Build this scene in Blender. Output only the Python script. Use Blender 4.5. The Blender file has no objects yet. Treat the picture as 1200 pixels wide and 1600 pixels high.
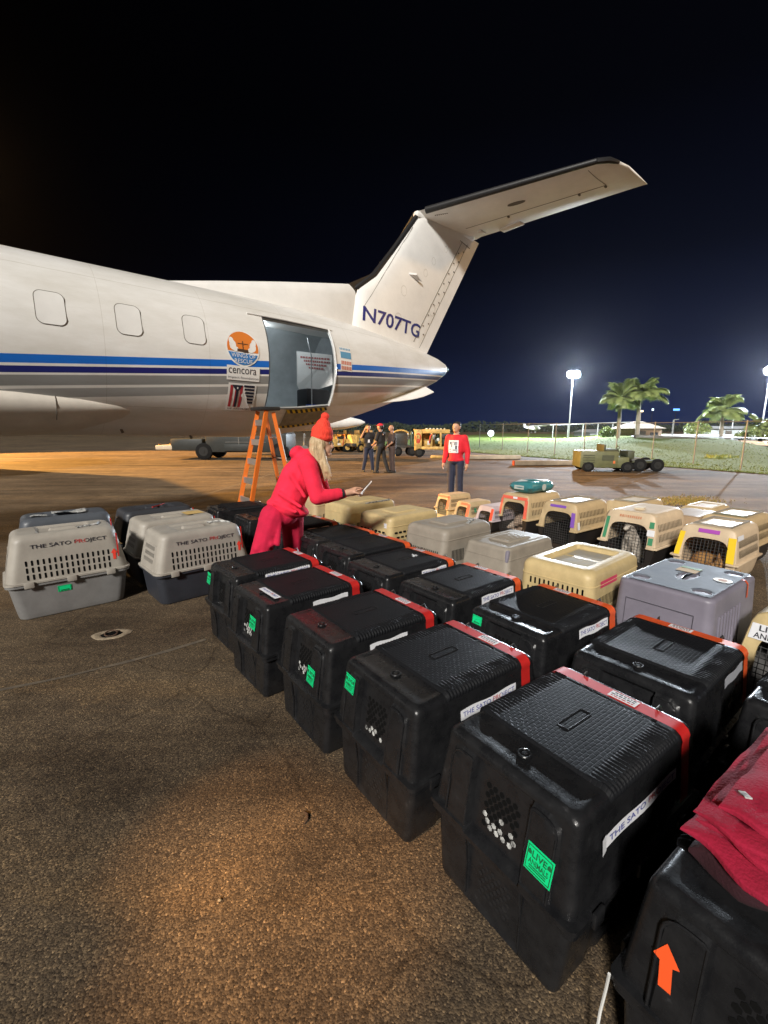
import bpy, bmesh, math, random
from mathutils import Vector, Matrix, noise
import mathutils
S = bpy.context.scene
COL = S.collection
R = math.radians
random.seed(7)
# ------------------------------------------------------------------ camera
FPX = 700.0
CH = 1.63
PITCH = math.atan(132 / FPX)
cd = bpy.data.cameras.new('camera'); cam = bpy.data.objects.new('camera', cd); COL.objects.link(cam)
cd.sensor_fit = 'HORIZONTAL'; cd.sensor_width = 36; cd.lens = 36 * FPX / 1200
cd.clip_start = .05; cd.clip_end = 2000
cam.location = (0, 0, CH); cam.rotation_euler = (math.pi / 2 - PITCH, 0, 0)
S.camera = cam
# ------------------------------------------------------------------ world
W = bpy.data.worlds.new('World'); S.world = W; W.use_nodes = True
nt = W.node_tree; nt.nodes.clear()
wo = nt.nodes.new('ShaderNodeOutputWorld'); bg = nt.nodes.new('ShaderNodeBackground')
tc = nt.nodes.new('ShaderNodeTexCoord'); sp = nt.nodes.new('ShaderNodeSeparateXYZ')
nt.links.new(tc.outputs['Generated'], sp.inputs[0])
el = nt.nodes.new('ShaderNodeValToRGB'); nt.links.new(sp.outputs['Z'], el.inputs[0])
def ramp(n, stops, interp='LINEAR'):
    e = n.color_ramp; e.interpolation = interp
    while len(e.elements) > 1: e.elements.remove(e.elements[-1])
    e.elements[0].position = stops[0][0]; e.elements[0].color = (*stops[0][1], 1)
    for p, c in stops[1:]:
        q = e.elements.new(p); q.color = (*c, 1)
ramp(el, [(0, (.014, .022, .066)), (.06, (.0115, .018, .054)), (.16, (.0055, .008, .024)), (.30, (.0022, .003, .008)), (.5, (.001, .0012, .0026)), (1, (.001, .001, .0016))])
az = nt.nodes.new('ShaderNodeMapRange'); az.inputs['From Min'].default_value = -.55; az.inputs['From Max'].default_value = .62
az.inputs['To Min'].default_value = .06; az.inputs['To Max'].default_value = 1.25
nt.links.new(sp.outputs['X'], az.inputs['Value'])
vm = nt.nodes.new('ShaderNodeMixRGB'); vm.blend_type = 'MULTIPLY'; vm.inputs[0].default_value = 1
nt.links.new(el.outputs[0], vm.inputs[1]); nt.links.new(az.outputs[0], vm.inputs[2])
nt.links.new(vm.outputs[0], bg.inputs['Color']); bg.inputs['Strength'].default_value = 1.0
nt.links.new(bg.outputs[0], wo.inputs[0])
# ------------------------------------------------------------------ lights (apron floodlights, added patch spots)
def aim(o, tgt):
    o.rotation_euler = (Vector(tgt) - o.location).to_track_quat('-Z', 'Y').to_euler()
def sun(name, d, strength, col, ang):
    l = bpy.data.lights.new(name, 'SUN'); o = bpy.data.objects.new(name, l); COL.objects.link(o)
    l.energy = strength; l.color = col; l.angle = R(ang); o.location = Vector(d) * 30; aim(o, (0, 0, 0)); return o
def spot(name, loc, tgt, watts, col, deg, blend=.5, size=.4):
    l = bpy.data.lights.new(name, 'SPOT'); o = bpy.data.objects.new(name, l); COL.objects.link(o)
    l.energy = watts; l.color = col; l.spot_size = R(deg); l.spot_blend = blend; l.shadow_soft_size = size
    o.location = loc; aim(o, tgt); return o
def point(name, loc, watts, col, size=.3):
    l = bpy.data.lights.new(name, 'POINT'); o = bpy.data.objects.new(name, l); COL.objects.link(o)
    l.energy = watts; l.color = col; l.shadow_soft_size = size; o.location = loc; return o
sun('apron_key_light', (-.28, -.84, .54), 4.9, (1, .955, .89), 8)
spot('sodium_flood_far', (-30, 34, 20), (1, 10, 0), 18000, (1, .56, .20), 66, .6, .6)
spot('sodium_flood_left', (-44, 30, 14), (-8, 23, 0), 360000, (1, .50, .12), 35, .4, .3)
spot('sodium_flood_right', (30, 2, 14), (7, 13, 0), 9000, (1, .58, .20), 48, .9, .6)
spot('amber_patch_spot', (-7, -6, 9), (-.30, 1.25, 0), 12000, (1, .52, .17), 4.8, 1, .03)  # added narrow spot that draws the amber patch on the near asphalt
spot('amber_patch_spot_gap', (-7.6, -5.6, 9), (-.66, 1.62, 0), 8500, (1, .52, .17), 3.3, 1, .03)  # second added spot, makes the amber patch less round
S.view_settings.view_transform = 'Standard'; S.view_settings.look = 'None'
S.view_settings.exposure = 0; S.view_settings.gamma = 1
S.render.engine = 'CYCLES'
S.cycles.max_bounces = 5; S.cycles.volume_bounces = 0
# ------------------------------------------------------------------ projection helpers
_c, _s = math.cos(PITCH), math.sin(PITCH)
def ray(x, y):
    px, py = (x - 600) / FPX, -(y - 800) / FPX
    return Vector((px, _c + py * _s, -_s + py * _c))
def at_z(x, y, z=0):
    r = ray(x, y); t = (z - CH) / r.z; return Vector((0, 0, CH)) + r * t
def at_y(x, y, Y):
    r = ray(x, y); return Vector((0, 0, CH)) + r * (Y / r.y)
# ------------------------------------------------------------------ materials
MATS = {}
def mat(name, col, rough=.6, metal=0, spec=.5, var=0, vscale=8, bump=0, bscale=40, emit=None, estr=0, coat=0, alpha=None, col2=None, detail=6, tex='noise', coord='Object', stretch=None, rvar=0, rnd=False):
    if name in MATS: return MATS[name]
    m = bpy.data.materials.new(name); m.use_nodes = True; n = m.node_tree; b = n.nodes['Principled BSDF']
    b.inputs['Base Color'].default_value = (*col, 1); b.inputs['Roughness'].default_value = rough
    b.inputs['Metallic'].default_value = metal; b.inputs['Specular IOR Level'].default_value = spec
    if coat: b.inputs['Coat Weight'].default_value = coat; b.inputs['Coat Roughness'].default_value = .12
    if emit: b.inputs['Emission Color'].default_value = (*emit, 1); b.inputs['Emission Strength'].default_value = estr
    t = n.nodes.new('ShaderNodeTexCoord'); src = t.outputs[coord]
    if rnd:
        oi = n.nodes.new('ShaderNodeObjectInfo'); vm_ = n.nodes.new('ShaderNodeVectorMath'); vm_.operation = 'SCALE'; vm_.inputs[0].default_value = (7, 11, 5); n.links.new(oi.outputs['Random'], vm_.inputs['Scale'])
        va_ = n.nodes.new('ShaderNodeVectorMath'); n.links.new(src, va_.inputs[0]); n.links.new(vm_.outputs[0], va_.inputs[1]); src = va_.outputs[0]
    if stretch:
        mp = n.nodes.new('ShaderNodeMapping'); mp.inputs['Scale'].default_value = stretch; n.links.new(src, mp.inputs[0]); src = mp.outputs[0]
    if var or col2 or rvar:
        ns = n.nodes.new('ShaderNodeTexNoise'); ns.inputs['Scale'].default_value = vscale; ns.inputs['Detail'].default_value = detail; ns.inputs['Roughness'].default_value = .65
        n.links.new(src, ns.inputs['Vector'])
        cr = n.nodes.new('ShaderNodeValToRGB')
        c2 = col2 or tuple(min(1, c * (1 + var)) for c in col); c1 = col if col2 else tuple(c * (1 - var) for c in col)
        ramp(cr, [(.32, c1), (.68, c2)]); n.links.new(ns.outputs['Fac'], cr.inputs[0])
        if var or col2: n.links.new(cr.outputs[0], b.inputs['Base Color'])
        if rvar:
            mr = n.nodes.new('ShaderNodeMapRange'); mr.inputs['From Min'].default_value = .3; mr.inputs['From Max'].default_value = .7
            mr.inputs['To Min'].default_value = max(.02, rough - rvar); mr.inputs['To Max'].default_value = min(1, rough + rvar)
            n.links.new(ns.outputs['Fac'], mr.inputs['Value']); n.links.new(mr.outputs[0], b.inputs['Roughness'])
    if bump:
        if tex == 'voronoi':
            bt = n.nodes.new('ShaderNodeTexVoronoi'); out = 'Distance'
        else:
            bt = n.nodes.new('ShaderNodeTexNoise'); bt.inputs['Detail'].default_value = 5; out = 'Fac'
        bt.inputs['Scale'].default_value = bscale; n.links.new(src, bt.inputs['Vector'])
        bp = n.nodes.new('ShaderNodeBump'); bp.inputs['Strength'].default_value = bump; bp.inputs['Distance'].default_value = .01
        n.links.new(bt.outputs[out], bp.inputs['Height']); n.links.new(bp.outputs[0], b.inputs['Normal'])
    if rnd and (var or col2):
        q = cr.color_ramp.elements.new(.80); q.color = (.055, .055, .058, 1)
    MATS[name] = m; return m
BLACK = mat('black_crate_plastic', (.0080, .0083, .0095), .29, spec=.35, col2=(.0150, .0153, .0165), vscale=16, rnd=True, bump=.10, bscale=160, rvar=.10)
BLACKTEX = mat('black_ridged_plastic', (.010, .0105, .012), .50, spec=.06, rvar=.06, vscale=9)
def brick_bump(m, sc):  # BRICKBUMP: moulded grid on the roof panels
    n = m.node_tree; b = n.nodes['Principled BSDF']; t = n.nodes.new('ShaderNodeTexCoord'); bt = n.nodes.new('ShaderNodeTexBrick'); bt.inputs['Scale'].default_value = sc
    bt.inputs['Color1'].default_value = (1, 1, 1, 1); bt.inputs['Color2'].default_value = (.8, .8, .8, 1); bt.inputs['Mortar'].default_value = (0, 0, 0, 1); bt.inputs['Mortar Size'].default_value = .09; bt.inputs['Mortar Smooth'].default_value = 1
    bt.inputs['Brick Width'].default_value = .9; bt.inputs['Row Height'].default_value = .5
    n.links.new(t.outputs['Object'], bt.inputs['Vector']); bp = n.nodes.new('ShaderNodeBump'); bp.inputs['Strength'].default_value = .26; bp.inputs['Distance'].default_value = .004
    n.links.new(bt.outputs['Color'], bp.inputs['Height']); n.links.new(bp.outputs[0], b.inputs['Normal'])
brick_bump(BLACKTEX, 34)
DARKHOLE = mat('dark_opening', (.004, .004, .004), .9, spec=.1)
WHITEPAD = mat('white_bedding', (.05, .05, .05), .8, col2=(.62, .63, .61), vscale=42, detail=2)
REDTAPE = mat('red_tape', (.46, .016, .014), .5, var=.15, vscale=12)
REDTAPE_LIT = mat('amber_lit_red_tape', (.62, .085, .02), .45, var=.15, vscale=12)  # same red tape with amber light put into its colour
WHITETAPE = mat('white_label', (.70, .71, .74), .6, var=.06, vscale=30)
INKBLUE = mat('blue_marker', (.035, .05, .28), .7)
INKBLACK = mat('black_marker', (.02, .02, .03), .7)
INKRED = mat('red_marker', (.45, .03, .03), .7)
GREENST = mat('green_sticker', (.0, .62, .22), .5, var=.05, vscale=30)
DKGREEN = mat('dark_green_print', (.005, .12, .04), .6)
ARROWM = mat('orange_red_sticker', (.85, .10, .02), .5)
ARROWR = mat('red_sticker', (.75, .05, .03), .5)
METAL = mat('galvanised_metal', (.55, .56, .57), .35, 1, var=.2, vscale=30)
WIRE = mat('dark_wire', (.10, .10, .10), .45, .6)
TAN = mat('tan_crate_plastic', (.46, .345, .195), .5, var=.12, vscale=7, bump=.05, bscale=120)
TANY = mat('yellow_tan_plastic', (.52, .40, .20), .5, var=.14, vscale=6, bump=.05, bscale=120)
TANG = mat('grey_tan_plastic', (.27, .238, .195), .55, var=.14, vscale=6, bump=.05, bscale=120)
TAUPE = mat('taupe_crate_plastic', (.33, .305, .265), .5, var=.1, vscale=7, bump=.05, bscale=120)
GREYP = mat('grey_crate_plastic', (.185, .182, .178), .5, var=.12, vscale=7, bump=.05, bscale=120)
SLATE = mat('slate_crate_plastic', (.028, .031, .040), .45, var=.15, vscale=7)
LILAC = mat('lilac_grey_plastic', (.19, .175, .215), .45, var=.12, vscale=5, bump=.04, bscale=90)
BLUEGREYTOP = mat('worn_sky_tinted_plastic', (.085, .10, .13), .62, spec=.3, col2=(.17, .19, .22), vscale=9, rvar=.08)  # blue-grey sky reflection put into the lid colour
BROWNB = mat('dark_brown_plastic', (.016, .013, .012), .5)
PURPLE = mat('purple_tape', (.20, .08, .42), .5); MAGENTA = mat('magenta_tape', (.38, .07, .42), .5)
GREENT = mat('green_tape', (.05, .24, .12), .5); YELLT = mat('yellow_tape', (.80, .55, .02), .5); PINKT = mat('salmon_tape', (.72, .13, .08), .5)
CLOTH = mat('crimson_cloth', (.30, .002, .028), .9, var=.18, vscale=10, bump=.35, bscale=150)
CLOTH_SHADE = mat('shaded_crimson_cloth', (.022, .001, .005), .9, var=.2, vscale=10, bump=.35, bscale=150)  # crimson darkened in colour for the shaded side of the pile
# ------------------------------------------------------------------ object helpers
def finish(name, bm, mats, parent=None, smooth=True, angle=40, recalc=True):
    if recalc: bmesh.ops.recalc_face_normals(bm, faces=bm.faces)
    me = bpy.data.meshes.new(name); bm.to_mesh(me); bm.free()
    for m in (mats if isinstance(mats, (list, tuple)) else [mats]): me.materials.append(m)
    if smooth:
        for p in me.polygons: p.use_smooth = True
        me.set_sharp_from_angle(angle=R(angle))
    return place(name, me, parent)
def place(name, me, parent=None):
    o = bpy.data.objects.new(name, me); COL.objects.link(o)
    if parent: o.parent = parent
    return o
def empty(name, loc=(0, 0, 0), rz=0):
    o = bpy.data.objects.new(name, None); COL.objects.link(o); o.location = loc; o.rotation_euler = (0, 0, rz); o.empty_display_size = .1; return o
def tag(o, label=None, cat=None, group=None, kind=None):
    if label: o['label'] = label
    if cat: o['category'] = cat
    if group: o['group'] = group
    if kind: o['kind'] = kind
    return o
def box(bm, c, s, rot=None, bev=0, mi=0):
    r = bmesh.ops.create_cube(bm, size=1)
    vs = r['verts']
    fs = set(f for v in vs for f in v.link_faces)
    for v in vs:
        v.co = Vector((v.co.x * s[0], v.co.y * s[1], v.co.z * s[2]))
    if bev:
        es = list(set(e for v in vs for e in v.link_edges))
        g = bmesh.ops.bevel(bm, geom=es, offset=bev, segments=2, affect='EDGES', profile=.5)
        vs = list(set(v for f in g['faces'] for v in f.verts) | set(v for v in vs if v.is_valid)); fs = set(f for v in vs for f in v.link_faces)
    M = Matrix.Translation(Vector(c)) @ (rot.to_4x4() if rot else Matrix())
    for v in vs: v.co = M @ v.co
    for f in fs:
        if f.is_valid: f.material_index = mi
def bar(bm, p0, p1, w, h=None, mi=0, bev=0):
    p0, p1 = Vector(p0), Vector(p1); d = p1 - p0; h = h or w
    q = d.to_track_quat('Z', 'Y').to_matrix()
    box(bm, (p0 + p1) / 2, (w, h, d.length), q, bev, mi)
def tube(bm, pts, r, n=8, caps=True, mi=0, closed=False):
    pts = [Vector(p) for p in pts]; rs = r if isinstance(r, (list, tuple)) else [r] * len(pts)
    rings = []; prev = None
    for i, p in enumerate(pts):
        if closed: t = pts[(i + 1) % len(pts)] - pts[i - 1]
        else: t = (pts[min(i + 1, len(pts) - 1)] - pts[max(i - 1, 0)])
        t = t.normalized() if t.length > 1e-9 else Vector((0, 0, 1))
        if prev is None:
            a = t.orthogonal().normalized()
        else:
            a = prev - t * prev.dot(t); a = a.normalized() if a.length > 1e-6 else t.orthogonal().normalized()
        prev = a; b = t.cross(a)
        rings.append([bm.verts.new(p + (a * math.cos(2 * math.pi * k / n) + b * math.sin(2 * math.pi * k / n)) * rs[i]) for k in range(n)])
    m = len(rings)
    for i in range(m if closed else m - 1):
        A, B = rings[i], rings[(i + 1) % m]
        for k in range(n):
            f = bm.faces.new((A[k], A[(k + 1) % n], B[(k + 1) % n], B[k])); f.material_index = mi
    if caps and not closed:
        f = bm.faces.new(rings[0][::-1]); f.material_index = mi
        f = bm.faces.new(rings[-1]); f.material_index = mi
def grid(bm, nu, nv, fn, mi=0):
    V = [[bm.verts.new(fn(i / nu, j / nv)) for j in range(nv + 1)] for i in range(nu + 1)]
    for i in range(nu):
        for j in range(nv):
            f = bm.faces.new((V[i][j], V[i + 1][j], V[i + 1][j + 1], V[i][j + 1])); f.material_index = mi
    return V
def disc(bm, c, n, r, seg=6, mi=0, sx=None, up=None, th=0):
    """flat polygon with normal n; sx gives an elongated slot (r along side, sx along up)"""
    c, n = Vector(c), Vector(n).normalized(); up = Vector(up) if up else Vector((0, 0, 1))
    up = (up - n * up.dot(n)).normalized(); s = up.cross(n)
    pts = []
    for k in range(seg):
        a = 2 * math.pi * (k + .5) / seg
        x, y = r * math.cos(a), r * math.sin(a)
        if sx: y += math.copysign(sx - r, y)
        pts.append(c + s * x + up * y)
    f = bm.faces.new([bm.verts.new(p) for p in pts]); f.material_index = mi
def prism(bm, pts, d, mi=0):
    """closed polygon extruded by vector d"""
    d = Vector(d); a = [bm.verts.new(Vector(p)) for p in pts]; b = [bm.verts.new(Vector(p) + d) for p in pts]; n = len(a)
    for f in [bm.faces.new(a[::-1]), bm.faces.new(b)] + [bm.faces.new((a[i], a[(i + 1) % n], b[(i + 1) % n], b[i])) for i in range(n)]: f.material_index = mi
def loft(bm, rings, cap0=True, cap1=True, mi=0):
    V = [[bm.verts.new(Vector(p)) for p in r] for r in rings]; n = len(V[0])
    for A, B in zip(V, V[1:]):
        for k in range(n):
            f = bm.faces.new((A[k], A[(k + 1) % n], B[(k + 1) % n], B[k])); f.material_index = mi
    if cap0: bm.faces.new(V[0][::-1]).material_index = mi
    if cap1: bm.faces.new(V[-1]).material_index = mi
    return V
_tx = {}
def text_geo(s, bold=0):
    if (s, bold) in _tx: return _tx[(s, bold)]
    c = bpy.data.curves.new('t', 'FONT'); c.body = s; c.size = 1; c.align_x = 'CENTER'; c.align_y = 'CENTER'; c.resolution_u = 3; c.offset = bold
    o = bpy.data.objects.new('t', c); COL.objects.link(o); bpy.context.view_layer.update()
    me = bpy.data.meshes.new_from_object(o.evaluated_get(bpy.context.evaluated_depsgraph_get()))
    g = ([tuple(v.co) for v in me.vertices], [tuple(p.vertices) for p in me.polygons])
    bpy.data.objects.remove(o); bpy.data.curves.remove(c); bpy.data.meshes.remove(me); _tx[(s, bold)] = g; return g
def text(bm, s, width, height, fn, mi=0, bold=.0, split=None):
    """write s fitted to width x height; fn maps centred (x, y) to a point. split: mi by x fraction list"""
    vs, fs = text_geo(s, bold)
    x0, x1 = min(v[0] for v in vs), max(v[0] for v in vs); y0, y1 = min(v[1] for v in vs), max(v[1] for v in vs)
    V = []
    fx = []
    for v in vs:
        a = (v[0] - x0) / (x1 - x0); b = (v[1] - y0) / (y1 - y0); fx.append(a)
        V.append(bm.verts.new(fn((a - .5) * width, (b - .5) * height)))
    for f in fs:
        try: q = bm.faces.new([V[i] for i in f])
        except ValueError: continue
        q.material_index = mi
        if split:
            a = sum(fx[i] for i in f) / len(f)
            for lo, hi, m2 in split:
                if lo <= a < hi: q.material_index = m2
def blob(name, prims, voxel, m, parent=None, smooth=3):
    """capsules (p0,r0,p1,r1) and ellipsoids (c,(rx,ry,rz)) fused into one continuous skin"""
    bm = bmesh.new()
    for p in prims:
        if len(p) == 2:
            r = bmesh.ops.create_icosphere(bm, subdivisions=3, radius=1)
            for v in r['verts']: v.co = Vector(p[0]) + Vector((v.co.x * p[1][0], v.co.y * p[1][1], v.co.z * p[1][2]))
        elif len(p) == 3:
            r = bmesh.ops.create_icosphere(bm, subdivisions=3, radius=1); M = p[2]
            for v in r['verts']: v.co = Vector(p[0]) + M @ Vector((v.co.x * p[1][0], v.co.y * p[1][1], v.co.z * p[1][2]))
        else:
            p0, r0, p1, r1 = Vector(p[0]), p[1], Vector(p[2]), p[3]; d = p1 - p0
            if d.length < 1e-6: continue
            t = d.normalized(); a = t.orthogonal().normalized(); b = t.cross(a); rings = []
            for k in range(4): 
                q = k / 4 * math.pi / 2; rings.append((p0 - t * r0 * math.cos(q), r0 * math.sin(q) + 1e-4))
            rings.append((p0, r0)); rings.append((p1, r1))
            for k in range(3, -1, -1):
                q = k / 4 * math.pi / 2; rings.append((p1 + t * r1 * math.cos(q), r1 * math.sin(q) + 1e-4))
            loft(bm, [[c + (a * math.cos(2 * math.pi * j / 12) + b * math.sin(2 * math.pi * j / 12)) * r for j in range(12)] for c, r in rings])
    bmesh.ops.recalc_face_normals(bm, faces=bm.faces)
    me = bpy.data.meshes.new(name + '_raw'); bm.to_mesh(me); bm.free()
    o = bpy.data.objects.new('raw', me); COL.objects.link(o)
    rm = o.modifiers.new('r', 'REMESH'); rm.mode = 'VOXEL'; rm.voxel_size = voxel
    sm = o.modifiers.new('s', 'SMOOTH'); sm.factor = .5; sm.iterations = smooth
    bpy.context.view_layer.update()
    m2 = bpy.data.meshes.new_from_object(o.evaluated_get(bpy.context.evaluated_depsgraph_get()))
    bpy.data.objects.remove(o); bpy.data.meshes.remove(me); m2.name = name
    m2.materials.clear(); m2.materials.append(m)
    for p in m2.polygons: p.use_smooth = True
    return place(name, m2, parent)
def lerp(tab, x):
    if x <= tab[0][0]: return tab[0][1:]
    for a, b in zip(tab, tab[1:]):
        if x <= b[0]:
            t = (x - a[0]) / (b[0] - a[0]); return tuple(p + (q - p) * t for p, q in zip(a[1:], b[1:]))
    return tab[-1][1:]
def sstep(a, b, x):
    t = max(0, min(1, (x - a) / (b - a))); return t * t * (3 - 2 * t)

def split_mesh(me):
    """loose pieces of a mesh as separate meshes"""
    bm = bmesh.new(); bm.from_mesh(me); bm.verts.ensure_lookup_table(); seen = set(); comps = []
    for v in bm.verts:
        if v.index in seen: continue
        st = [v]; seen.add(v.index); c = []
        while st:
            q = st.pop(); c.append(q.index)
            for e in q.link_edges:
                o = e.other_vert(q)
                if o.index not in seen: seen.add(o.index); st.append(o)
        comps.append(set(c))
    bm.free(); out = []
    for c in comps:
        b = bmesh.new(); b.from_mesh(me); bmesh.ops.delete(b, geom=[v for v in b.verts if v.index not in c], context='VERTS')
        m = me.copy(); b.to_mesh(m); b.free(); out.append(m)
    return out
def pieces(o, name):
    """replace a mesh object by one object per loose piece, under the same parent"""
    par, me = o.parent, o.data; bpy.data.objects.remove(o)
    return [place(name, m, par) for m in split_mesh(me)]
# ================================================================== SETTING
def asphalt():
    m = bpy.data.materials.new('asphalt'); m.use_nodes = True; n = m.node_tree; b = n.nodes['Principled BSDF']
    t = n.nodes.new('ShaderNodeTexCoord')
    def noi(sc, det=5, ro=.6, st=None):
        q = n.nodes.new('ShaderNodeTexNoise'); q.inputs['Scale'].default_value = sc; q.inputs['Detail'].default_value = det; q.inputs['Roughness'].default_value = ro
        s = t.outputs['Object']
        if st:
            mp = n.nodes.new('ShaderNodeMapping'); mp.inputs['Scale'].default_value = st; mp.inputs['Rotation'].default_value = (0, 0, R(-12)); n.links.new(s, mp.inputs[0]); s = mp.outputs[0]
        n.links.new(s, q.inputs['Vector']); return q.outputs['Fac']
    def rp(f, stops):
        q = n.nodes.new('ShaderNodeValToRGB'); ramp(q, stops); n.links.new(f, q.inputs[0]); return q.outputs[0]
    def mix(a, bb, fac=1, mode='MULTIPLY'):
        q = n.nodes.new('ShaderNodeMixRGB'); q.blend_type = mode; q.inputs[0].default_value = fac
        n.links.new(a, q.inputs[1]); n.links.new(bb, q.inputs[2]); return q.outputs[0]
    vo = n.nodes.new('ShaderNodeTexVoronoi'); vo.inputs['Scale'].default_value = 170; n.links.new(t.outputs['Object'], vo.inputs['Vector'])
    stone = rp(vo.outputs['Color'], [(0, (.032, .025, .019)), (.45, (.074, .058, .042)), (.8, (.145, .110, .072)), (1, (.32, .24, .15))])
    big = rp(noi(.22, 4, .6), [(.3, (.86, .83, .81)), (.7, (1.4, 1.36, 1.27))])
    mid = rp(noi(2.3, 6, .7), [(.3, (.70, .68, .68)), (.7, (1.25, 1.22, 1.16))])
    streak = rp(noi(.5, 5, .65, (.35, 2.2, 1)), [(.36, (.48, .45, .43)), (.52, (1, 1, 1)), (.72, (1.6, 1.45, 1.2))])
    stain = rp(noi(.8, 7, .72), [(.30, (.42, .41, .41)), (.46, (1, 1, 1))])
    pale = rp(noi(1.3, 8, .75, (1, 1, 1)), [(.60, (1, 1, 1)), (.72, (1.5, 1.4, 1.2))])
    cv = n.nodes.new('ShaderNodeTexVoronoi'); cv.feature = 'DISTANCE_TO_EDGE'; cv.inputs['Scale'].default_value = .7
    wn = n.nodes.new('ShaderNodeTexNoise'); wn.inputs['Scale'].default_value = 1.7; wn.inputs['Detail'].default_value = 6; n.links.new(t.outputs['Object'], wn.inputs['Vector'])
    wm = n.nodes.new('ShaderNodeMixRGB'); wm.inputs[0].default_value = .22; n.links.new(t.outputs['Object'], wm.inputs[1]); n.links.new(wn.outputs['Color'], wm.inputs[2]); n.links.new(wm.outputs[0], cv.inputs['Vector'])
    crack = rp(cv.outputs['Distance'], [(0, (.66, .64, .62)), (.006, (1, 1, 1))])
    c = mix(mix(mix(mix(mix(mix(stone, big), mid), streak), stain), pale), crack)
    n.links.new(c, b.inputs['Base Color']); b.inputs['Roughness'].default_value = .82; b.inputs['Specular IOR Level'].default_value = .18
    h = n.nodes.new('ShaderNodeMath'); h.operation = 'ADD'
    fine = noi(95, 4, .7); n.links.new(fine, h.inputs[0])
    vd = n.nodes.new('ShaderNodeMath'); vd.operation = 'MULTIPLY'; vd.inputs[1].default_value = -.9; n.links.new(vo.outputs['Distance'], vd.inputs[0]); n.links.new(vd.outputs[0], h.inputs[1])
    bp = n.nodes.new('ShaderNodeBump'); bp.inputs['Strength'].default_value = .42; bp.inputs['Distance'].default_value = .005
    n.links.new(h.outputs[0], bp.inputs['Height']); n.links.new(bp.outputs[0], b.inputs['Normal'])
    return m
bm = bmesh.new()
grid(bm, 40, 40, lambda u, v: Vector((-300 + 600 * u, -60 + 460 * v, 0)))
tag(finish('apron', bm, asphalt(), smooth=False), kind='structure')
# faded joint line and a long pale scuff on the apron
JOINT = mat('faded_joint_sealant', (.16, .125, .085), .85, col2=(.07, .058, .045), vscale=18, detail=8)
def strip(name, pts, w, m, z=.004, jag=.008):
    bm = bmesh.new(); rows = []
    P = []
    for a, b in zip(pts, pts[1:]):
        k = max(1, int((b - a).length / .12))
        P += [a.lerp(b, i / k) for i in range(k)]
    P.append(pts[-1])
    for i, p in enumerate(P):
        t = (P[min(i + 1, len(P) - 1)] - P[max(0, i - 1)]).normalized(); s = Vector((-t.y, t.x, 0))
        e = w * .5
        rows.append((bm.verts.new((p + s * (e + random.uniform(-jag, jag))) * 1 + Vector((0, 0, z))), bm.verts.new(p - s * (e + random.uniform(-jag, jag)) + Vector((0, 0, z)))))
    for a, b in zip(rows, rows[1:]): bm.faces.new((a[0], b[0], b[1], a[1]))
    return tag(finish(name, bm, m, smooth=False), kind='structure')
strip('apron_joint', [at_z(-60, 1092), at_z(110, 1056), at_z(232, 1026), at_z(322, 1000)], .035, JOINT)
strip('apron_joint', [at_z(40, 860), at_z(420, 742), at_z(560, 715)], .06, JOINT)
# sunken tie-down point
r0 = at_z(174, 992)
t = empty('tie_down_point', r0, .3); tag(t, 'small worn tie-down recess with a metal ring set in the bare asphalt', 'tie-down')
bm = bmesh.new(); rings = []
for rr, z in [(.115, .003), (.10, .012), (.075, .010), (.062, .004)]:
    rings.append([Vector((rr * 1.25 * math.cos(a) * (1 + .12 * math.sin(3 * a)), rr * .8 * math.sin(a), z)) for a in [2 * math.pi * k / 24 for k in range(24)]])
loft(bm, rings, cap0=False, cap1=False); finish('collar', bm, mat('pale_concrete_patch', (.24, .19, .13), .9, var=.3, vscale=30, bump=.4, bscale=60), t)
bm = bmesh.new(); disc(bm, (0, 0, .005), (0, 0, 1), .072, 20, up=(0, 1, 0)); finish('recess', bm, DARKHOLE, t, smooth=False)
bm = bmesh.new(); tube(bm, [(.045 * math.cos(a), .03 * math.sin(a), .014 + .012 * math.sin(a)) for a in [2 * math.pi * k / 16 for k in range(16)]], .006, 6, closed=True); finish('ring', bm, mat('rusty_metal', (.10, .06, .04), .7, .5), t)
# grass strip beyond the apron: a low bank that rises to the fence and road
edge = [at_z(x, y) for x, y in [(560, 694), (700, 704), (800, 712), (905, 720), (1000, 727), (1100, 734), (1240, 745), (1500, 764)]]
def edge_pt(f):
    f *= len(edge) - 1; i = min(int(f), len(edge) - 2); return edge[i].lerp(edge[i + 1], f - i)
def bank(f, g):
    e = edge_pt(f); d = Vector((.42, .91, 0))
    dist = 75 * g ** 1.6
    h = .02 + .75 * sstep(1, 24, dist) * (.25 + .75 * sstep(.25, .7, f)) + .04 * noise.noise((e.x * .4 + dist * .3, dist * .35, 0)) * sstep(.5, 3, dist)
    return e + d * dist + Vector((0, 0, h))
GRASSM = mat('mown_grass', (.10, .14, .036), .95, col2=(.125, .165, .046), vscale=.9, bump=.8, bscale=25, spec=.1)
bm = bmesh.new(); grid(bm, 60, 36, lambda u, v: bank(u, v)); o = finish('grass_verge', bm, GRASSM); tag(o, kind='structure')
bm = bmesh.new(); rg = random.Random(3)
for i in range(16000):
    f, g = rg.random(), rg.random() ** 1.2 * .62
    p = bank(f, g); hgt = rg.uniform(.015, .042) * (1.6 if noise.noise(p * .35) > .25 else 1); a = rg.random() * 6.28
    s = Vector((math.cos(a), math.sin(a), 0)) * .022; l = Vector((rg.uniform(-.05, .05), rg.uniform(-.05, .05), hgt))
    bm.faces.new([bm.verts.new(p - s), bm.verts.new(p + s), bm.verts.new(p + l)])
tag(finish('grass', bm, GRASSM, smooth=False), kind='stuff')
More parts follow.
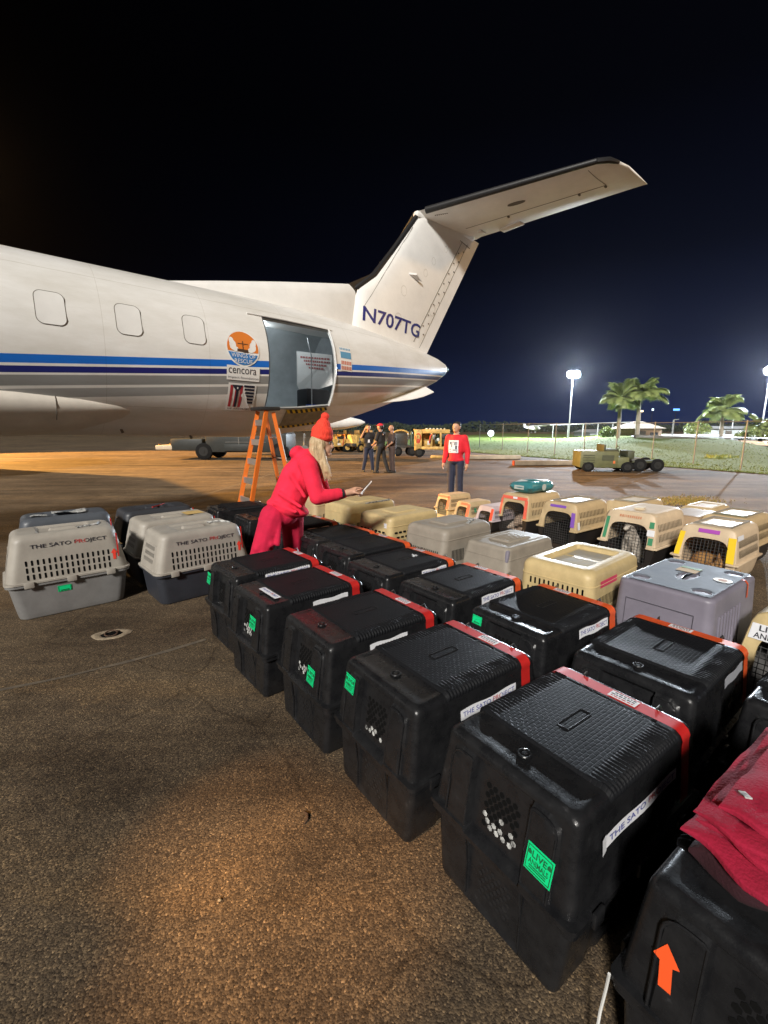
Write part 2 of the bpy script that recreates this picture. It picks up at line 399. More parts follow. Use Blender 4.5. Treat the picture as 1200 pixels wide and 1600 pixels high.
# dry weed patch on the right of the apron
bm = bmesh.new()
for i in range(1500):
    c = at_z(rg.gauss(1070, 26), rg.gauss(783, 3.5)); a = rg.random() * 6.28; s = Vector((math.cos(a), math.sin(a), 0)) * .01
    bm.faces.new([bm.verts.new(c - s), bm.verts.new(c + s), bm.verts.new(c + Vector((rg.uniform(-.03, .03), rg.uniform(-.03, .03), rg.uniform(.015, .05))))])
tag(finish('weeds', bm, mat('dry_weeds', (.20, .17, .05), .9, var=.3), smooth=False), kind='stuff')
# ================================================================== AIRCRAFT
PSI, PIT = R(50.0), R(-1.19)
AX = Vector((math.sin(PSI) * math.cos(PIT), math.cos(PSI) * math.cos(PIT), math.sin(PIT)))
NX = Vector((AX.y, -AX.x, 0)).normalized()          # towards the camera side
UX = NX.cross(AX); UX = UX if UX.z > 0 else -UX
C0 = Vector((-2.19, 8.21, 2.60)); UH = 2.60
plane = empty('turboprop_airliner'); plane.matrix_world = Matrix.Translation(C0 - UX * UH) @ Matrix((AX, -NX, UX)).transposed().to_4x4()
tag(plane, 'white twin-stripe turboprop airliner with blue and grey stripes, T tail and open cargo door', 'aircraft')
def L(s, n, u): return Vector((s, -n, u + UH))
# s, centre u, half width, half height
FUS = [(-14.9, -.55, .05, .05), (-14.5, -.50, .34, .30), (-13.6, -.36, .72, .62), (-12.4, -.15, 1.0, .92), (-11, 0, 1.14, 1.14), (-.3, 0, 1.14, 1.14), (.3, .02, 1.12, 1.105), (.9, .06, 1.065, 1.05), (1.5, .115, .985, .96), (2.1, .175, .875, .85), (2.7, .24, .735, .725), (3.3, .31, .57, .585), (3.9, .38, .395, .43), (4.4, .445, .24, .275), (4.7, .49, .125, .14), (4.8, .505, .03, .04)]
def fsec(s): return lerp(FUS, s)
def fpt(s, th, off=0):
    c, w, h = fsec(s); return L(s, (w + off) * math.cos(th), c + (h + off) * math.sin(th))
def fpt_u(s, u, off=.004, side=1):
    c, w, h = fsec(s); q = max(-.995, min(.995, (u - c) / h)); th = math.asin(q)
    p = fpt(s, th, off); return p if side > 0 else Vector((p.x, -p.y, p.z))
def paint():
    m = bpy.data.materials.new('aircraft_paint'); m.use_nodes = True; n = m.node_tree; b = n.nodes['Principled BSDF']
    t = n.nodes.new('ShaderNodeTexCoord'); sp = n.nodes.new('ShaderNodeSeparateXYZ'); n.links.new(t.outputs['Object'], sp.inputs[0])
    mu = n.nodes.new('ShaderNodeMath'); mu.operation = 'MULTIPLY_ADD'; mu.inputs[1].default_value = -.083; mu.inputs[2].default_value = -(UH + .045)
    n.links.new(sp.outputs['X'], mu.inputs[0])
    v = n.nodes.new('ShaderNodeMath'); v.operation = 'ADD'; n.links.new(mu.outputs[0], v.inputs[0]); n.links.new(sp.outputs['Z'], v.inputs[1])
    mr = n.nodes.new('ShaderNodeMapRange'); mr.inputs['From Min'].default_value = -.65; mr.inputs['From Max'].default_value = .05; n.links.new(v.outputs[0], mr.inputs['Value'])
    cr = n.nodes.new('ShaderNodeValToRGB'); wt = (.80, .79, .76); blue = (.008, .150, .62); navy = (.010, .018, .17); gr = (.27, .275, .27); lg = (.36, .365, .36)
    f = lambda x: (x + .65) / .7
    ramp(cr, [(0, wt), (f(-.475), lg), (f(-.370), wt), (f(-.338), gr), (f(-.222), wt), (f(-.198), navy), (f(-.126), wt), (f(-.096), blue), (f(-.004), wt)], 'CONSTANT')
    n.links.new(mr.outputs[0], cr.inputs[0])
    ns = n.nodes.new('ShaderNodeTexNoise'); ns.inputs['Scale'].default_value = 1.6; ns.inputs['Detail'].default_value = 8; ns.inputs['Roughness'].default_value = .7
    mp = n.nodes.new('ShaderNodeMapping'); mp.inputs['Scale'].default_value = (.6, 1, 2.2); n.links.new(t.outputs['Object'], mp.inputs[0]); n.links.new(mp.outputs[0], ns.inputs['Vector'])
    dr = n.nodes.new('ShaderNodeValToRGB'); ramp(dr, [(.3, (.84, .825, .79)), (.6, (1, 1, 1))]); n.links.new(ns.outputs['Fac'], dr.inputs[0])
    mx = n.nodes.new('ShaderNodeMixRGB'); mx.blend_type = 'MULTIPLY'; mx.inputs[0].default_value = 1; n.links.new(cr.outputs[0], mx.inputs[1]); n.links.new(dr.outputs[0], mx.inputs[2])
    # thin grime lines where skin panels lap
    sm = n.nodes.new('ShaderNodeMath'); sm.operation = 'FRACT'; sc = n.nodes.new('ShaderNodeMath'); sc.operation = 'MULTIPLY'; sc.inputs[1].default_value = 1 / 1.26
    n.links.new(sp.outputs['X'], sc.inputs[0]); n.links.new(sc.outputs[0], sm.inputs[0])
    lt0 = n.nodes.new('ShaderNodeMath'); lt0.operation = 'LESS_THAN'; lt0.inputs[1].default_value = .004; n.links.new(sm.outputs[0], lt0.inputs[0]); lt = lt0
    for zz in (UH + .80, UH - .74):
        c_ = n.nodes.new('ShaderNodeMath'); c_.operation = 'COMPARE'; c_.inputs[1].default_value = zz; c_.inputs[2].default_value = .004; n.links.new(sp.outputs['Z'], c_.inputs[0])
        mxx = n.nodes.new('ShaderNodeMath'); mxx.operation = 'MAXIMUM'; n.links.new(lt.outputs[0], mxx.inputs[0]); n.links.new(c_.outputs[0], mxx.inputs[1]); lt = mxx
    m3 = n.nodes.new('ShaderNodeMixRGB'); m3.blend_type = 'MULTIPLY'; m3.inputs[2].default_value = (.80, .78, .75, 1)
    n.links.new(lt.outputs[0], m3.inputs[0]); n.links.new(mx.outputs[0], m3.inputs[1]); n.links.new(m3.outputs[0], b.inputs['Base Color'])
    b.inputs['Roughness'].default_value = .38; b.inputs['Coat Weight'].default_value = .25; b.inputs['Coat Roughness'].default_value = .2
    bn = n.nodes.new('ShaderNodeTexNoise'); bn.inputs['Scale'].default_value = 3.5; n.links.new(t.outputs['Object'], bn.inputs['Vector'])
    bp = n.nodes.new('ShaderNodeBump'); bp.inputs['Strength'].default_value = .12; bp.inputs['Distance'].default_value = .03; n.links.new(bn.outputs['Fac'], bp.inputs['Height']); n.links.new(bp.outputs[0], b.inputs['Normal'])
    return m
PAINT = paint()
WHITE = mat('aircraft_white', (.80, .79, .76), .42, var=.06, vscale=2.5, bump=.05, bscale=4)
WHITE2 = mat('plug_white', (.76, .75, .72), .4, var=.03, vscale=4)
SEAM = mat('panel_seam_grime', (.16, .145, .12), .8)
BOOT = mat('black_deicing_boot', (.012, .012, .013), .5)
NAVYP = mat('navy_paint', (.014, .022, .17), .45)
# fuselage with the cargo door hole
DS0, DS1, TU, TL_ = -.365, .885, math.asin(.60), math.asin(-.60)
sv = [-14.9, -14.75, -14.5, -14.1, -13.6, -13, -12.4, -11.7, -11, -9, -7, -5, -3.5, -2.2, -1.2, -.7, DS0, -.05, .3, .6, DS1] + [1.0 + .2 * k for k in range(17)] + [4.3, 4.4, 4.5, 4.6, 4.7, 4.76, 4.8]
thv = [TL_ + (TU - TL_) * k / 12 for k in range(13)] + [TU + (2 * math.pi - (TU - TL_)) * k / 52 for k in range(1, 52)]
bm = bmesh.new(); V = [[bm.verts.new(fpt(s, t)) for t in thv] for s in sv]; nt_ = len(thv)
for i in range(len(sv) - 1):
    for k in range(nt_):
        if DS0 - 1e-6 <= sv[i] < DS1 - 1e-6 and k < 12: continue
        bm.faces.new((V[i][k], V[i + 1][k], V[i + 1][(k + 1) % nt_], V[i][(k + 1) % nt_]))
fus = finish('fuselage', bm, PAINT, plane, angle=60)
# cargo hold liner, floor, bulkhead
LINER = mat('cargo_liner', (.40, .43, .44), .55, var=.14, vscale=3, bump=.1, bscale=9)
bm = bmesh.new(); sl = [DS0 - 1.0, DS0, -.05, .3, .6, DS1, 1.65]
def ipt(s, t, o=.05):
    c, w, h = fsec(s); u = c + (h - o) * math.sin(t); return L(s, (w - o) * math.cos(t), max(u, -.66))
VI = [[bm.verts.new(ipt(s, t)) for t in thv] for s in sl]
for i in range(len(sl) - 1):
    for k in range(nt_):
        if DS0 - 1e-6 <= sl[i] < DS1 - 1e-6 and k < 12: continue
        bm.faces.new((VI[i][k], VI[i + 1][k], VI[i + 1][(k + 1) % nt_], VI[i][(k + 1) % nt_]))
# jambs between skin and liner
def jamb(a, b): 
    for p, q in zip(a, a[1:]):
        pass
hold = finish('cargo_hold', bm, LINER, plane, angle=50)
bm = bmesh.new()
for s in (DS0, DS1):
    grid(bm, 12, 1, lambda u, v: fpt(s, thv[int(round(u * 12))], 0).lerp(ipt(s, thv[int(round(u * 12))]), v))
for kk in (0, 12):
    grid(bm, 6, 1, lambda u, v: fpt(DS0 + (DS1 - DS0) * u, thv[kk]).lerp(ipt(DS0 + (DS1 - DS0) * u, thv[kk]), v))
finish('door_jamb', bm, mat('door_jamb_metal', (.42, .42, .40), .45, .3), plane, smooth=False)
bm = bmesh.new()    # rear bulkhead panel, white, leaning curtain side
c, w, h = fsec(1.6)
bp_ = [L(1.60, (w - .055) * math.cos(t), max(c + (h - .055) * math.sin(t), -.655)) for t in [2 * math.pi * k / 40 for k in range(40)]]
prism(bm, bp_, (.02, 0, 0)); bh = finish('rear_bulkhead', bm, mat('bulkhead_panel', (.30, .32, .33), .6, var=.1), plane, smooth=False)
c, w, h = fsec(DS0 - 1)
bm = bmesh.new(); prism(bm, [L(DS0 - .97, (w - .055) * math.cos(t), max(c + (h - .055) * math.sin(t), -.655)) for t in [2 * math.pi * k / 40 for k in range(40)]], (-.02, 0, 0)); finish('forward_bulkhead', bm, LINER, plane, smooth=False)
# white placard board on the far wall of the hold with faded red wording, netting rail, dark bags
bm = bmesh.new(); n0 = -.80
pl = [L(.99, -.45, .52), L(1.32, .30, .40), L(1.34, .28, -.14), L(1.06, -.42, -.30), L(.985, -.45, -.12)]
prism(bm, pl, (.012, 0, 0)); pb = finish('hold_placard', bm, WHITE2, plane, smooth=False)
bm = bmesh.new(); rr = random.Random(5)
for j, (a, bq) in enumerate([(.12, .92), (.22, .92), (.28, .86), (.36, .78)]):
    x = a
    while x < bq:
        wl = rr.uniform(.03, .07); f1 = min(x + wl, .95); pp = lambda f, z: L(.985 + .33 * f, -.455 + .75 * f, z - .10 * f)
        u_ = .40 - j * .062; bm.faces.new([bm.verts.new(pp(a_, z_)) for a_, z_ in ((x, u_), (f1, u_), (f1, u_ + .034), (x, u_ + .034))]); x += wl + .018
finish('placard_lines', bm, mat('faded_red_print', (.45, .16, .15), .7), pb, smooth=False)
bm = bmesh.new(); box(bm, L(1.10, -.02, -.44), (.52, .40, .42), None, .04); finish('cargo_bin', bm, mat('black_bin', (.012, .012, .014), .6), plane)
bm = bmesh.new(); box(bm, L(.98, .22, -.58), (.34, .10, .10), None, .015); finish('bin_cover', bm, mat('blue_tarp', (.02, .07, .45), .6), plane)
bm = bmesh.new(); tube(bm, [L(.80, .42, -.64), L(.80, .42, .3), L(.76, .36, .62)], .010, 6); finish('hold_stanchion', bm, METAL, plane)
bm = bmesh.new(); box(bm, L(.1, -.15, 1.02), (.5, .08, .02)); cl = finish('cabin_lamp', bm, mat('lit_cabin_lamp', (.7, .8, .9), .5, emit=(.75, .9, 1), estr=5), plane, smooth=False)
lp = point('cabin_light', (0, 0, 0), 40, (.86, .95, 1), .12); lp.parent = plane; lp.location = L(.1, -.15, .85)
# door frame edge
def door_loop(off, r, nseg=8):
    P = []
    for k in range(13): P.append((DS1, thv[k]))
    P2 = [(s, thv[12]) for s in (.6, .3, -.05)]
    P3 = [(DS0, thv[k]) for k in range(12, -1, -1)]
    P4 = [(s, thv[0]) for s in (-.05, .3, .6)]
    return [fpt(s, t, off) for s, t in P + P2 + P3 + P4]
bm = bmesh.new(); tube(bm, [fpt(DS1, thv[k], .006) for k in range(13)], .017, 8); finish('door_edge_trim', bm, mat('bright_trim', (.80, .80, .78), .25, .2), plane)
bm = bmesh.new(); tube(bm, door_loop(.001, .01), .009, 6, closed=True); finish('door_seal', bm, mat('rubber_seal', (.05, .05, .05), .7), plane)
bm = bmesh.new(); tube(bm, [fpt_u(s, .70 - .01 * abs(s), .012) for s in (-.60, -.3, 0, .4, .8, .95)], .010, 6); finish('rain_gutter', bm, WHITE, plane)
# protective sill mat with hazard tape
bm = bmesh.new(); grid(bm, 8, 8, lambda a, b: fpt(.03 + .80 * a, TL_ - .02 - .42 * b, .010)); sm_ = finish('sill_mat', bm, mat('grubby_mat', (.30, .27, .20), .8, var=.2, vscale=9), plane)
HZY, HZK = mat('hazard_yellow', (.75, .55, .03), .5), mat('hazard_black', (.02, .02, .02), .5)
bm = bmesh.new()
for t0, t1 in ((TL_ - .02, TL_ - .085), (TL_ - .36, TL_ - .43)):
    for k in range(16):
        a0, a1 = .03 + .8 * k / 16, .03 + .8 * (k + 1) / 16
        q = [fpt(a0, t0, .013), fpt(a1, t0, .013), fpt(a1 + .05, t1, .013), fpt(a0 + .05, t1, .013)]
        bm.faces.new([bm.verts.new(p) for p in q]).material_index = k % 2
finish('hazard_tape', bm, [HZY, HZK], sm_, smooth=False)
# windows (white plugs with dark seams)
def rr_outline(w, h, r, n=7):
    P = []
    for cx, cy, a0 in ((w - r, h - r, 0), (-(w - r), h - r, 90), (-(w - r), -(h - r), 180), (w - r, -(h - r), 270)):
        for k in range(n + 1): a = R(a0 + 90 * k / n); P.append((cx + r * math.cos(a), cy + r * math.sin(a)))
    return P
for i in range(15):
    s0 = -3.02 + .79 * (i if i < 3 else -(i - 2))
    if s0 < -10.6: break
    O = rr_outline(.142, .188, .075)
    bm = bmesh.new(); cen = bm.verts.new(fpt_u(s0, .305, .006)); ring = [bm.verts.new(fpt_u(s0 + x, .305 + y, .006)) for x, y in O]
    for a, b in zip(ring, ring[1:] + ring[:1]): bm.faces.new((cen, a, b))
    w = finish('window', bm, WHITE2, plane)
    bm = bmesh.new(); tube(bm, [fpt_u(s0 + x, .305 + y, .003) for x, y in O], .005, 6, closed=True); finish('window_seal', bm, SEAM, w)
# dorsal fin, fin, rudder, boots
def slab(bm, poly, half, edge=.0, mi=0, taper=None):
    """poly in (s,u); lens-like thickness: half(s,u)"""
    pass
def airfoil_slab(bm, le, te, hl, nseg=12, mi=0):
    """le, te: lists of (s,u) bottom->top with same length; hl: half thickness list"""
    for_side = []
    sec = []
    for (a, b, h) in zip(le, te, hl):
        pts = []
        for k in range(nseg + 1):
            x = k / nseg; y = h * 2.6 * (math.sqrt(x) * (1 - x) * .9 + .06 * (1 - x)) ; pts.append((x, y))
        ring = [L(a[0] + (b[0] - a[0]) * x, y, a[1] + (b[1] - a[1]) * x) for x, y in pts] + [L(a[0] + (b[0] - a[0]) * x, -y, a[1] + (b[1] - a[1]) * x) for x, y in pts[-2:0:-1]]
        sec.append(ring)
    loft(bm, sec, mi=mi)
bm = bmesh.new()
# dorsal fillet from fuselage crown up to fin root
dors = [(-1.55, 1.16), (-.6, 1.36), (.4, 1.56), (1.2, 1.71), (1.75, 1.81), (2.02, 1.855), (2.12, 1.6)]
rings = []
for s, u in dors:
    c, w, h = fsec(s); base = c + h * .80; hw = (.10 + .11 * sstep(-1.5, 1.2, s)) * (1 - .75 * sstep(1.2, 2.05, s))
    rings.append([L(s, hw * 1.25, base - .08), L(s, hw * .95, base + (u - base) * .35), L(s, hw * .6, base + (u - base) * .75), L(s, hw * .28, u - .02), L(s, 0, u), L(s, -hw * .28, u - .02), L(s, -hw * .6, base + (u - base) * .75), L(s, -hw * .95, base + (u - base) * .35), L(s, -hw * 1.25, base - .08)])
loft(bm, rings); finish('dorsal_fin', bm, WHITE, plane, angle=50)
LEb = [(1.85, .95), (2.12, 1.80), (2.55, 2.12), (3.05, 2.72), (3.76, 3.62)]
def te_at(u): return 3.86 + (u - .30) * (5.70 - 3.95) / (3.56 - .70) * .985
TEb = [(te_at(u) - .02, u) for _, u in [(0, .40), (0, 1.30), (0, 1.80), (0, 2.55), (0, 3.58)]]
bm = bmesh.new(); airfoil_slab(bm, LEb, TEb, [.17, .155, .14, .125, .10], 20); fin = finish('vertical_fin', bm, WHITE, plane, angle=50)
def fin_side(s, u, off=.004):
    """point on the camera side of the fin"""
    # interpolate LE/TE/thickness at this height along the section lines
    best = None
    for i in range(len(LEb) - 1):
        for t in [k / 12 for k in range(13)]:
            a = (LEb[i][0] + (LEb[i + 1][0] - LEb[i][0]) * t, LEb[i][1] + (LEb[i + 1][1] - LEb[i][1]) * t)
            b = (TEb[i][0] + (TEb[i + 1][0] - TEb[i][0]) * t, TEb[i][1] + (TEb[i + 1][1] - TEb[i][1]) * t)
            x = (s - a[0]) / (b[0] - a[0]); uu = a[1] + (b[1] - a[1]) * x
            h = [.17, .155, .14, .125, .10]; hh = h[i] + (h[i + 1] - h[i]) * t
            if best is None or abs(uu - u) < best[0]: best = (abs(uu - u), x, hh)
    x = max(0, min(1, best[1])); y = best[2] * 2.6 * (math.sqrt(x) * (1 - x) * .9 + .06 * (1 - x)); return L(s, y + off, u)
bm = bmesh.new(); tube(bm, [L(2.05, 0, 1.79)] + [L(a[0] - .01, 0, a[1] + .01) for a in LEb[1:]], [.03, .06, .06, .055, .05], 10); finish('deicing_boot', bm, BOOT, plane)
bm = bmesh.new(); prism(bm, [L(1.90, -.025, 1.84), L(2.08, -.025, 1.72), L(2.62, -.025, 2.18), L(2.50, -.025, 2.16)], (0, -.05, 0)); finish('boot_end', bm, BOOT, plane, smooth=False)
# seam, rudder gap, rivet dots, registration
def fline(p, q, k=14): return [fin_side(p[0] + (q[0] - p[0]) * i / k, p[1] + (q[1] - p[1]) * i / k, .003) for i in range(k + 1)]
rb, rt = (3.62, .98), (5.13, 3.42)
bm = bmesh.new(); tube(bm, fline(rb, rt), .007, 5); tube(bm, fline((rb[0] + .22, rb[1] - .1), (rt[0] + .22, rt[1])), .005, 5); tube(bm, fline((5.05, 3.42), (5.45, 3.36), 6), .008, 5); tube(bm, fline((2.2, 1.45), (3.55, 3.3)), .004, 5)
finish('rudder_gap', bm, SEAM, fin)
bm = bmesh.new()
for k in range(9):
    for dx in (.06, .2):
        t = (k + .5 + (.3 if dx > .1 else 0)) / 9.6; p = fin_side(rb[0] + dx + (rt[0] - rb[0]) * t, rb[1] + (rt[1] - rb[1]) * t, .006)
        box(bm, p, (.035, .012, .02), None, 0)
finish('hinge_brackets', bm, SEAM, fin, smooth=False)
bm = bmesh.new()
for s, u, r in [(4.15, 2.75, .06), (3.9, 2.45, .06), (3.25, 1.95, .08), (4.2, 1.75, .10), (3.1, 1.35, .10), (4.55, 3.1, .05)]:
    tube(bm, [fin_side(s + r * math.cos(a), u + 1.3 * r * math.sin(a), .001) for a in [2 * math.pi * k / 14 for k in range(14)]], .0028, 4, closed=True)
finish('access_panels', bm, mat('panel_outline', (.45, .42, .37), .7), fin)
bm = bmesh.new(); p = fin_side(3.55, 2.28, 0); prism(bm, [p + Vector((-.16, 0, .03)), p + Vector((-.02, -.10, .02)), p + Vector((.18, -.05, -.06)), p + Vector((.02, 0, -.03))], (0, 0, .035)); finish('fin_scoop', bm, WHITE2, fin, smooth=False)
def reg(x, y):
    s, u = 2.99 + x * .985 + y * .10, 1.27 - x * .065 + y * .98; return fin_side(s, u, .006)
bm = bmesh.new(); text(bm, 'N707TG', 1.66, .295, reg, bold=.016); finish('registration', bm, NAVYP, fin, smooth=False)
# horizontal stabiliser on top of the fin (span along n)
def stab_half(sgn, name):
    bm = bmesh.new(); secs = []
    for n_, le, te, h in [(0.0, 3.68, 5.72, .115), (.15, 3.74, 5.70, .11), (1.2, 4.20, 5.98, .095), (2.4, 4.76, 6.28, .075), (3.25, 5.14, 6.50, .058), (3.42, 5.28, 6.55, .05), (3.50, 5.62, 6.58, .02)]:
        u0 = 3.64 + .060 * n_; le += .13 * n_ * (sgn < 0); up, lo = [], []
        for k in range(13):
            x = k / 12; y = h * 2.4 * (math.sqrt(x) * (1 - x) * .95 + .05 * (1 - x))
            up.append(L(le + (te - le) * x, sgn * n_, u0 + y)); lo.append(L(le + (te - le) * x, sgn * n_, u0 - y * .9))
        secs.append(up + lo[-2:0:-1])
    loft(bm, secs); st = finish(name, bm, WHITE, plane, angle=50)
    bm = bmesh.new(); tube(bm, [L(3.72 + (.424 + .13 * (sgn < 0)) * n_, sgn * n_, 3.645 + .06 * n_) for n_ in (.18, .8, 1.6, 2.4, 3.2)], [.068, .064, .06, .055, .048], 10)
    tube(bm, [L(3.72 + .424 * 3.2 + .4 * (sgn < 0), sgn * 3.2, 3.645 + .192), L(5.22 + .4 * (sgn < 0), sgn * 3.36, 3.842), L(5.42 + .25 * (sgn < 0), sgn * 3.44, 3.845)], [.048, .05, .03], 8)
    finish('deicing_boot', bm, BOOT, st)
    def under(n_, x, off=.004):
        tab = [(0, 3.68, 5.72, .115), (.15, 3.74, 5.70, .11), (1.2, 4.20, 5.98, .095), (2.4, 4.76, 6.28, .075), (3.25, 5.14, 6.50, .058)]
        le, te, h = lerp(tab, n_); y = h * 2.4 * (math.sqrt(x) * (1 - x) * .95 + .05 * (1 - x)) * .9
        return L(le + (te - le) * x, sgn * n_, 3.64 + .06 * n_ - y - off)
    bm = bmesh.new(); tube(bm, [under(.3 + 2.7 * k / 12, .60, 0) for k in range(13)], .007, 5); tube(bm, [under(3.02, .08 + .52 * k / 8, 0) for k in range(9)], .006, 5); finish('elevator_gap', bm, SEAM, st)
    bm = bmesh.new(); tube(bm, [under(1.62 + .1 * math.cos(a) * 1.6, .34 + .03 * math.sin(a), .003) for a in [2 * math.pi * k / 12 for k in range(12)]], .012, 5, closed=True); q = [under(1.62 + .15 * math.cos(a), .34 + .025 * math.sin(a), .004) for a in [2 * math.pi * k / 12 for k in range(12)]]; bm.faces.new([bm.verts.new(v) for v in q]); finish('drain_slot', bm, SEAM, st)
    bm = bmesh.new()
    for nn, xx, sx in ((.42, .80, .10), (.95, .93, .34)):
        p = under(nn, xx, .03); box(bm, p, (.20, sx * 1.6 if sx > .2 else .09, .035), None, .008)
    pieces(finish('trim_tab_fairing', bm, WHITE2, st), 'trim_tab_fairing')
    bm = bmesh.new()
    for nn, xx in ((3.0, .62), (2.55, .62), (1.2, .62)): box(bm, under(nn, xx, .012), (.06, .03, .03))
    for k in range(7): box(bm, under(.28 + .035 * k, .10 + .004 * k, .004), (.03, .018, .008))
    finish('hinge_brackets', bm, SEAM, st, smooth=False)
stab_half(1, 'stabiliser'); stab_half(-1, 'stabiliser')
bm = bmesh.new(); box(bm, L(4.6, 0, 3.60), (1.9, .16, .14), None, .05); finish('fin_cap', bm, WHITE, plane)
# ventral strakes
for sg in (1, -1):
    bm = bmesh.new()
    s0, s1 = 1.85, 3.80
    def stp(s, k):
        c, w, h = fsec(s); a = R(-50); rt_ = (w * math.cos(a), c + h * math.sin(a)); d = .36 * sstep(0, .85, (s - s0) / (s1 - s0)) + .02
        return L(s, sg * (rt_[0] - .03 + k * d * .92), rt_[1] + .02 - k * d * .45)
    top = [stp(s0 + (s1 - s0) * i / 10, 0) for i in range(11)]; bot = [stp(s0 + (s1 - s0) * i / 10, 1) for i in range(11)]
    V0 = [[bm.verts.new(p + Vector((0, 0, .014 * k))) for p in top + bot[::-1]] for k in (0, 1)]
    n2 = 22
    bm.faces.new(V0[0]); bm.faces.new(V0[1][::-1])
    for k in range(n2): bm.faces.new((V0[0][k], V0[0][(k + 1) % n2], V0[1][(k + 1) % n2], V0[1][k]))
    finish('ventral_strake', bm, WHITE, plane, smooth=False)
bm = bmesh.new(); bmesh.ops.create_icosphere(bm, subdivisions=3, radius=1)
for v in bm.verts: v.co = L(4.80 + v.co.x * .10, v.co.y * .06, .51 + v.co.z * .065)
finish('tail_light', bm, mat('tail_light_glass', (.35, .5, .65), .1, .6), plane)
# wing-root fairing (rear end is in view)
bm = bmesh.new(); rings = []
for s, a, h in [(-8.2, 1.0, .36), (-5.5, 1.06, .44), (-4.2, 1.05, .43), (-3.4, 1.0, .41), (-2.8, .935, .36), (-2.3, .85, .27), (-1.9, .76, .16), (-1.65, .68, .06)]:
    rings.append([L(s, a * math.cos(t) * 1.0, -.74 + h * math.sin(t) * (1 if math.sin(t) < 0 else .75)) for t in [2 * math.pi * k / 32 for k in range(32)]])
loft(bm, rings); fr = finish('wing_root_fairing', bm, mat('fairing_paint', (.64, .60, .53), .45, var=.12, vscale=2.5, bump=.05, bscale=5), plane, angle=60)
bm = bmesh.new()
def fairp(s, t):
    tab = [(-8.2, 1.0, .36), (-5.5, 1.06, .44), (-4.2, 1.05, .43), (-3.4, 1.0, .41), (-2.8, .935, .36), (-2.3, .85, .27), (-1.9, .76, .16), (-1.65, .68, .06)]
    a, h = lerp(tab, s); return L(s, (a + .003) * math.cos(t), -.74 + (h + .003) * math.sin(t) * (1 if math.sin(t) < 0 else .75))
tube(bm, [fairp(-3.05, .95 - 1.5 * k / 10) for k in range(11)], .005, 5); tube(bm, [fairp(-4.2 + 1.15 * k / 10, .50 - .12 * k / 10) for k in range(11)], .005, 5)
finish('fairing_seam', bm, SEAM, fr)
# belly bits
bm = bmesh.new()
for s, nn in ((-2.3, .45), (-.35, .52), (-1.3, .2)):
    c, w, h = fsec(s); tube(bm, [L(s, nn, c - math.sqrt(1 - (nn / w) ** 2) * h + .01), L(s + .02, nn, c - math.sqrt(1 - (nn / w) ** 2) * h - .045)], .018, 8)
pieces(finish('drain_mast', bm, SEAM, plane), 'drain_mast')
# main gear further forward (out of frame to the left) so the aircraft stands on wheels
for nn, s in ((1.75, -6.0), (-1.75, -6.0), (0, -12.8)):
    bm = bmesh.new(); tube(bm, [L(s, nn * .6, -.75), L(s, nn, -2.25)], .07, 10); g = finish('landing_gear_leg', bm, METAL, plane)
    for dy in (-.17, .17):
        bm = bmesh.new(); tube(bm, [L(s, nn + dy - .09, -2.26), L(s, nn + dy - .07, -2.26), L(s, nn + dy + .07, -2.26), L(s, nn + dy + .09, -2.26)], [.24, .325, .325, .24], 20); finish('gear_wheel', bm, mat('tyre_rubber', (.012, .012, .012), .9, spec=.1), g)
# stickers ------------------------------------------------------------
def decal(name, s0, u0, w, h, m, off=.006, outline=None, parent=plane):
    bm = bmesh.new()
    if outline:
        bmf = [bm.verts.new(fpt_u(s0 + x, u0 + y, off)) for x, y in outline]; c_ = bm.verts.new(fpt_u(s0, u0, off))
        for a, b in zip(bmf, bmf[1:] + bmf[:1]): bm.faces.new((c_, a, b))
    else: grid(bm, 6, 4, lambda a, b: fpt_u(s0 + (a - .5) * w, u0 + (b - .5) * h, off))
    return finish(name, bm, m, parent)
STW = mat('sticker_white', (.80, .79, .76), .4); STO = mat('sticker_orange', (.70, .20, .03), .5); STB = mat('sticker_blue', (.03, .19, .50), .5)
circ = [(.255 * math.cos(2 * math.pi * k / 32), .255 * math.sin(2 * math.pi * k / 32)) for k in range(32)]
s0, u0 = -.775, .145
d = decal('round_sticker', s0, u0, 0, 0, STW, .006, circ)
top = [(.235 * math.cos(R(a)), .235 * math.sin(R(a))) for a in range(-12, 193, 12)]
decal('sunset_disc', s0, u0 + .06, 0, 0, STO, .009, [(x, y - .06) for x, y in top], d)
decal('blue_band', s0, u0 - .12, 0, 0, STB, .009, [(.232 * math.cos(R(a)), .232 * math.sin(R(a)) + .12) for a in range(196, 345, 8)], d)
bm = bmesh.new()
text(bm, 'WINGS OF', .36, .055, lambda x, y: fpt_u(s0 + x, u0 - .105 + y, .012)); text(bm, 'RESCUE', .27, .055, lambda x, y: fpt_u(s0 + x, u0 - .18 + y, .012)); finish('lettering', bm, STW, d, smooth=False)
bm = bmesh.new()   # two white paw-like wing shapes and a dark horizon animal line
for sg in (1, -1):
    for (x, y, rx, ry) in ((.15, .03, .05, .07), (.17, .09, .035, .05), (.115, -.02, .045, .035)):
        bm.faces.new([bm.verts.new(fpt_u(s0 + sg * x + rx * math.cos(a), u0 + y + ry * math.sin(a), .0105 + .0003 * x * 10)) for a in [2 * math.pi * k / 10 for k in range(10)]])
finish('wing_motif', bm, STW, d, smooth=False)
bm = bmesh.new()
for x, y, w, h in ((-.05, -.03, .08, .03), (.03, -.035, .09, .035), (0, .03, .012, .14), (0, .06, .16, .010)):
    grid(bm, 2, 1, lambda a, b: fpt_u(s0 + x + (a - .5) * w, u0 + y + (b - .5) * h, .013))
finish('dark_motif', bm, mat('sticker_dark', (.06, .035, .02), .6), d, smooth=False)
d = decal('sponsor_sticker', -.775, -.205, .50, .20, STW)
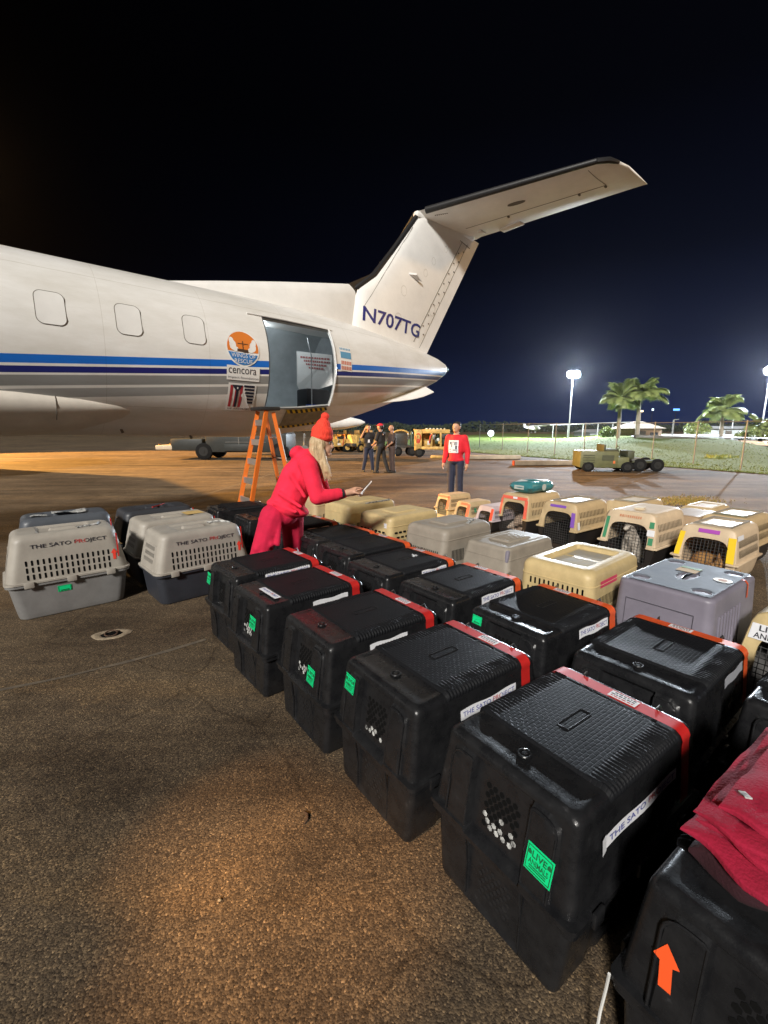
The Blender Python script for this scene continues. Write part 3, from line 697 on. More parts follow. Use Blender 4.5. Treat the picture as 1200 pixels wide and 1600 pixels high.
bm = bmesh.new(); text(bm, 'cencora', .42, .075, lambda x, y: fpt_u(-.79 + x, -.175 + y, .009)); finish('lettering', bm, mat('sticker_ink', (.05, .05, .06), .6), d, smooth=False)
bm = bmesh.new(); text(bm, 'impact foundation', .46, .042, lambda x, y: fpt_u(-.775 + x, -.268 + y, .009)); finish('lettering', bm, mat('sticker_grey_ink', (.30, .30, .31), .6), d, smooth=False)
fs, fu = -.775, -.535
d = decal('flag_sticker', fs, fu, .43, .38, STW)
FR, FK = mat('flag_red', (.42, .03, .04), .5), mat('flag_black', (.012, .014, .03), .5)
bm = bmesh.new()
for k in range(3): grid(bm, 1, 3, lambda a, b: fpt_u(fs - .185 + k * .075 + a * .04, fu - .14 + b * .30, .009), 0)
for pts in ([(-.165, .165), (0.0, .165), (-.075, .06)],):
    bm.faces.new([bm.verts.new(fpt_u(fs + x, fu + y, .012)) for x, y in pts]).material_index = 1
grid(bm, 1, 3, lambda a, b: fpt_u(fs - .095 + a * .035, fu - .14 + b * .22, .0115), 1)
for j in range(6): grid(bm, 1, 1, lambda a, b: fpt_u(fs + .02 + .012 * j + a * (.165 - .012 * j), fu + .14 - j * .045 + b * .030, .009), 1)
finish('flag_motif', bm, [FR, FK], d, smooth=False)
bm = bmesh.new()   # seated white dog outline between the flags
dog = [(-.02, -.15), (.13, -.15), (.12, -.12), (.08, -.07), (.05, .02), (.02, .05), (.03, .09), (0, .08), (-.03, .04), (-.035, .015), (-.005, 0), (-.01, -.07)]
bm.faces.new([bm.verts.new(fpt_u(fs + .02 + x, fu + y, .0145)) for x, y in dog])
st = [(0.018 * (1 if k % 2 else .42) * math.cos(R(36 * k + 54)), .022 * (1 if k % 2 else .42) * math.sin(R(36 * k + 54))) for k in range(10)]
bm.faces.new([bm.verts.new(fpt_u(fs - .078 + x, fu + .125 + y, .0145)) for x, y in st]); finish('white_motif', bm, STW, d, smooth=False)
bm = bmesh.new(); text(bm, 'THE SATO PROJECT', .38, .028, lambda x, y: fpt_u(fs + x, fu - .170 + y, .009)); finish('lettering', bm, FK, d, smooth=False)
# small two-part sticker aft of the door
s0, u0 = 1.13, .20
d = decal('tail_sticker', s0, u0 + .02, .26, .40, STW, .006)
bm = bmesh.new(); grid(bm, 3, 2, lambda a, b: fpt_u(s0 - .12 + a * .24, u0 + .03 + b * .11, .009)); 
for k in range(7): grid(bm, 1, 1, lambda a, b: fpt_u(s0 - .12 + k * .036 + a * .02, u0 + .17 + b * .035, .009))
finish('blue_motif', bm, mat('sticker_sky', (.10, .30, .48), .5), d, smooth=False)
bm = bmesh.new()
for j in range(2):
    for k in range(6): grid(bm, 1, 1, lambda a, b: fpt_u(s0 - .115 + k * .040 + a * .028, u0 - .16 + j * .085 + b * .06, .009))
finish('red_motif', bm, mat('sticker_salmon', (.62, .20, .13), .5), d, smooth=False)
# ================================================================== LADDER
lb = Vector((-1.76, 6.80, 0)); e1 = Vector((.81, .586, 0)); e2 = Vector((.586, -.81, 0))
ORF = mat('orange_fibreglass', (.70, .16, .02), .45, var=.08); ALU = mat('ladder_aluminium', (.62, .62, .60), .35, .8, var=.1, vscale=20)
lad = empty('step_ladder', lb); tag(lad, 'orange fibreglass step ladder standing open under the cargo door', 'ladder')
HT = 1.90
for sgn in (1, -1):
    bm = bmesh.new(); bar(bm, -e1 * .50 + e2 * sgn * .27, Vector((0, 0, HT - .03)) - e1 * .05 + e2 * sgn * .17, .026, .062); finish('front_rail', bm, ORF, lad, smooth=False)
    bm = bmesh.new(); bar(bm, e1 * .38 + e2 * sgn * .25, Vector((0, 0, HT - .05)) + e1 * .06 + e2 * sgn * .15, .024, .055); finish('rear_rail', bm, ORF, lad, smooth=False)
for k in range(6):
    t = (k + 1) / 6.6; p = (-e1 * .50).lerp(-e1 * .05 + Vector((0, 0, HT - .03)), t); w = .27 + (.17 - .27) * t
    bm = bmesh.new(); bar(bm, p - e2 * (w - .014), p + e2 * (w - .014), .03, .085); finish('step', bm, ALU, lad, smooth=False)
for k in range(5):
    t = (k + .8) / 6; p = (e1 * .38).lerp(e1 * .06 + Vector((0, 0, HT - .05)), t); w = .25 - .10 * t
    bm = bmesh.new(); tube(bm, [p - e2 * (w - .014), p + e2 * (w - .014)], .013, 8); finish('rear_brace', bm, ALU, lad)
bm = bmesh.new(); box(bm, (0, 0, HT), (.30, .42, .05), Matrix((e1, -e2, Vector((0, 0, 1)))).transposed(), .012); finish('top_cap', bm, mat('black_cap', (.02, .02, .02), .5), lad)
bm = bmesh.new()
for sgn in (1, -1):
    for q in (-.5, .38): box(bm, e1 * q + e2 * sgn * (.27 if q < 0 else .25) + Vector((0, 0, .03)), (.05, .09, .06), None, .01)
pieces(finish('foot_pad', bm, mat('black_cap', (.02, .02, .02)), lad), 'foot_pad')
bm = bmesh.new(); p = e1 * .27 + Vector((0, 0, .70)); q = e1 * .09 + Vector((0, 0, 1.72))
for a, b in ((.04, .35), (.42, .9)):
    bar(bm, p.lerp(q, a) + e2 * (.205 - .05 * a), p.lerp(q, b) + e2 * (.205 - .05 * b), .028, .062)
pieces(finish('rail_label', bm, WHITETAPE, lad, smooth=False), 'rail_label')
# ================================================================== PET CRATES
class Design:
    """a two-shell pet crate: x long axis (near end at -x), y left, z up"""
    def __init__(s, wb, ws, wt, lb, ls, lt, H, zs, r=.05, lip=.014, disp=None, topf=None, shoulder=.05, ends_in=.004):
        s.H, s.zs, s.disp, s.topf, s.r = H, zs, disp, topf, r
        lo = [(0, lb - .016, wb - .016), (.008, lb - .004, wb - .004), (.022, lb, wb)]
        for k in range(1, 9):
            t = k / 8; z = .022 + (zs - .026 - .022) * t; lo.append((z, lb + (ls - .012 - lb) * t ** .9, wb + (ws - .012 - wb) * t ** .9))
        lo += [(zs - .022, ls + lip * .6, ws + lip * .6), (zs - .004, ls + lip * .6, ws + lip * .6), (zs - .002, ls - .01, ws - .01)]
        s.lo = lo
        up = [(zs, ls - .01, ws - .01), (zs + .001, ls + lip, ws + lip), (zs + .016, ls + lip, ws + lip), (zs + .02, ls - .004, ws - .004)]
        zt = H - shoulder; nz = 14
        for k in range(1, nz + 1):
            t = k / nz; z = zs + .02 + (zt - zs - .02) * t; e = t ** 1.15
            up.append((z, ls - .004 + (lt + .012 - ls + .004) * e, ws - .004 + (wt + .012 - ws + .004) * e))
        for k in range(1, 7):
            q = k / 6 * math.pi / 2; up.append((zt + shoulder * math.sin(q), lt + .012 - shoulder * .9 * (1 - math.cos(q)), wt + .012 - shoulder * .9 * (1 - math.cos(q))))
        s.up = up
        pts = [(b, z) for z, a, b in up[3:]]      # right-hand wall from seam to crown
        s.sec = [(p[0], p[1]) for p in pts] + [(0, H)]
        s.sl = [0]
        for a, b in zip(s.sec, s.sec[1:]): s.sl.append(s.sl[-1] + math.hypot(b[0] - a[0], b[1] - a[1]))
        s.slen = s.sl[-1]
    def ab(s, z):
        tab = s.lo if z < s.zs else s.up[3:]
        return lerp(tab, z)
    def sect(s, x, l, off=.003):
        """wrap-round strip coordinate: l=0 crown centre, l<0 towards the right wall"""
        d = s.slen - abs(l); sg = -1 if l < 0 else 1
        d = max(0, min(s.slen - 1e-6, d))
        for i in range(len(s.sl) - 1):
            if d <= s.sl[i + 1] + 1e-9:
                t = (d - s.sl[i]) / (s.sl[i + 1] - s.sl[i]); a, b = s.sec[i], s.sec[i + 1]
                y, z = a[0] + (b[0] - a[0]) * t, a[1] + (b[1] - a[1]) * t
                tx, tz = b[0] - a[0], b[1] - a[1]; m = math.hypot(tx, tz); ny, nz = tz / m, -tx / m
                return Vector((x, sg * (y + ny * off), z + nz * off))
        return Vector((x, 0, s.H + off))
    def wall(s, x, z, off=.003, side=-1):
        a, b = s.ab(z); return Vector((x, side * (b + off), z))
    def end(s, v, z, off=.003, near=True):
        """v to the right as seen by someone facing that end"""
        a, b = s.ab(z); o = off
        if s.disp and near: o -= s.disp('near', 0, -v, z)
        return Vector((-(a + o), -v, z)) if near else Vector((a + off, v, z))
    def ring(s, z, a, b, dz=True, N=(40, 30, 7)):
        nl, ns, nc = N; r = min(s.r, a * .9, b * .9); P = []
        def add(x, y, nx, ny, tg):
            d = s.disp(tg, x, y, z) if (s.disp and dz) else 0
            P.append(Vector((x - nx * d, y - ny * d, z)))
        for i in range(nl): add(-(a - r) + 2 * (a - r) * i / nl, -b, 0, -1, 'side')
        for i in range(nc): q = R(-90 + 90 * i / nc); add(a - r + r * math.cos(q), -(b - r) + r * math.sin(q), math.cos(q), math.sin(q), 'corner')
        for i in range(ns): add(a, -(b - r) + 2 * (b - r) * i / ns, 1, 0, 'far')
        for i in range(nc): q = R(90 * i / nc); add(a - r + r * math.cos(q), b - r + r * math.sin(q), math.cos(q), math.sin(q), 'corner')
        for i in range(nl): add(a - r - 2 * (a - r) * i / nl, b, 0, 1, 'side')
        for i in range(nc): q = R(90 + 90 * i / nc); add(-(a - r) + r * math.cos(q), b - r + r * math.sin(q), math.cos(q), math.sin(q), 'corner')
        for i in range(ns): add(-a, s.ypos(i / ns, b - r), -1, 0, 'near')
        for i in range(nc): q = R(180 + 90 * i / nc); add(-(a - r) + r * math.cos(q), -(b - r) + r * math.sin(q), math.cos(q), math.sin(q), 'corner')
        return P
    def ypos(s, f, B):
        if not s.disp: return B * (1 - 2 * f)
        # cluster vertices where the moulded band steps
        K = [(0, B), (.22, .116), (.28, .108), (.5, 0), (.72, -.108), (.78, -.116), (1, -B)]
        return lerp(K, f)[0]
    def dense(s, tab, step):
        out = [tab[0]]
        for a, b in zip(tab, tab[1:]):
            k = max(1, int((b[0] - a[0]) / step))
            out += [tuple(p + (q - p) * i / k for p, q in zip(a, b)) for i in range(1, k + 1)]
        return out
    def lower_mesh(s, m):
        bm = bmesh.new(); step = .013 if s.disp else .05; N = (40, 44, 7) if s.disp else (12, 8, 6)
        loft(bm, [s.ring(*t, N=N) for t in s.dense(s.lo, step)]); return fin_mesh('lower_shell', bm, m)
    def upper_mesh(s, m):
        bm = bmesh.new(); step = .013 if s.disp else .05; N = (40, 44, 7) if s.disp else ((44, 30, 7) if s.topf else (12, 8, 6))
        rings = [s.ring(*t, N=N) for t in s.dense(s.up, step)]
        last = rings[-1]; nin = 20 if s.topf else 4
        for k in range(1, nin):
            f = 1 - (k / nin) ** .9 * .98
            rings.append([Vector((p.x * f, p.y * f, s.H + (s.topf(p.x * f, p.y * f) if s.topf else 0))) for p in last])
        loft(bm, rings, cap0=False); return fin_mesh('upper_shell', bm, m)
def fin_mesh(name, bm, mats, angle=32, smooth=True):
    bmesh.ops.recalc_face_normals(bm, faces=bm.faces)
    me = bpy.data.meshes.new(name); bm.to_mesh(me); bm.free()
    for m in (mats if isinstance(mats, (list, tuple)) else [mats]): me.materials.append(m)
    if smooth:
        for p in me.polygons: p.use_smooth = True
        me.set_sharp_from_angle(angle=R(angle))
    return me
# ---- black end-vented crates
def bdisp(tg, x, y, z):
    if tg == 'near' and z > .30:
        v = abs(y); rec = .018 * (1 - sstep(.110, .1135, v)) * (1 - sstep(.545, .552, z)); pad = 0
        if v > .110:      # raised pads with a rounded top outer corner
            ov, oz = max(0, v - .165), max(0, z - .502); d = math.hypot(ov, oz); pad = -.014 * sstep(.110, .1135, v) * (1 - sstep(.036, .040, d)) * sstep(.300, .306, z)
        return rec + pad
    if tg in ('near', 'far'):
        v = y; d = 0
        if z > .30:                                # recessed centre band between raised pads
            if abs(v) < .118: d = .013 * (1 - sstep(.108, .118, abs(v)))
            if z > .525: d *= 1 - sstep(.525, .545, z)
        elif z > .02:
            if abs(v) < .115: d = .012 * (1 - sstep(.109, .1145, abs(v)))
            if z > .245: d *= 1 - sstep(.245, .258, z)
        return d
    if tg == 'side':
        if z < .25: return .009 * (1 - sstep(.018, .03, abs(abs(x) - .20)))
        if .31 < z < .42: return .007 * (1 - sstep(.02, .03, abs(abs(x) - .12)))
    return 0
def btop(x, y):
    h = 0
    h += .004 * sstep(.0, .02, .06 - abs(x + .262))
    return -h
BD = Design(.243, .280, .243, .396, .402, .350, .588, .285, r=.026, disp=bdisp, topf=btop, shoulder=.034)
B_LO, B_UP = BD.lower_mesh(BLACK), BD.upper_mesh(BLACK)
# ridged, textured centre panel of the roof
bm = bmesh.new()
def panel(u, v):
    x = -.205 + .445 * u; lm = .275; l = (v * 2 - 1) * lm
    e = min(sstep(0, .02, u), sstep(0, .02, 1 - u)) * min(sstep(0, .04, v), sstep(0, .04, 1 - v))
    sh = sstep(.17, .205, abs(l)) 
    o = -.004 + .013 * e + e * sh * .0032 * math.sin(2 * math.pi * x / .0175)
    return BD.sect(x, l, o)
grid(bm, 150, 48, panel); B_PANEL = fin_mesh('ridged_panel', bm, BLACKTEX, 50)
bm = bmesh.new(); tube(bm, [BD.sect(.02 + sx * .075, sy * .020, .0095) for sx, sy in ((-1, -.5), (-.97, -1), (.97, -1), (1, -.5), (1, .5), (.97, 1), (-.97, 1), (-1, .5))], .0016, 5, closed=True); B_OUT = fin_mesh('moulded_outline', bm, BLACK)
# rounded edges of the raised end pads
B_EDGE = []
for sg in (-1, 1):
    bm = bmesh.new(); P = [(.1165, .306), (.1165, .44), (.1165, .538), (.125, .543), (.160, .543)] + [(.165 + .038 * math.sin(q), .504 + .038 * math.cos(q)) for q in (.3, .7, 1.1, 1.5)] + [(.203, .44), (.203, .308)]
    tube(bm, [Vector((-(BD.ab(z)[0] + .0125), sg * v, z)) for v, z in P], .0042, 6); B_EDGE.append(fin_mesh('pad_edge', bm, BLACK))
    bm = bmesh.new(); P = [(.112, .262), (.112, .15), (.112, .03)]; tube(bm, [Vector((-(BD.ab(z)[0] - .001), sg * v, z)) for v, z in P], .0040, 6); B_EDGE.append(fin_mesh('lower_edge', bm, BLACK))
# end vent: hexagonal holes
def hexvent(white_rows, rnd, rows=9, cols=5):
    bm = bmesh.new()
    for j in range(rows):
        for i in range(cols):
            v = (i - (cols - 1) / 2 + (.25 if j % 2 else -.25)) * .0262; z = .345 + j * .0165
            if rnd.random() < .04: continue
            w = j < white_rows and rnd.random() < .88 - .10 * j
            a = BD.end(v, z, .0012); b = BD.end(v, z + .01, .0012); up = b - a; n = Vector((-1, 0, 0)) - up * (Vector((-1, 0, 0)).dot(up) / up.length_squared)
            disc(bm, a, n, .0104 if not w else .0100, 6, 1 if w else 0, up=up)
    return fin_mesh('vent_holes', bm, [DARKHOLE, WHITEPAD], smooth=False)
rv = random.Random(11)
B_VENT = [hexvent(k, rv) for k in (0, 3, 4, 4, 2)]
bm = bmesh.new()
for j in range(7):
    for i in range(5):
        v = (i - 2 + (.25 if j % 2 else -.25)) * .026; z = .075 + j * .0185
        a = BD.end(v, z, .001); b = BD.end(v, z + .01, .001); up = b - a; n = Vector((-1, 0, 0)) - up * (Vector((-1, 0, 0)).dot(up) / up.length_squared); disc(bm, a, n, .0085, 6, up=up)
B_VENTLOW = fin_mesh('lower_vent_holes', bm, mat('blind_vent', (.006, .006, .007), .7), smooth=False)
bm = bmesh.new(); tube(bm, [(-.262 + .02 * math.cos(a), .0 + .02 * math.sin(a), BD.H + .001) for a in [2 * math.pi * k / 16 for k in range(16)]], .004, 6, closed=True); disc(bm, (-.262, 0, BD.H + .0035), (0, 0, 1), .009, 10, up=(1, 0, 0)); B_KNOB = fin_mesh('moulded_boss', bm, BLACK)
# far end wire door and its latch wires
bm = bmesh.new(); a1 = .372
for k in range(10): y = -.17 + .34 * k / 9; tube(bm, [(.408, y, .12), (.405, y, .285), (.375, y, .49)], .0025, 5)
for k in range(12): z = .12 + .37 * k / 11; xx = .409 if z < .29 else .409 - (z - .285) * .165; tube(bm, [(xx, -.17, z), (xx, .17, z)], .0025, 5)
B_DOOR = fin_mesh('wire_door', bm, METAL)
bm = bmesh.new()
for y in (-.15, .15): tube(bm, [(.385, y, .50), (.362, y, .575), (.345, y * .97, .602), (.325, y * .96, .596)], .0045, 6); tube(bm, [(.40, y - .03, .47), (.392, y, .515), (.40, y + .03, .47)], .004, 6)
B_LATCH = split_mesh(fin_mesh('door_latch', bm, METAL))
bm = bmesh.new()
for sd in (-1, 1):
    for x in (-.3, -.05, .22): box(bm, (x, sd * .298, .285), (.05, .014, .05), None, .004)
B_CLIP = split_mesh(fin_mesh('side_clip', bm, BLACK))
def strap_mesh(m): 
    bm = bmesh.new(); grid(bm, 1, 60, lambda u, v: BD.sect(.256 + .062 * u, (v * 2 - 1) * .50, .0085 if abs(v * 2 - 1) < .56 else .0045)); return fin_mesh('tape_strap', bm, m, 60)
B_STRAP = {'red': strap_mesh(REDTAPE), 'orange': strap_mesh(REDTAPE_LIT)}  # second strap is red tape tinted as if under amber light
def strap_label(c, sd):
    r = random.Random(sd); bm = bmesh.new(); grid(bm, 1, 6, lambda u, v: BD.sect(.264 + .046 * u, c + (v - .5) * .105, .0100))
    o = fin_mesh('strap_label', bm, WHITETAPE)
    bm = bmesh.new()
    for j in range(3):
        y = -.042
        while y < .04:
            w = r.uniform(.006, .016); x0 = .270 + j * .0135
            bm.faces.new([bm.verts.new(BD.sect(x, c + q, .0112)) for x, q in ((x0, y), (x0, y + w), (x0 + .007, y + w), (x0 + .007, y))]).material_index = 0 if j < 1 else 1; y += w + .004
    return o, fin_mesh('printed_lines', bm, [INKRED, INKBLACK], smooth=False)
def lettering(fn, w, h, ink=INKBLUE, red=True, bold=.006):
    bm = bmesh.new(); r = random.Random(int(w * 999)); 
    def jit(x, y): return fn(x, y + .03 * h * math.sin(x * 45) + .0)
    text(bm, 'THE SATO PROJECT', w, h, jit, 0, bold=bold, split=[(.565, .72, 1)] if red else None)
    return fin_mesh('lettering', bm, [ink, INKRED], smooth=False)
def add(t, name, me, label=None):
    o = place(name, me, t)
    if label: o['label'] = label
    return o
def side_label(t, D, x0, x1, lc, h, ink=INKBLUE, flap=False, blank=False, mt=None):
    bm = bmesh.new(); grid(bm, 10, 4, lambda u, v: D.sect(x0 + (x1 - x0) * u, lc + (v - .5) * h + .004 * math.sin(u * 9), .0048))
    if flap: grid(bm, 2, 4, lambda u, v: D.sect(x0 - .03 * u, lc + (v - .5) * h * 1.25, .0052 + .006 * u))
    o = add(t, 'side_label', fin_mesh('side_label', bm, mt or WHITETAPE))
    if not blank:
        xm = (x0 + x1) / 2; o2 = place('lettering', lettering(lambda x, y: D.sect(xm + x, lc + y, .0064), (x1 - x0) * .93, h * .62, ink), o)
    return o
def green_sticker(t, D, v, z, w=.085, h=.072, tilt=.1, fnn=None, words=True):
    f0 = fnn or (lambda x, y, off: Vector((-(D.ab(z + y)[0] + off + .0125), -(v + x), z + y)))
    ct, st = math.cos(tilt), math.sin(tilt)
    f = lambda x, y, off: f0(x * ct - y * st, x * st + y * ct, off)
    def ed(x, off):   # keep the sticker flat over the panel step
        return off
    bm = bmesh.new(); grid(bm, 3, 3, lambda a, b: f((a - .5) * w, (b - .5) * h, .004)); o = add(t, 'live_animals_sticker', fin_mesh('live_animals_sticker', bm, GREENST))
    bm = bmesh.new(); P = [f(x * w * .46, y * h * .44, .0056) for x, y in ((-1, -1), (1, -1), (1, 1), (-1, 1))]
    Q = [f(x * w * .43, y * h * .41, .0056) for x, y in ((-1, -1), (1, -1), (1, 1), (-1, 1))]
    va, vb = [bm.verts.new(p) for p in P], [bm.verts.new(p) for p in Q]
    for i in range(4): bm.faces.new((va[i], va[(i + 1) % 4], vb[(i + 1) % 4], vb[i]))
    if words:
        text(bm, 'LIVE', w * .55, h * .24, lambda x, y: f(x, y + h * .20, .0058), bold=.02); text(bm, 'ANIMALS', w * .74, h * .20, lambda x, y: f(x, y - h * .08, .0058), bold=.02)
        for s in (-1, 1): bm.faces.new([bm.verts.new(f(s * w * .37 + x, h * .2 + y, .0058)) for x, y in ((-.006, -.006), (.006, -.006), (.006, .003), (0, .010), (-.006, .003))])
    for j in range(2): bm.faces.new([bm.verts.new(f(x * w, (-.26 - .08 * j) * h + y, .0058)) for x, y in ((-.32, 0), (.32, 0), (.32, .003), (-.32, .003))])
    place('sticker_print', fin_mesh('sticker_print', bm, DKGREEN, smooth=False), o)
def black_crate(x, y, a, label, vent=0, strap='red', slabel=-.06, group='black pet crates in rows', **kw):
    t = empty('pet_crate', (x, y, 0), a); tag(t, label, 'pet crate', group)
    up = add(t, 'upper_shell', B_UP); place('ridged_panel', B_PANEL, up); place('moulded_boss', B_KNOB, up); place('moulded_outline', B_OUT, up); [place(q.name.split('.')[0], q, up if q.name.startswith('pad') else t) for q in B_EDGE]; place('vent_holes', B_VENT[vent], up)
    lo = add(t, 'lower_shell', B_LO); place('vent_holes', B_VENTLOW, lo); [place('side_clip', q, lo) for q in B_CLIP]
    add(t, 'wire_door', B_DOOR); [add(t, 'door_latch', q) for q in B_LATCH]
    if strap:
        s = add(t, 'tape_strap', B_STRAP[strap]); l, p = strap_label(slabel, int(x * 1000) % 97); lo_ = place('strap_label', l, s); place('printed_lines', p, lo_)
    return t
def arrow(t, f, w, h, m=ARROWM, tilt=0):
    ct, st = math.cos(tilt), math.sin(tilt); bm = bmesh.new()
    P = [(-.24, -.5), (.24, -.5), (.24, .12), (.5, .12), (0, .5), (-.5, .12), (-.24, .12)]
    P = [(x * w * ct - y * h * st, x * w * st + y * h * ct) for x, y in P]
    c = bm.verts.new(f(0, 0)); V_ = [bm.verts.new(f(*p)) for p in P]
    for a, b in zip(V_, V_[1:] + V_[:1]): bm.faces.new((c, a, b))
    return add(t, 'arrow_sticker', fin_mesh('arrow_sticker', bm, m, smooth=False))
LS = -(BD.slen - .165)      # height line of side labels
# front row, nearest to farthest
t = black_crate(.671, 1.438, .619, 'large black pet crate nearest the camera with a square green sticker low on its end', 3, slabel=-.04)
side_label(t, BD, -.235, .215, LS - .005, .040, flap=True); green_sticker(t, BD, .168, .405, .088, .085, -.05)
t = black_crate(.262, 1.923, .633, 'black pet crate with green sticker high on its left, second in the front row', 4, slabel=-.04)
side_label(t, BD, -.135, .215, LS + .01, .045); green_sticker(t, BD, -.175, .50, .075, .075, -.06)
t = black_crate(-.126, 2.416, .648, 'black pet crate with green sticker beside its vent, third in the front row', 1, slabel=-.02)
side_label(t, BD, -.245, -.165, LS - .10, .07, blank=True)
side_label(t, BD, -.13, .12, LS + .05, .03, blank=True); green_sticker(t, BD, .125, .395, .075, .085, -.08)
t = black_crate(-.579, 2.912, .70, 'black pet crate with a white strip across its near roof edge, in the front row', 2, slabel=-.02)
bm = bmesh.new(); grid(bm, 2, 8, lambda u, v: BD.sect(-.265 + .045 * u, -.17 + .23 * v, .006)); o = add(t, 'roof_label', fin_mesh('roof_label', bm, WHITETAPE))
place('lettering', lettering(lambda x, y: BD.sect(-.243 + y * 1.0, -.055 - x, .0078), .2, .022), o)
side_label(t, BD, -.05, .22, LS + .06, .03, blank=True); green_sticker(t, BD, .115, .455, .085, .075, -.06)
t = black_crate(-.93, 3.43, .70, 'black pet crate at the left end of the front row, beside the woman in red', 0, slabel=.02)
side_label(t, BD, -.14, .235, LS + .075, .05); green_sticker(t, BD, -.215, .475, .07, .085, -.05)
# second row
t = black_crate(1.339, 1.998, .665, 'glossy black pet crate with lit ribbed edge, in front of the lilac grey crate', 0, 'orange', slabel=.02)
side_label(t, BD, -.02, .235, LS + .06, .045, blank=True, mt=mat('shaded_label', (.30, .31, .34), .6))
t = black_crate(.953, 2.51, .625, 'black pet crate with a white sealed corner strip, in front of the large cream crate', 0, 'orange', slabel=.07)
side_label(t, BD, -.06, .235, LS + .055, .05); green_sticker(t, BD, -.18, .535, .07, .05, 0, words=False)
t = black_crate(.544, 2.989, .671, 'black pet crate with faint name tape, in front of the brown grey flat-roofed crate', 0, 'orange', slabel=.07)
side_label(t, BD, -.10, .235, LS + .065, .05)
t = black_crate(.147, 3.455, .673, 'black pet crate with a torn white scrap lying on its roof', 0, 'orange', slabel=.11)
side_label(t, BD, -.03, .235, LS + .07, .05)
bm = bmesh.new(); 
for q in ((0, 0, .055, .03), (.03, .02, .03, .04)): grid(bm, 2, 2, lambda u, v: Vector((.10 + q[0] + u * q[2], -.02 + q[1] + v * q[3], BD.H + .011 + .008 * math.sin(u * 7 + v * 5))))
add(t, 'torn_label', fin_mesh('torn_label', bm, WHITETAPE)); green_sticker(t, BD, -.18, .44, .07, .07, 0, words=False)
t = black_crate(-.169, 3.981, .68, 'plain roofed black pet crate right of the woman, facing the oval-vented tan crate', 0, 'orange', slabel=.10)
t = black_crate(-.50, 4.43, .68, 'black pet crate partly behind the woman, with a green scrap at its near end', 0, 'orange', slabel=.10); green_sticker(t, BD, -.15, .40, .06, .05, 0, words=False)
t = black_crate(-.93, 4.90, .68, 'black pet crate behind the woman with a white name strip below her sleeve', 0, 'orange', slabel=.1)
side_label(t, BD, -.06, .21, LS + .07, .05)
t = black_crate(-1.40, 5.40, .66, 'brownish black pet crate just left of the woman, behind the taupe crates', 0, None); 
bm = bmesh.new(); grid(bm, 2, 2, lambda u, v: BD.sect(.1 + .12 * u, .05 + .08 * v, .006)); add(t, 'roof_label', fin_mesh('roof_label', bm, mat('buff_label', (.55, .40, .22), .6)))
t = black_crate(-1.98, 6.02, .62, 'dark low black pet crate at the foot of the orange ladder', 0, None)
t = black_crate(1.064, .883, .611, 'black pet crate at bottom right with orange arrow, under the crimson clothes', 1, None)
arrow(t, lambda x, y: Vector((-(BD.ab(.435 + y)[0] + .0165), .18 - x, .435 + y)), .055, .105, tilt=.10)
t = black_crate(1.857, 1.609, .636, 'black pet crate at the right edge behind the crimson clothes', 0, 'orange'); green_sticker(t, BD, -.05, .415, .11, .06, .15, words=False)
# ---- light coloured crates
def slots(name, pts, w, h, m=DARKHOLE, seg=8):
    bm = bmesh.new()
    for p, n, up in pts: disc(bm, p, n, w, seg, 0, sx=h, up=up)
    return fin_mesh(name, bm, m, smooth=False)
def wall_slots(D, xs, zs, side=-1, stag=0):
    o = []
    for j, z in enumerate(zs):
        for i, x in enumerate(xs):
            xx = x + (stag if j % 2 else 0); a, b = D.wall(xx, z, .0015, side), D.wall(xx, z + .01, .0015, side); up = b - a; n = Vector((0, side, 0)); n -= up * (n.dot(up) / up.length_squared); o.append((a, n, up))
    return o
def end_slots(D, vs, zs, stag=0):
    o = []
    for j, z in enumerate(zs):
        for v in vs:
            vv = v + (stag if j % 2 else 0); a, b = D.end(vv, z, .0015), D.end(vv, z + .01, .0015); up = b - a; n = Vector((-1, 0, 0)); n -= up * (n.dot(up) / up.length_squared); o.append((a, n, up))
    return o
def shell_crate(D, x, y, a, label, mu, ml, group=None):
    t = empty('pet_crate', (x, y, 0), a); tag(t, label, 'pet crate', group)
    up = add(t, 'upper_shell', D.upper_mesh(mu)); lo = add(t, 'lower_shell', D.lower_mesh(ml)); return t, up, lo
def bolts(t, D, m, xs=(-.3, 0, .3)):
    bm = bmesh.new()
    for sd in (-1, 1):
        for x in xs: box(bm, D.wall(x, D.zs - .005, .012, sd), (.07, .014, .05), None, .004)
    me = fin_mesh('side_clip', bm, m)
    for q in split_mesh(me): add(t, 'side_clip', q)
GG = 'grey and taupe pet crates on the left'
def gtop(x, y):
    h = 0
    if abs(x) < .20 and abs(y) < .16: h -= .018 * sstep(0, .02, .20 - abs(x)) * sstep(0, .02, .16 - abs(y))
    if abs(x) < .10 and abs(y) < .03: h += .022 * sstep(0, .01, .03 - abs(y))
    return h
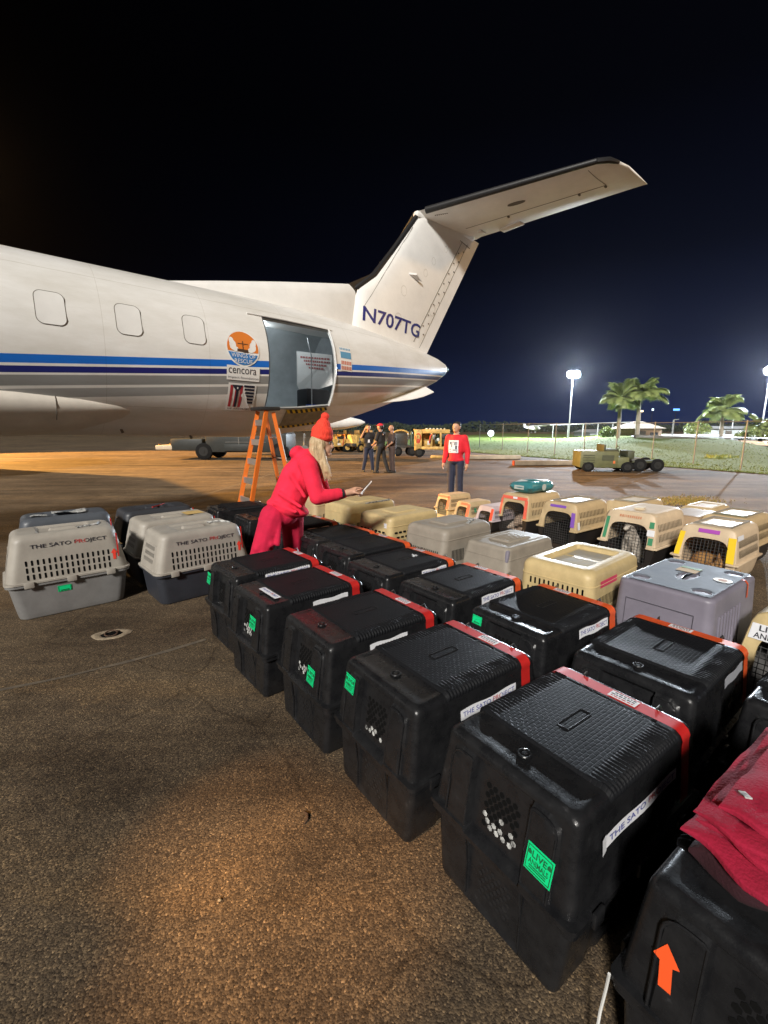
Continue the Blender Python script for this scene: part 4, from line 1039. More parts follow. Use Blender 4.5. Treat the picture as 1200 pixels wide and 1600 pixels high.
def grey_crate(D, x, y, a, label, mu, ml, name=True, sl=True, arr=True):
    t, up, lo = shell_crate(D, x, y, a, label, mu, ml, GG); bolts(t, D, mu)
    L_ = D.up[-1][1]
    if sl:
        zz = [D.zs + .055, D.zs + .115, D.zs + .175]; xs = [-.30 + .60 * k / 15 for k in range(16)]
        add(up, 'side_slots', slots('side_slots', wall_slots(D, xs, zz), .0085, .024)); 
        add(up, 'end_slots', slots('end_slots', end_slots(D, [-.12 + .03 * k for k in range(9)], [D.zs + .10, D.zs + .16, D.zs + .22], .012), .006, .02, mat('shaded_slot', (.05, .047, .042), .8)))
    if name:
        q = D.H - .105; bm = None
        def f(xx, yy):
            p = D.wall(.02 + xx, q + yy, .004); return p
        place('lettering', lettering(f, .56, .042, INKBLACK), up)
    if arr: arrow(up, lambda xx, yy: D.wall(.345 + xx, D.zs + .15 + yy, .004), .05, .10, ARROWR)
    bm = bmesh.new()   # end pocket outline and door-wire ends
    tube(bm, [D.end(-.17, D.zs + .255, .002), D.end(.17, D.zs + .255, .002)], .003, 5); add(up, 'end_ridge', fin_mesh('end_ridge', bm, mu))
    bm = bmesh.new(); grid(bm, 4, 14, lambda u, v: BDg(D, u, v)); add(t, 'red_tape', fin_mesh('red_tape', bm, REDTAPE))
    return t, up, lo
def BDg(D, u, v): return D.sect(.372 + .012 * u, -(D.slen - .10) + .22 * v, .0035)
G1 = Design(.236, .273, .225, .40, .455, .375, .735, .325, r=.075, topf=gtop, shoulder=.07)
t, up, lo = grey_crate(G1, -2.948, 4.012, .70, 'taupe topped pet crate with pale grey base and green sticker, far left', TAUPE, GREYP)
green_sticker(t, G1, 0, 0, .10, .055, 0, fnn=lambda x, y, off: G1.wall(-.06 + x, .235 + y, off), words=False)
bm = bmesh.new(); tube(bm, [(.1, -.13, G1.H + .004), (.25, -.10, G1.H + .010), (.29, .02, G1.H + .004)], .010, 6); add(up, 'white_cord', fin_mesh('white_cord', bm, WHITEPAD))
t, up, lo = grey_crate(Design(.236, .273, .225, .40, .455, .375, .735, .325, r=.075, topf=gtop, shoulder=.07), -3.42, 4.72, .68, 'slate grey pet crate with teal label and white cloth on its roof, far left', mat('slate_blue_plastic', (.075, .085, .10), .45, var=.12, vscale=6), GREYP, True, False, False)
bm = bmesh.new(); grid(bm, 8, 4, lambda u, v: Vector((-.12 + .3 * u, -.10 + .13 * v, G1.H + .014 + .012 * math.sin(u * 6 + v * 2)))); grid(bm, 4, 3, lambda u, v: Vector((-.30 + .14 * u, -.14 + .1 * v, G1.H + .01 + .006 * math.sin(u * 5)))); add(up, 'white_cloth', fin_mesh('white_cloth', bm, WHITEPAD))
bm = bmesh.new(); grid(bm, 2, 2, lambda u, v: G1.wall(.0 + .10 * u, .60 + .05 * v, .006)); add(up, 'teal_label', fin_mesh('teal_label', bm, mat('teal_label', (.02, .30, .24), .5)))
G2 = Design(.251, .282, .245, .419, .455, .375, .668, .302, r=.07, topf=gtop, shoulder=.06)
t, up, lo = grey_crate(G2, -1.915, 4.386, .755, 'taupe topped pet crate with dark slate base, left of the woman', TAUPE, SLATE)
bm = bmesh.new(); tube(bm, [(.15, .02, G2.H + .006), (.27, -.02, G2.H + .012), (.33, -.12, G2.H + .004)], .010, 6); add(up, 'white_cord', fin_mesh('white_cord', bm, WHITEPAD))
t, up, lo = grey_crate(G2, -2.38, 4.93, .74, 'taupe topped pet crate with a buff card on its roof, behind the slate based one', TAUPE, SLATE, False, True, False)
bm = bmesh.new(); grid(bm, 2, 2, lambda u, v: Vector((.12 + .2 * u, -.13 + .2 * v, G2.H + .006))); add(up, 'buff_card', fin_mesh('buff_card', bm, mat('buff_card', (.50, .34, .12), .7)))
t, up, lo = grey_crate(G2, -2.86, 5.50, .72, 'dark slate pet crate with red tape across its roof, at the back left', mat('dark_slate_plastic', (.035, .038, .045), .45), SLATE, False, False, False)
bm = bmesh.new(); tube(bm, [(-.05, -.1, G2.H + .006), (.06, 0, G2.H + .006), (.14, .1, G2.H + .006)], .008, 5); add(up, 'red_cord', fin_mesh('red_cord', bm, REDTAPE))
# tan crates seen from the end
TG = 'tan and grey pet crates in the middle'
def ttop(x, y):
    h = 0
    if abs(x) < .17 and abs(y) < .12: h += .014 * sstep(0, .015, .17 - abs(x)) * sstep(0, .015, .12 - abs(y))
    if -.34 < x < .3: h -= .006 * sstep(0, .01, .012 - abs(abs(y) - .17))
    return h
def pan(x, y):
    return -.030 * sstep(0, .02, .27 - abs(x)) * sstep(0, .02, .17 - abs(y))
def tanlower(t, D, m, z1): pass
LOWY = mat('amber_lit_plastic', (.42, .29, .09), .5, var=.18, vscale=6)  # lower shells carry the amber light in their colour
def tan_crate(D, x, y, a, label, mu, kind, ml=None):
    t, up, lo = shell_crate(D, x, y, a, label, mu, ml or LOWY, TG); bolts(t, D, mu, (-.25, .2))
    zr_ = D.H - .105; aa, bb = D.ab(zr_); bm = bmesh.new(); tube(bm, D.ring(zr_, aa, bb, False, (8, 6, 5)), .0055, 5, closed=True); add(up, 'moulded_ridge', fin_mesh('moulded_ridge', bm, mu))
    if kind == 'slot':
        add(up, 'end_slots', slots('end_slots', end_slots(D, [-.19 + .0345 * k for k in range(12)], [D.zs + .215, D.zs + .285], .017), .0075, .024))
        add(up, 'side_slots', slots('side_slots', wall_slots(D, [-.28 + .022 * k for k in range(26)], [D.zs + .09, D.zs + .20]), .0055, .042))
    if kind == 'rib':
        add(up, 'end_slots', slots('end_slots', end_slots(D, [-.2 + .025 * k for k in range(17)], [D.zs + .09, D.zs + .175]), .0065, .03))
        add(up, 'side_slots', slots('side_slots', wall_slots(D, [-.26 + .02 * k for k in range(9)], [D.zs + .15]), .006, .06))
    if kind == 'oval':
        o = []
        for j in range(3):
            for i in range(7): o.append((D.end(-.2 + .062 * i + (.03 if j % 2 else 0), D.zs + .14 + .055 * j, .0015), Vector((-1, 0, .15)), Vector((0, 1, 0))))
        add(up, 'end_vents', slots('end_vents', o, .012, .024)); 
        o = [(D.wall(-.3 + .062 * i + (.03 if j % 2 else 0), D.zs + .14 + .055 * j, .0015), Vector((0, -1, .15)), Vector((1, 0, 0))) for j in range(3) for i in range(10)]
        add(up, 'side_vents', slots('side_vents', o, .012, .024))
    return t, up, lo
D_ = Design(.23, .28, .25, .37, .41, .385, .700, .27, r=.06, topf=pan, shoulder=.06)
t, up, lo = tan_crate(D_, 1.477, 3.225, .715, 'large cream pet crate with a sunken dusty roof tray and pink side tape, centre right', TANY, 'slot')
bm = bmesh.new(); grid(bm, 6, 3, lambda u, v: Vector((-.22 + .44 * u, -.13 + .26 * v, D_.H - .0285 + .002 * math.sin(u * 9)))); add(up, 'roof_tray', fin_mesh('roof_tray', bm, mat('dusty_tray', (.30, .29, .27), .8, col2=(.40, .33, .20), vscale=6)))
bm = bmesh.new(); grid(bm, 8, 2, lambda u, v: D_.wall(-.28 + .26 * u, .575 + .045 * v, .004)); add(up, 'pink_tape', fin_mesh('pink_tape', bm, mat('pink_marker_tape', (.62, .05, .12), .5)))
D_ = Design(.23, .28, .227, .37, .41, .351, .591, .27, r=.05, topf=ttop, shoulder=.035)
t, up, lo = tan_crate(D_, 1.207, 4.17, .687, 'brown grey flat-roofed pet crate with a fold-flat roof handle, right of centre', TANG, 'none')
bm = bmesh.new()
for k in range(6): box(bm, (0, -.085 + .034 * k, D_.H + .016), (.28, .012, .006), None, .002)
add(up, 'roof_ribs', fin_mesh('roof_ribs', bm, TANG))
bm = bmesh.new(); box(bm, (-.352, -.224, .52), (.035, .035, .11), Matrix.Rotation(R(8), 3, 'Y'), .012); add(up, 'corner_guard', fin_mesh('corner_guard', bm, LILAC))
D_ = Design(.23, .28, .262, .37, .41, .347, .685, .27, r=.06, topf=ttop, shoulder=.06)
t, up, lo = tan_crate(D_, .671, 4.50, .70, 'pale grey and tan pet crate with slotted end and white tape scrap, centre', TANG, 'rib')
bm = bmesh.new(); box(bm, (.12, -.16, D_.H + .006), (.16, .028, .010), Matrix.Rotation(.5, 3, 'Z'), .003); box(bm, (.19, -.13, D_.H + .010), (.03, .05, .014), None, .003); add(up, 'tape_scrap', fin_mesh('tape_scrap', bm, WHITEPAD))
D_ = Design(.23, .28, .262, .37, .41, .369, .695, .27, r=.06, topf=ttop, shoulder=.05)
t, up, lo = tan_crate(D_, .176, 5.07, .715, 'yellow tan pet crate with oval vent holes, right of the woman', TANY, 'oval')
bm = bmesh.new(); box(bm, D_.end(.20, .60, .002), (.006, .04, .05)); add(up, 'paper_label', fin_mesh('paper_label', bm, WHITETAPE))
D_ = Design(.23, .28, .258, .37, .41, .379, .70, .27, r=.06, topf=ttop, shoulder=.05)
t, up, lo = tan_crate(D_, -.314, 5.77, .72, 'yellow tan pet crate with slotted end, farthest left of the tan ones beyond the phone', TANY, 'rib')
bm = bmesh.new(); tube(bm, [(-.1, -.24, D_.H - .005), (.3, -.24, D_.H + .004)], .012, 6); add(up, 'edge_strip', fin_mesh('edge_strip', bm, WHITEPAD))
t, up, lo = tan_crate(D_, -.80, 6.35, .70, 'cream pet crate half hidden behind the woman in red', TAN, 'rib')
# lilac grey crate with flat dark lid
def ptop(x, y):
    h = 0
    for cx, cy in ((-.27, .17), (-.27, -.17), (.27, .17), (.27, -.17)):
        d = math.hypot(x - cx, y - cy); h -= .016 * (1 - sstep(.035, .055, d))
    d = math.hypot(x / .13, y / .055); h -= .022 * (1 - sstep(.75, 1.0, d))
    if abs(y) < .014 and abs(x) < .12: h += .018 * (1 - sstep(.75, 1, d))
    return h
PD = Design(.245, .285, .255, .38, .41, .372, .675, .25, r=.05, shoulder=.025)
t, up, lo = shell_crate(PD, 1.991, 2.805, .639, 'lilac grey pet crate with a worn flat lid tinted with sky reflection, right side', LILAC, LILAC, TG)
bm = bmesh.new(); grid(bm, 90, 64, lambda u, v: Vector(((u * 2 - 1) * .352, (v * 2 - 1) * .237, PD.H + .006 + ptop((u * 2 - 1) * .352, (v * 2 - 1) * .237)))); 
lid = add(t, 'lid', fin_mesh('lid', bm, BLUEGREYTOP, 50))
bm = bmesh.new(); tube(bm, [(-.1, .0, PD.H - .004), (-.03, .006, PD.H + .006), (.1, 0, PD.H - .004)], .010, 8); add(lid, 'handle', fin_mesh('handle', bm, BLACK))
bm = bmesh.new(); grid(bm, 2, 2, lambda u, v: Vector((.06 + .13 * u, -.02 + .12 * v, PD.H + .0085))); tn = add(lid, 'tan_card', fin_mesh('tan_card', bm, mat('tan_card', (.50, .36, .20), .7)))
bm = bmesh.new(); grid(bm, 1, 1, lambda u, v: Vector((.145 + .05 * u, -.02 + .12 * v, PD.H + .010))); place('green_tape', fin_mesh('green_tape', bm, mat('olive_green_tape', (.06, .16, .03), .5)), tn)
bm = bmesh.new(); disc(bm, (.05, -.175, PD.H + .0085), (0, 0, 1), .045, 24, up=(.3, 1, 0), sx=.052); so = add(lid, 'oval_sticker', fin_mesh('oval_sticker', bm, mat('cream_sticker', (.66, .58, .44), .5), smooth=False))
bm = bmesh.new(); disc(bm, (.05, -.175, PD.H + .0095), (0, 0, 1), .022, 12, up=(.3, 1, 0), sx=.026); place('sticker_print', fin_mesh('sticker_print', bm, mat('rust_print', (.40, .16, .07), .6), smooth=False), so)
bm = bmesh.new(); tube(bm, [PD.end(v, z, .001) for v, z in ((-.2, .30), (-.2, .56), (.18, .56), (.18, .30))], .0035, 5, closed=True); add(up, 'end_panel_seam', fin_mesh('end_panel_seam', bm, mat('lilac_seam', (.07, .065, .08), .6)))
bm = bmesh.new()
for k in range(8): 
    x = -.28 + .05 * k; bar(bm, PD.wall(x, .30, .002), PD.wall(x, .56, .002), .016, .012)
add(up, 'side_ribs', fin_mesh('side_ribs', bm, LILAC)); 
bm = bmesh.new(); grid(bm, 2, 6, lambda u, v: PD.sect(.17 + .025 * u, -(PD.slen - .30) + .13 * v, .005)); add(up, 'red_tape', fin_mesh('red_tape', bm, REDTAPE_LIT))
# ---- open fronted crates with wire doors
def hollow_crate(x, y, a, label, W2, Lh, H, zs, mu, ml, grp, mesh_n=(12, 13), detail=True):
    """W2 half width at seam, Lh half length"""
    t = empty('pet_crate', (x, y, 0), a); tag(t, label, 'pet crate', grp); n = 56
    wt = W2 * .84; wb = W2 * .84
    def half_w(z):
        return wb + (W2 - wb) * (z / zs) if z < zs else W2 + (wt - W2) * ((z - zs) / (H - zs)) ** 1.1
    def outline(kx, kz, z0, ztop, rad):
        """closed loop from bottom centre, ccw seen from the front; arch-like rounded top"""
        P = []
        zmid = (z0 + ztop) / 2
        for k in range(n):
            th = 2 * math.pi * k / n - math.pi / 2
            cx, cz = math.cos(th), math.sin(th); p = 10.0
            r = (abs(cx) ** p + abs(cz) ** p) ** (-1 / p)
            z = zmid + cz * r * (ztop - z0) / 2; P.append((cx * r * half_w(max(0, min(H, z))) * kx, z))
        return P
    out = outline(1, 1, 0, H, 0); ins = outline(.93, 1, .02, H - .025, 0)
    op = []
    for k in range(n):   # arched opening
        th = 2 * math.pi * k / n - math.pi / 2; cx, cz = math.cos(th), math.sin(th); p = 4.2 if cz > 0 else 10
        r = (abs(cx) ** p + abs(cz) ** p) ** (-1 / p); z0, z1 = .07, H * .80
        op.append((cx * r * W2 * .70, (z0 + z1) / 2 + cz * r * (z1 - z0) / 2))
    def ringx(P, xx, s=1.0): return [Vector((xx, -v * s, z if s == 1 else H / 2 + (z - H / 2) * s)) for v, z in P]
    taper = .06
    rings = [(ringx(out, Lh - .03, .93)), ringx(out, Lh, .97), ringx(out, Lh - .03, 1)]
    for k in range(1, 9):
        rings.append(ringx(out, (Lh - .03) - (2 * Lh - .06) * k / 8, 1))
    rings += [ringx(out, -Lh + .008, .992), ringx(out, -Lh, .97)]
    rings += [ringx(op, -Lh + .004, 1), ringx(op, -Lh + .03, 1)]
    rings += [ringx(ins, -Lh + .032, 1), ringx(ins, 0, .98), ringx(ins, Lh - .05, .96)]
    bmU, bmL = bmesh.new(), bmesh.new(); rev = []
    for bmx, keep in ((bmU, True), (bmL, False)):
        cache = {}
        def vv(i, k):
            if (i, k) not in cache: 
                p = rings[i][k].copy()
                # front leans back towards the top
                if p.x < 0: p.x += taper * max(0, (p.z - zs) / (H - zs)) * min(1, -p.x / Lh)
                cache[(i, k)] = bmx.verts.new(p)
            return cache[(i, k)]
        for i in range(len(rings) - 1):
            for k in range(n):
                zc = (rings[i][k].z + rings[i][(k + 1) % n].z + rings[i + 1][k].z) / 3
                if (zc > zs) == keep: bmx.faces.new((vv(i, k), vv(i, (k + 1) % n), vv(i + 1, (k + 1) % n), vv(i + 1, k)))
        for i in (0, len(rings) - 1):
            for k in range(n // 2):
                a_, b_ = k, (k + 1); c_, d_ = n - 1 - k, (n - k) % n
                zc = (rings[i][a_].z + rings[i][b_].z) / 2
                if (zc > zs) == keep and len({a_, b_, c_, d_}) >= 3:
                    ids = []; [ids.append(q) for q in (a_, b_, c_, d_) if q not in ids]
                    try: bmx.faces.new([vv(i, q) for q in ids])
                    except ValueError: pass
    up = add(t, 'upper_shell', fin_mesh('upper_shell', bmU, mu, 45)); lo = add(t, 'lower_shell', fin_mesh('lower_shell', bmL, ml, 45))
    # lip at the seam
    bm = bmesh.new()
    for sd in (-1, 1): box(bm, (0, sd * (W2 + .006), zs), (2 * Lh + .02, .035, .022), None, .006)
    for sd in (-1, 1): box(bm, (-Lh - .004, sd * (W2 * .86), zs), (.04, W2 * .30, .022), None, .006)
    box(bm, (Lh, 0, zs), (.03, 2 * W2 + .03, .022), None, .006)
    add(t, 'seam_lip', fin_mesh('seam_lip', bm, mu))
    # side slots
    xs = [-Lh * .72 + Lh * 1.45 * k / 17 for k in range(18)]; o = []
    for z in (zs + (H - zs) * .28, zs + (H - zs) * .58):
        for xx in xs: o.append((Vector((xx, -(half_w(z) + .003), z)), Vector((0, -1, .2)), Vector((0, .12, 1))))
    add(up, 'side_slots', slots('side_slots', o, .006, (H - zs) * .11))
    bm = bmesh.new(); nx_, nz_ = mesh_n; z0, z1 = .075, H * .79
    def lean(z): return -Lh + .018 + taper * max(0, (z - zs) / (H - zs))
    for k in range(nx_):
        v = (-1 + 2 * (k + .5) / nx_) * W2 * .69; zt = z1 - (.02 if abs(v) < W2 * .5 else .07)
        tube(bm, [(lean(z0), v, z0), (lean(zs), v, zs), (lean(zt), v, zt)], .0028, 4)
    for k in range(nz_):
        z = z0 + (z1 - z0) * (k + .5) / nz_; w = W2 * (.69 if z < z1 - .07 else .60); tube(bm, [(lean(z), -w, z), (lean(z), w, z)], .0028, 4)
    if detail: tube(bm, [(lean(zs + .05) - .01, -.02, zs - .03), (lean(zs + .05) - .01, -.02, zs + .09)], .006, 5)
    add(t, 'wire_door', fin_mesh('wire_door', bm, WIRE))
    t['h'] = 0; del t['h']
    def front(v, z, off=.004):   # v to the right seen from the front
        return Vector((-Lh - off + taper * max(0, (z - zs) / (H - zs)), -v, z))
    def wallp(xx, z, off=.004): return Vector((xx, -(half_w(z) + off), z))
    return t, up, front, wallp, half_w
def patch(par, name, f, u0, u1, z0, z1, m, sk=0):
    bm = bmesh.new(); grid(bm, 2, 3, lambda a, b: f(u0 + (u1 - u0) * a + sk * b, z0 + (z1 - z0) * b)); return add(par, name, fin_mesh(name, bm, m))
def toptray(t, W2, Lh, H, m):
    bm = bmesh.new()
    P = [(-Lh * .62, -W2 * .58), (Lh * .85, -W2 * .58), (Lh * .85, W2 * .58), (-Lh * .62, W2 * .58)]
    tube(bm, [Vector((x, y, H + .004)) for x, y in P], .012, 6, closed=True); return add(t, 'roof_rim', fin_mesh('roof_rim', bm, m))
VG = 'open fronted tan pet crates with dogs at the back right'
TANL = mat('light_tan_plastic', (.56, .44, .30), .5, var=.1, vscale=7)
DUST = mat('dusty_white_roof', (.24, .22, .19), .9, spec=.2, var=.15, vscale=8)
# salmon taped crate with teal bag
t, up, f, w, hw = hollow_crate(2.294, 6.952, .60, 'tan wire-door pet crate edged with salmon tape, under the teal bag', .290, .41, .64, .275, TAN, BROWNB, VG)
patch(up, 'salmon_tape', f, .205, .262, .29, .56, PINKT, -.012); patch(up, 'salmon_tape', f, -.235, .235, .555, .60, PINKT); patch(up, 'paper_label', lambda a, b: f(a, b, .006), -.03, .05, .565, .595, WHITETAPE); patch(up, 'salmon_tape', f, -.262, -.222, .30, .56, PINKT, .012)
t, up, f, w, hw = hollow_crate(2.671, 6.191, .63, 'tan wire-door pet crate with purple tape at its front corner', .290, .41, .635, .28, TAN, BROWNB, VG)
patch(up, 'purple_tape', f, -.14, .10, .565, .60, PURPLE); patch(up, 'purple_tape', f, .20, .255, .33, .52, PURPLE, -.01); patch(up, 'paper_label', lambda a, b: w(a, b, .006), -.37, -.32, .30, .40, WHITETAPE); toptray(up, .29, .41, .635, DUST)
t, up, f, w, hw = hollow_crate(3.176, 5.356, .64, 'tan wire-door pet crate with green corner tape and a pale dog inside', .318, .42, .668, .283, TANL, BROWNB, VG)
patch(up, 'green_tape', f, -.285, -.245, .32, .58, GREENT, .02); patch(up, 'green_tape', f, .225, .275, .51, .58, GREENT); patch(up, 'green_tape', f, .235, .285, .32, .40, GREENT); patch(up, 'paper_label', f, .21, .29, .42, .49, WHITETAPE)
for k in range(9): pass
bm = bmesh.new()
rr = random.Random(2); x = -.12
while x < .13:
    wl = rr.uniform(.008, .02); prism(bm, [f(x, .595, .001), f(x + wl, .595, .001), f(x + wl, .625, .001), f(x, .62, .001)], (-.001, 0, 0)); x += wl + .008
add(up, 'faded_writing', fin_mesh('faded_writing', bm, mat('faded_red_ink', (.50, .22, .12), .6), smooth=False))
bm = bmesh.new(); box(bm, (-.1, .02, .677), (.16, .10, .016), Matrix.Rotation(.3, 3, 'Z'), .005); add(up, 'roof_label', fin_mesh('roof_label', bm, mat('cream_paper', (.62, .52, .36), .7)))
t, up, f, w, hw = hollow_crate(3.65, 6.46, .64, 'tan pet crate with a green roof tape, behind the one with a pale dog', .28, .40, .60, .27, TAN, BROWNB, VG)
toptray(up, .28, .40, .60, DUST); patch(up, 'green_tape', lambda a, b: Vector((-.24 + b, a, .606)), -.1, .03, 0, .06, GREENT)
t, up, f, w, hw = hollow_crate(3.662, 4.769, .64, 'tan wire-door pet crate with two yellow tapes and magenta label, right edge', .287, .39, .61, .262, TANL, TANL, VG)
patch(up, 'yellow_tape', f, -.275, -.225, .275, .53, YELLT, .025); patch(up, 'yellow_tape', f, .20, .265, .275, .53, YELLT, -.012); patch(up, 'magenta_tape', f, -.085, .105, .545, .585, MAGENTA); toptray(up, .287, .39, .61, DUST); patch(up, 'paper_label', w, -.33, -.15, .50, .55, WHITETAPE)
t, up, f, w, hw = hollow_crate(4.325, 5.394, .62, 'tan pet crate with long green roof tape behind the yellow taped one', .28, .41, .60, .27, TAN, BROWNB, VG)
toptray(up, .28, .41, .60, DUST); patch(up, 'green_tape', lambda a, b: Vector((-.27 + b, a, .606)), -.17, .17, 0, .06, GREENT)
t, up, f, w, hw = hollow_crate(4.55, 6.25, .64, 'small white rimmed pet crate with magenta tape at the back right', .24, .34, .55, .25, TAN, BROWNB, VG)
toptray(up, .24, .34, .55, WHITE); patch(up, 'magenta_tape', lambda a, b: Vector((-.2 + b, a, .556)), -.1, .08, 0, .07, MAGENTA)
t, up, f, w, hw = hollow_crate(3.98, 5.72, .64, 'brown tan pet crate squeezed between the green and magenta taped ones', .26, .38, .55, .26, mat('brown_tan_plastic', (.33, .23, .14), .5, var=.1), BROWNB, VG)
t, up, f, w, hw = hollow_crate(2.56, 2.44, .62, 'cream pet crate with a live animals notice, cut by the right edge', .285, .41, .60, .27, TANY, GREYP, VG)
nn = patch(up, 'live_animals_notice', f, -.245, -.02, .44, .53, WHITETAPE, .01)
bm = bmesh.new(); text(bm, 'LIVE', .10, .032, lambda x, y: f(-.15 + x, .508 + y, .0065), bold=.01); text(bm, 'ANIMALS', .17, .032, lambda x, y: f(-.135 + x, .465 + y, .0065), bold=.01); place('lettering', fin_mesh('lettering', bm, INKBLACK, smooth=False), nn)
WG = 'small pet crates in front of the man in the red sweatshirt'
t, up, f, w, hw = hollow_crate(1.276, 8.156, .60, 'small tan pet crate edged in salmon tape, left of its group by the man', .185, .28, .445, .19, TAN, TANY, WG, (8, 8)); patch(up, 'salmon_tape', f, .11, .165, .19, .42, PINKT); patch(up, 'salmon_tape', f, -.15, .15, .39, .425, PINKT)
t, up, f, w, hw = hollow_crate(1.497, 7.438, .60, 'small tan pet crate with a green mark on its side, middle of its group', .18, .27, .428, .19, TAN, TANY, WG, (8, 8)); patch(up, 'salmon_tape', f, .10, .16, .19, .40, PINKT); patch(up, 'salmon_tape', f, -.05, .10, .375, .41, PINKT); patch(up, 'green_mark', w, -.14, -.09, .26, .33, GREENT)
t, up, f, w, hw = hollow_crate(1.80, 7.12, .62, 'small lavender topped pet crate with a red corner tape', .18, .27, .41, .19, mat('lavender_plastic', (.42, .36, .38), .5), BROWNB, WG, (8, 8)); patch(up, 'red_tape', f, .11, .16, .19, .38, ARROWR)
# teal food bag lying on the salmon taped crate
u_ = Vector((math.cos(.60), math.sin(.60), 0)); bx = Vector((2.294, 6.952, .648)) + u_ * .02
t = empty('food_bag', bx, .60); tag(t, 'teal and white dog food bag lying on the salmon taped crate', 'bag')
bm = bmesh.new()
def bagp(u, v, top):
    x, y = (u * 2 - 1), (v * 2 - 1); e = (1 - x ** 6) ** .4 * (1 - y ** 6) ** .4; h = .085 * e * (1 + .12 * math.sin(5 * x + 3 * y))
    return Vector((x * .30, y * .21, .085 + (h if top else -h + .0)))
Va = grid(bm, 16, 12, lambda u, v: bagp(u, v, True)); Vb = grid(bm, 16, 12, lambda u, v: bagp(u, v, False)); bmesh.ops.remove_doubles(bm, verts=bm.verts, dist=.002)
b_ = add(t, 'bag_body', fin_mesh('bag_body', bm, mat('teal_bag', (.02, .13, .15), .35, col2=(.05, .22, .24), vscale=5, bump=.3, bscale=12), 60))
bm = bmesh.new(); grid(bm, 5, 4, lambda u, v: bagp(.62 + .3 * u, .1 + .8 * v, True) + Vector((0, 0, .004))); grid(bm, 5, 3, lambda u, v: bagp(.1 + .3 * u, .55 + .3 * v, True) + Vector((0, 0, .004))); add(t, 'white_print', fin_mesh('white_print', bm, mat('bag_white', (.62, .68, .68), .4)))
bm = bmesh.new(); grid(bm, 4, 4, lambda u, v: Vector((-.301 + .006 * math.sin(3 * u), .09 - .18 * u, .055 + .06 * v))); disc(bm, (.02, -.214, .085), (0, -1, 0), .05, 14, 0); add(t, 'pale_motif', fin_mesh('pale_motif', bm, mat('bag_pale', (.45, .48, .45), .4)))
# folded crimson clothes on the bottom-right crate
t = empty('folded_clothes', (1.064, .883, .602), .611); tag(t, 'pile of folded crimson sweat clothes on the bottom right black crate', 'clothes')
def cloth_layer(z0, th, x0, x1, y0, y1, seed, name, m=None):
    bm = bmesh.new(); r = random.Random(seed); ph = [r.uniform(0, 6) for _ in range(6)]
    nA = 40; rows = []
    def edge(v, k): return .018 * math.sin(v * 7 + ph[k]) + .010 * math.sin(v * 17 + ph[k + 1]) + .012 * noise.noise((v * 9, seed * 3.1, k))
    for i in range(25):
        v = i / 24; y = y0 + (y1 - y0) * v; xa, xb = x0 + edge(v, 0), x1 + edge(v, 2); ring = []
        e = min(1, min(v, 1 - v) * 12 + .25)
        for k in range(nA):
            q = 2 * math.pi * k / nA; cx, cz = math.cos(q), math.sin(q); p = 7; rr_ = (abs(cx) ** p + abs(cz) ** p) ** (-1 / p)
            x = (xa + xb) / 2 + cx * rr_ * (xb - xa) / 2
            wv = .006 * math.sin(x * 14 + ph[3] + v * 5) + .004 * math.sin(x * 37 + v * 9 + ph[4]) + .004 * abs(math.sin(x * 21 - v * 17)) + .003 * noise.noise((x * 30, v * 14, seed))
            z = z0 + th / 2 + cz * rr_ * th / 2 * e + wv * (1 if seed else .3)
            ring.append(Vector((x, y, z)))
        rows.append(ring)
    loft(bm, rows); return add(t, name, fin_mesh(name, bm, m or CLOTH, 60))
cloth_layer(.012, .070, -.275, .30, -.22, .205, 0, 'shaded_garment', CLOTH_SHADE)  # bottom layer coloured as the pile's shaded side
for k, (z0, th, x0, x1, y0, y1) in enumerate([(.078, .026, -.312, .28, -.24, .222), (.110, .020, -.262, .27, -.23, .205), (.134, .018, -.285, .24, -.22, .212), (.156, .018, -.240, .22, -.21, .188), (.178, .022, -.262, .18, -.2, .165)]): cloth_layer(z0, th, x0, x1, y0, y1, k + 1, 'folded_garment')
bm = bmesh.new(); box(bm, (-.215, .135, .218), (.030, .014, .003), Matrix.Rotation(.7, 3, 'Z') @ Matrix.Rotation(.3, 3, 'Y')); add(t, 'white_tag', fin_mesh('white_tag', bm, WHITEPAD))
# loose white cord by the bottom right crate
bm = bmesh.new(); pts = [at_z(952, 1522, .30), at_z(947, 1545, .22), at_z(938, 1580, .15), at_z(930, 1625, .06), at_z(915, 1680, .01)]; tube(bm, pts, .004, 6)
tag(finish('cord', bm, mat('white_cord', (.6, .6, .58), .7)), 'thin white cord hanging beside the bottom right crate', 'cord')
# ================================================================== PEOPLE
SKIN = mat('skin', (.52, .29, .19), .55, var=.06, vscale=12); SKIN2 = mat('tan_skin', (.40, .21, .13), .55, var=.06, vscale=12)
REDHOOD = mat('red_fleece', (.82, .018, .058), .9, var=.14, vscale=9, bump=.9, bscale=11); REDPANT = mat('crimson_fleece', (.54, .007, .048), .9, var=.14, vscale=9, bump=.9, bscale=10)
BEANIE = mat('coral_knit', (.82, .055, .03), .9, var=.15, vscale=60, bump=1.0, bscale=75, stretch=(1, 1, .35)); HAIRB = mat('blonde_hair', (.62, .47, .28), .5, col2=(.36, .24, .12), vscale=22, stretch=(4, 4, .35), bump=.8, bscale=45)
HAIRK = mat('black_hair', (.012, .010, .009), .6); NAVYT = mat('navy_cloth', (.018, .022, .045), .8, var=.2); BLACKT = mat('black_cloth', (.014, .014, .016), .8, var=.2); BROWNT = mat('brown_cloth', (.055, .035, .03), .8, var=.2)
SHOE = mat('dark_shoe', (.015, .014, .014), .6); EYE = mat('dark_eye', (.01, .008, .007), .3); REDSW = mat('red_sweatshirt', (.62, .012, .025), .8, var=.1, bump=.25, bscale=25)
LIPS = mat('lips', (.40, .12, .10), .5)
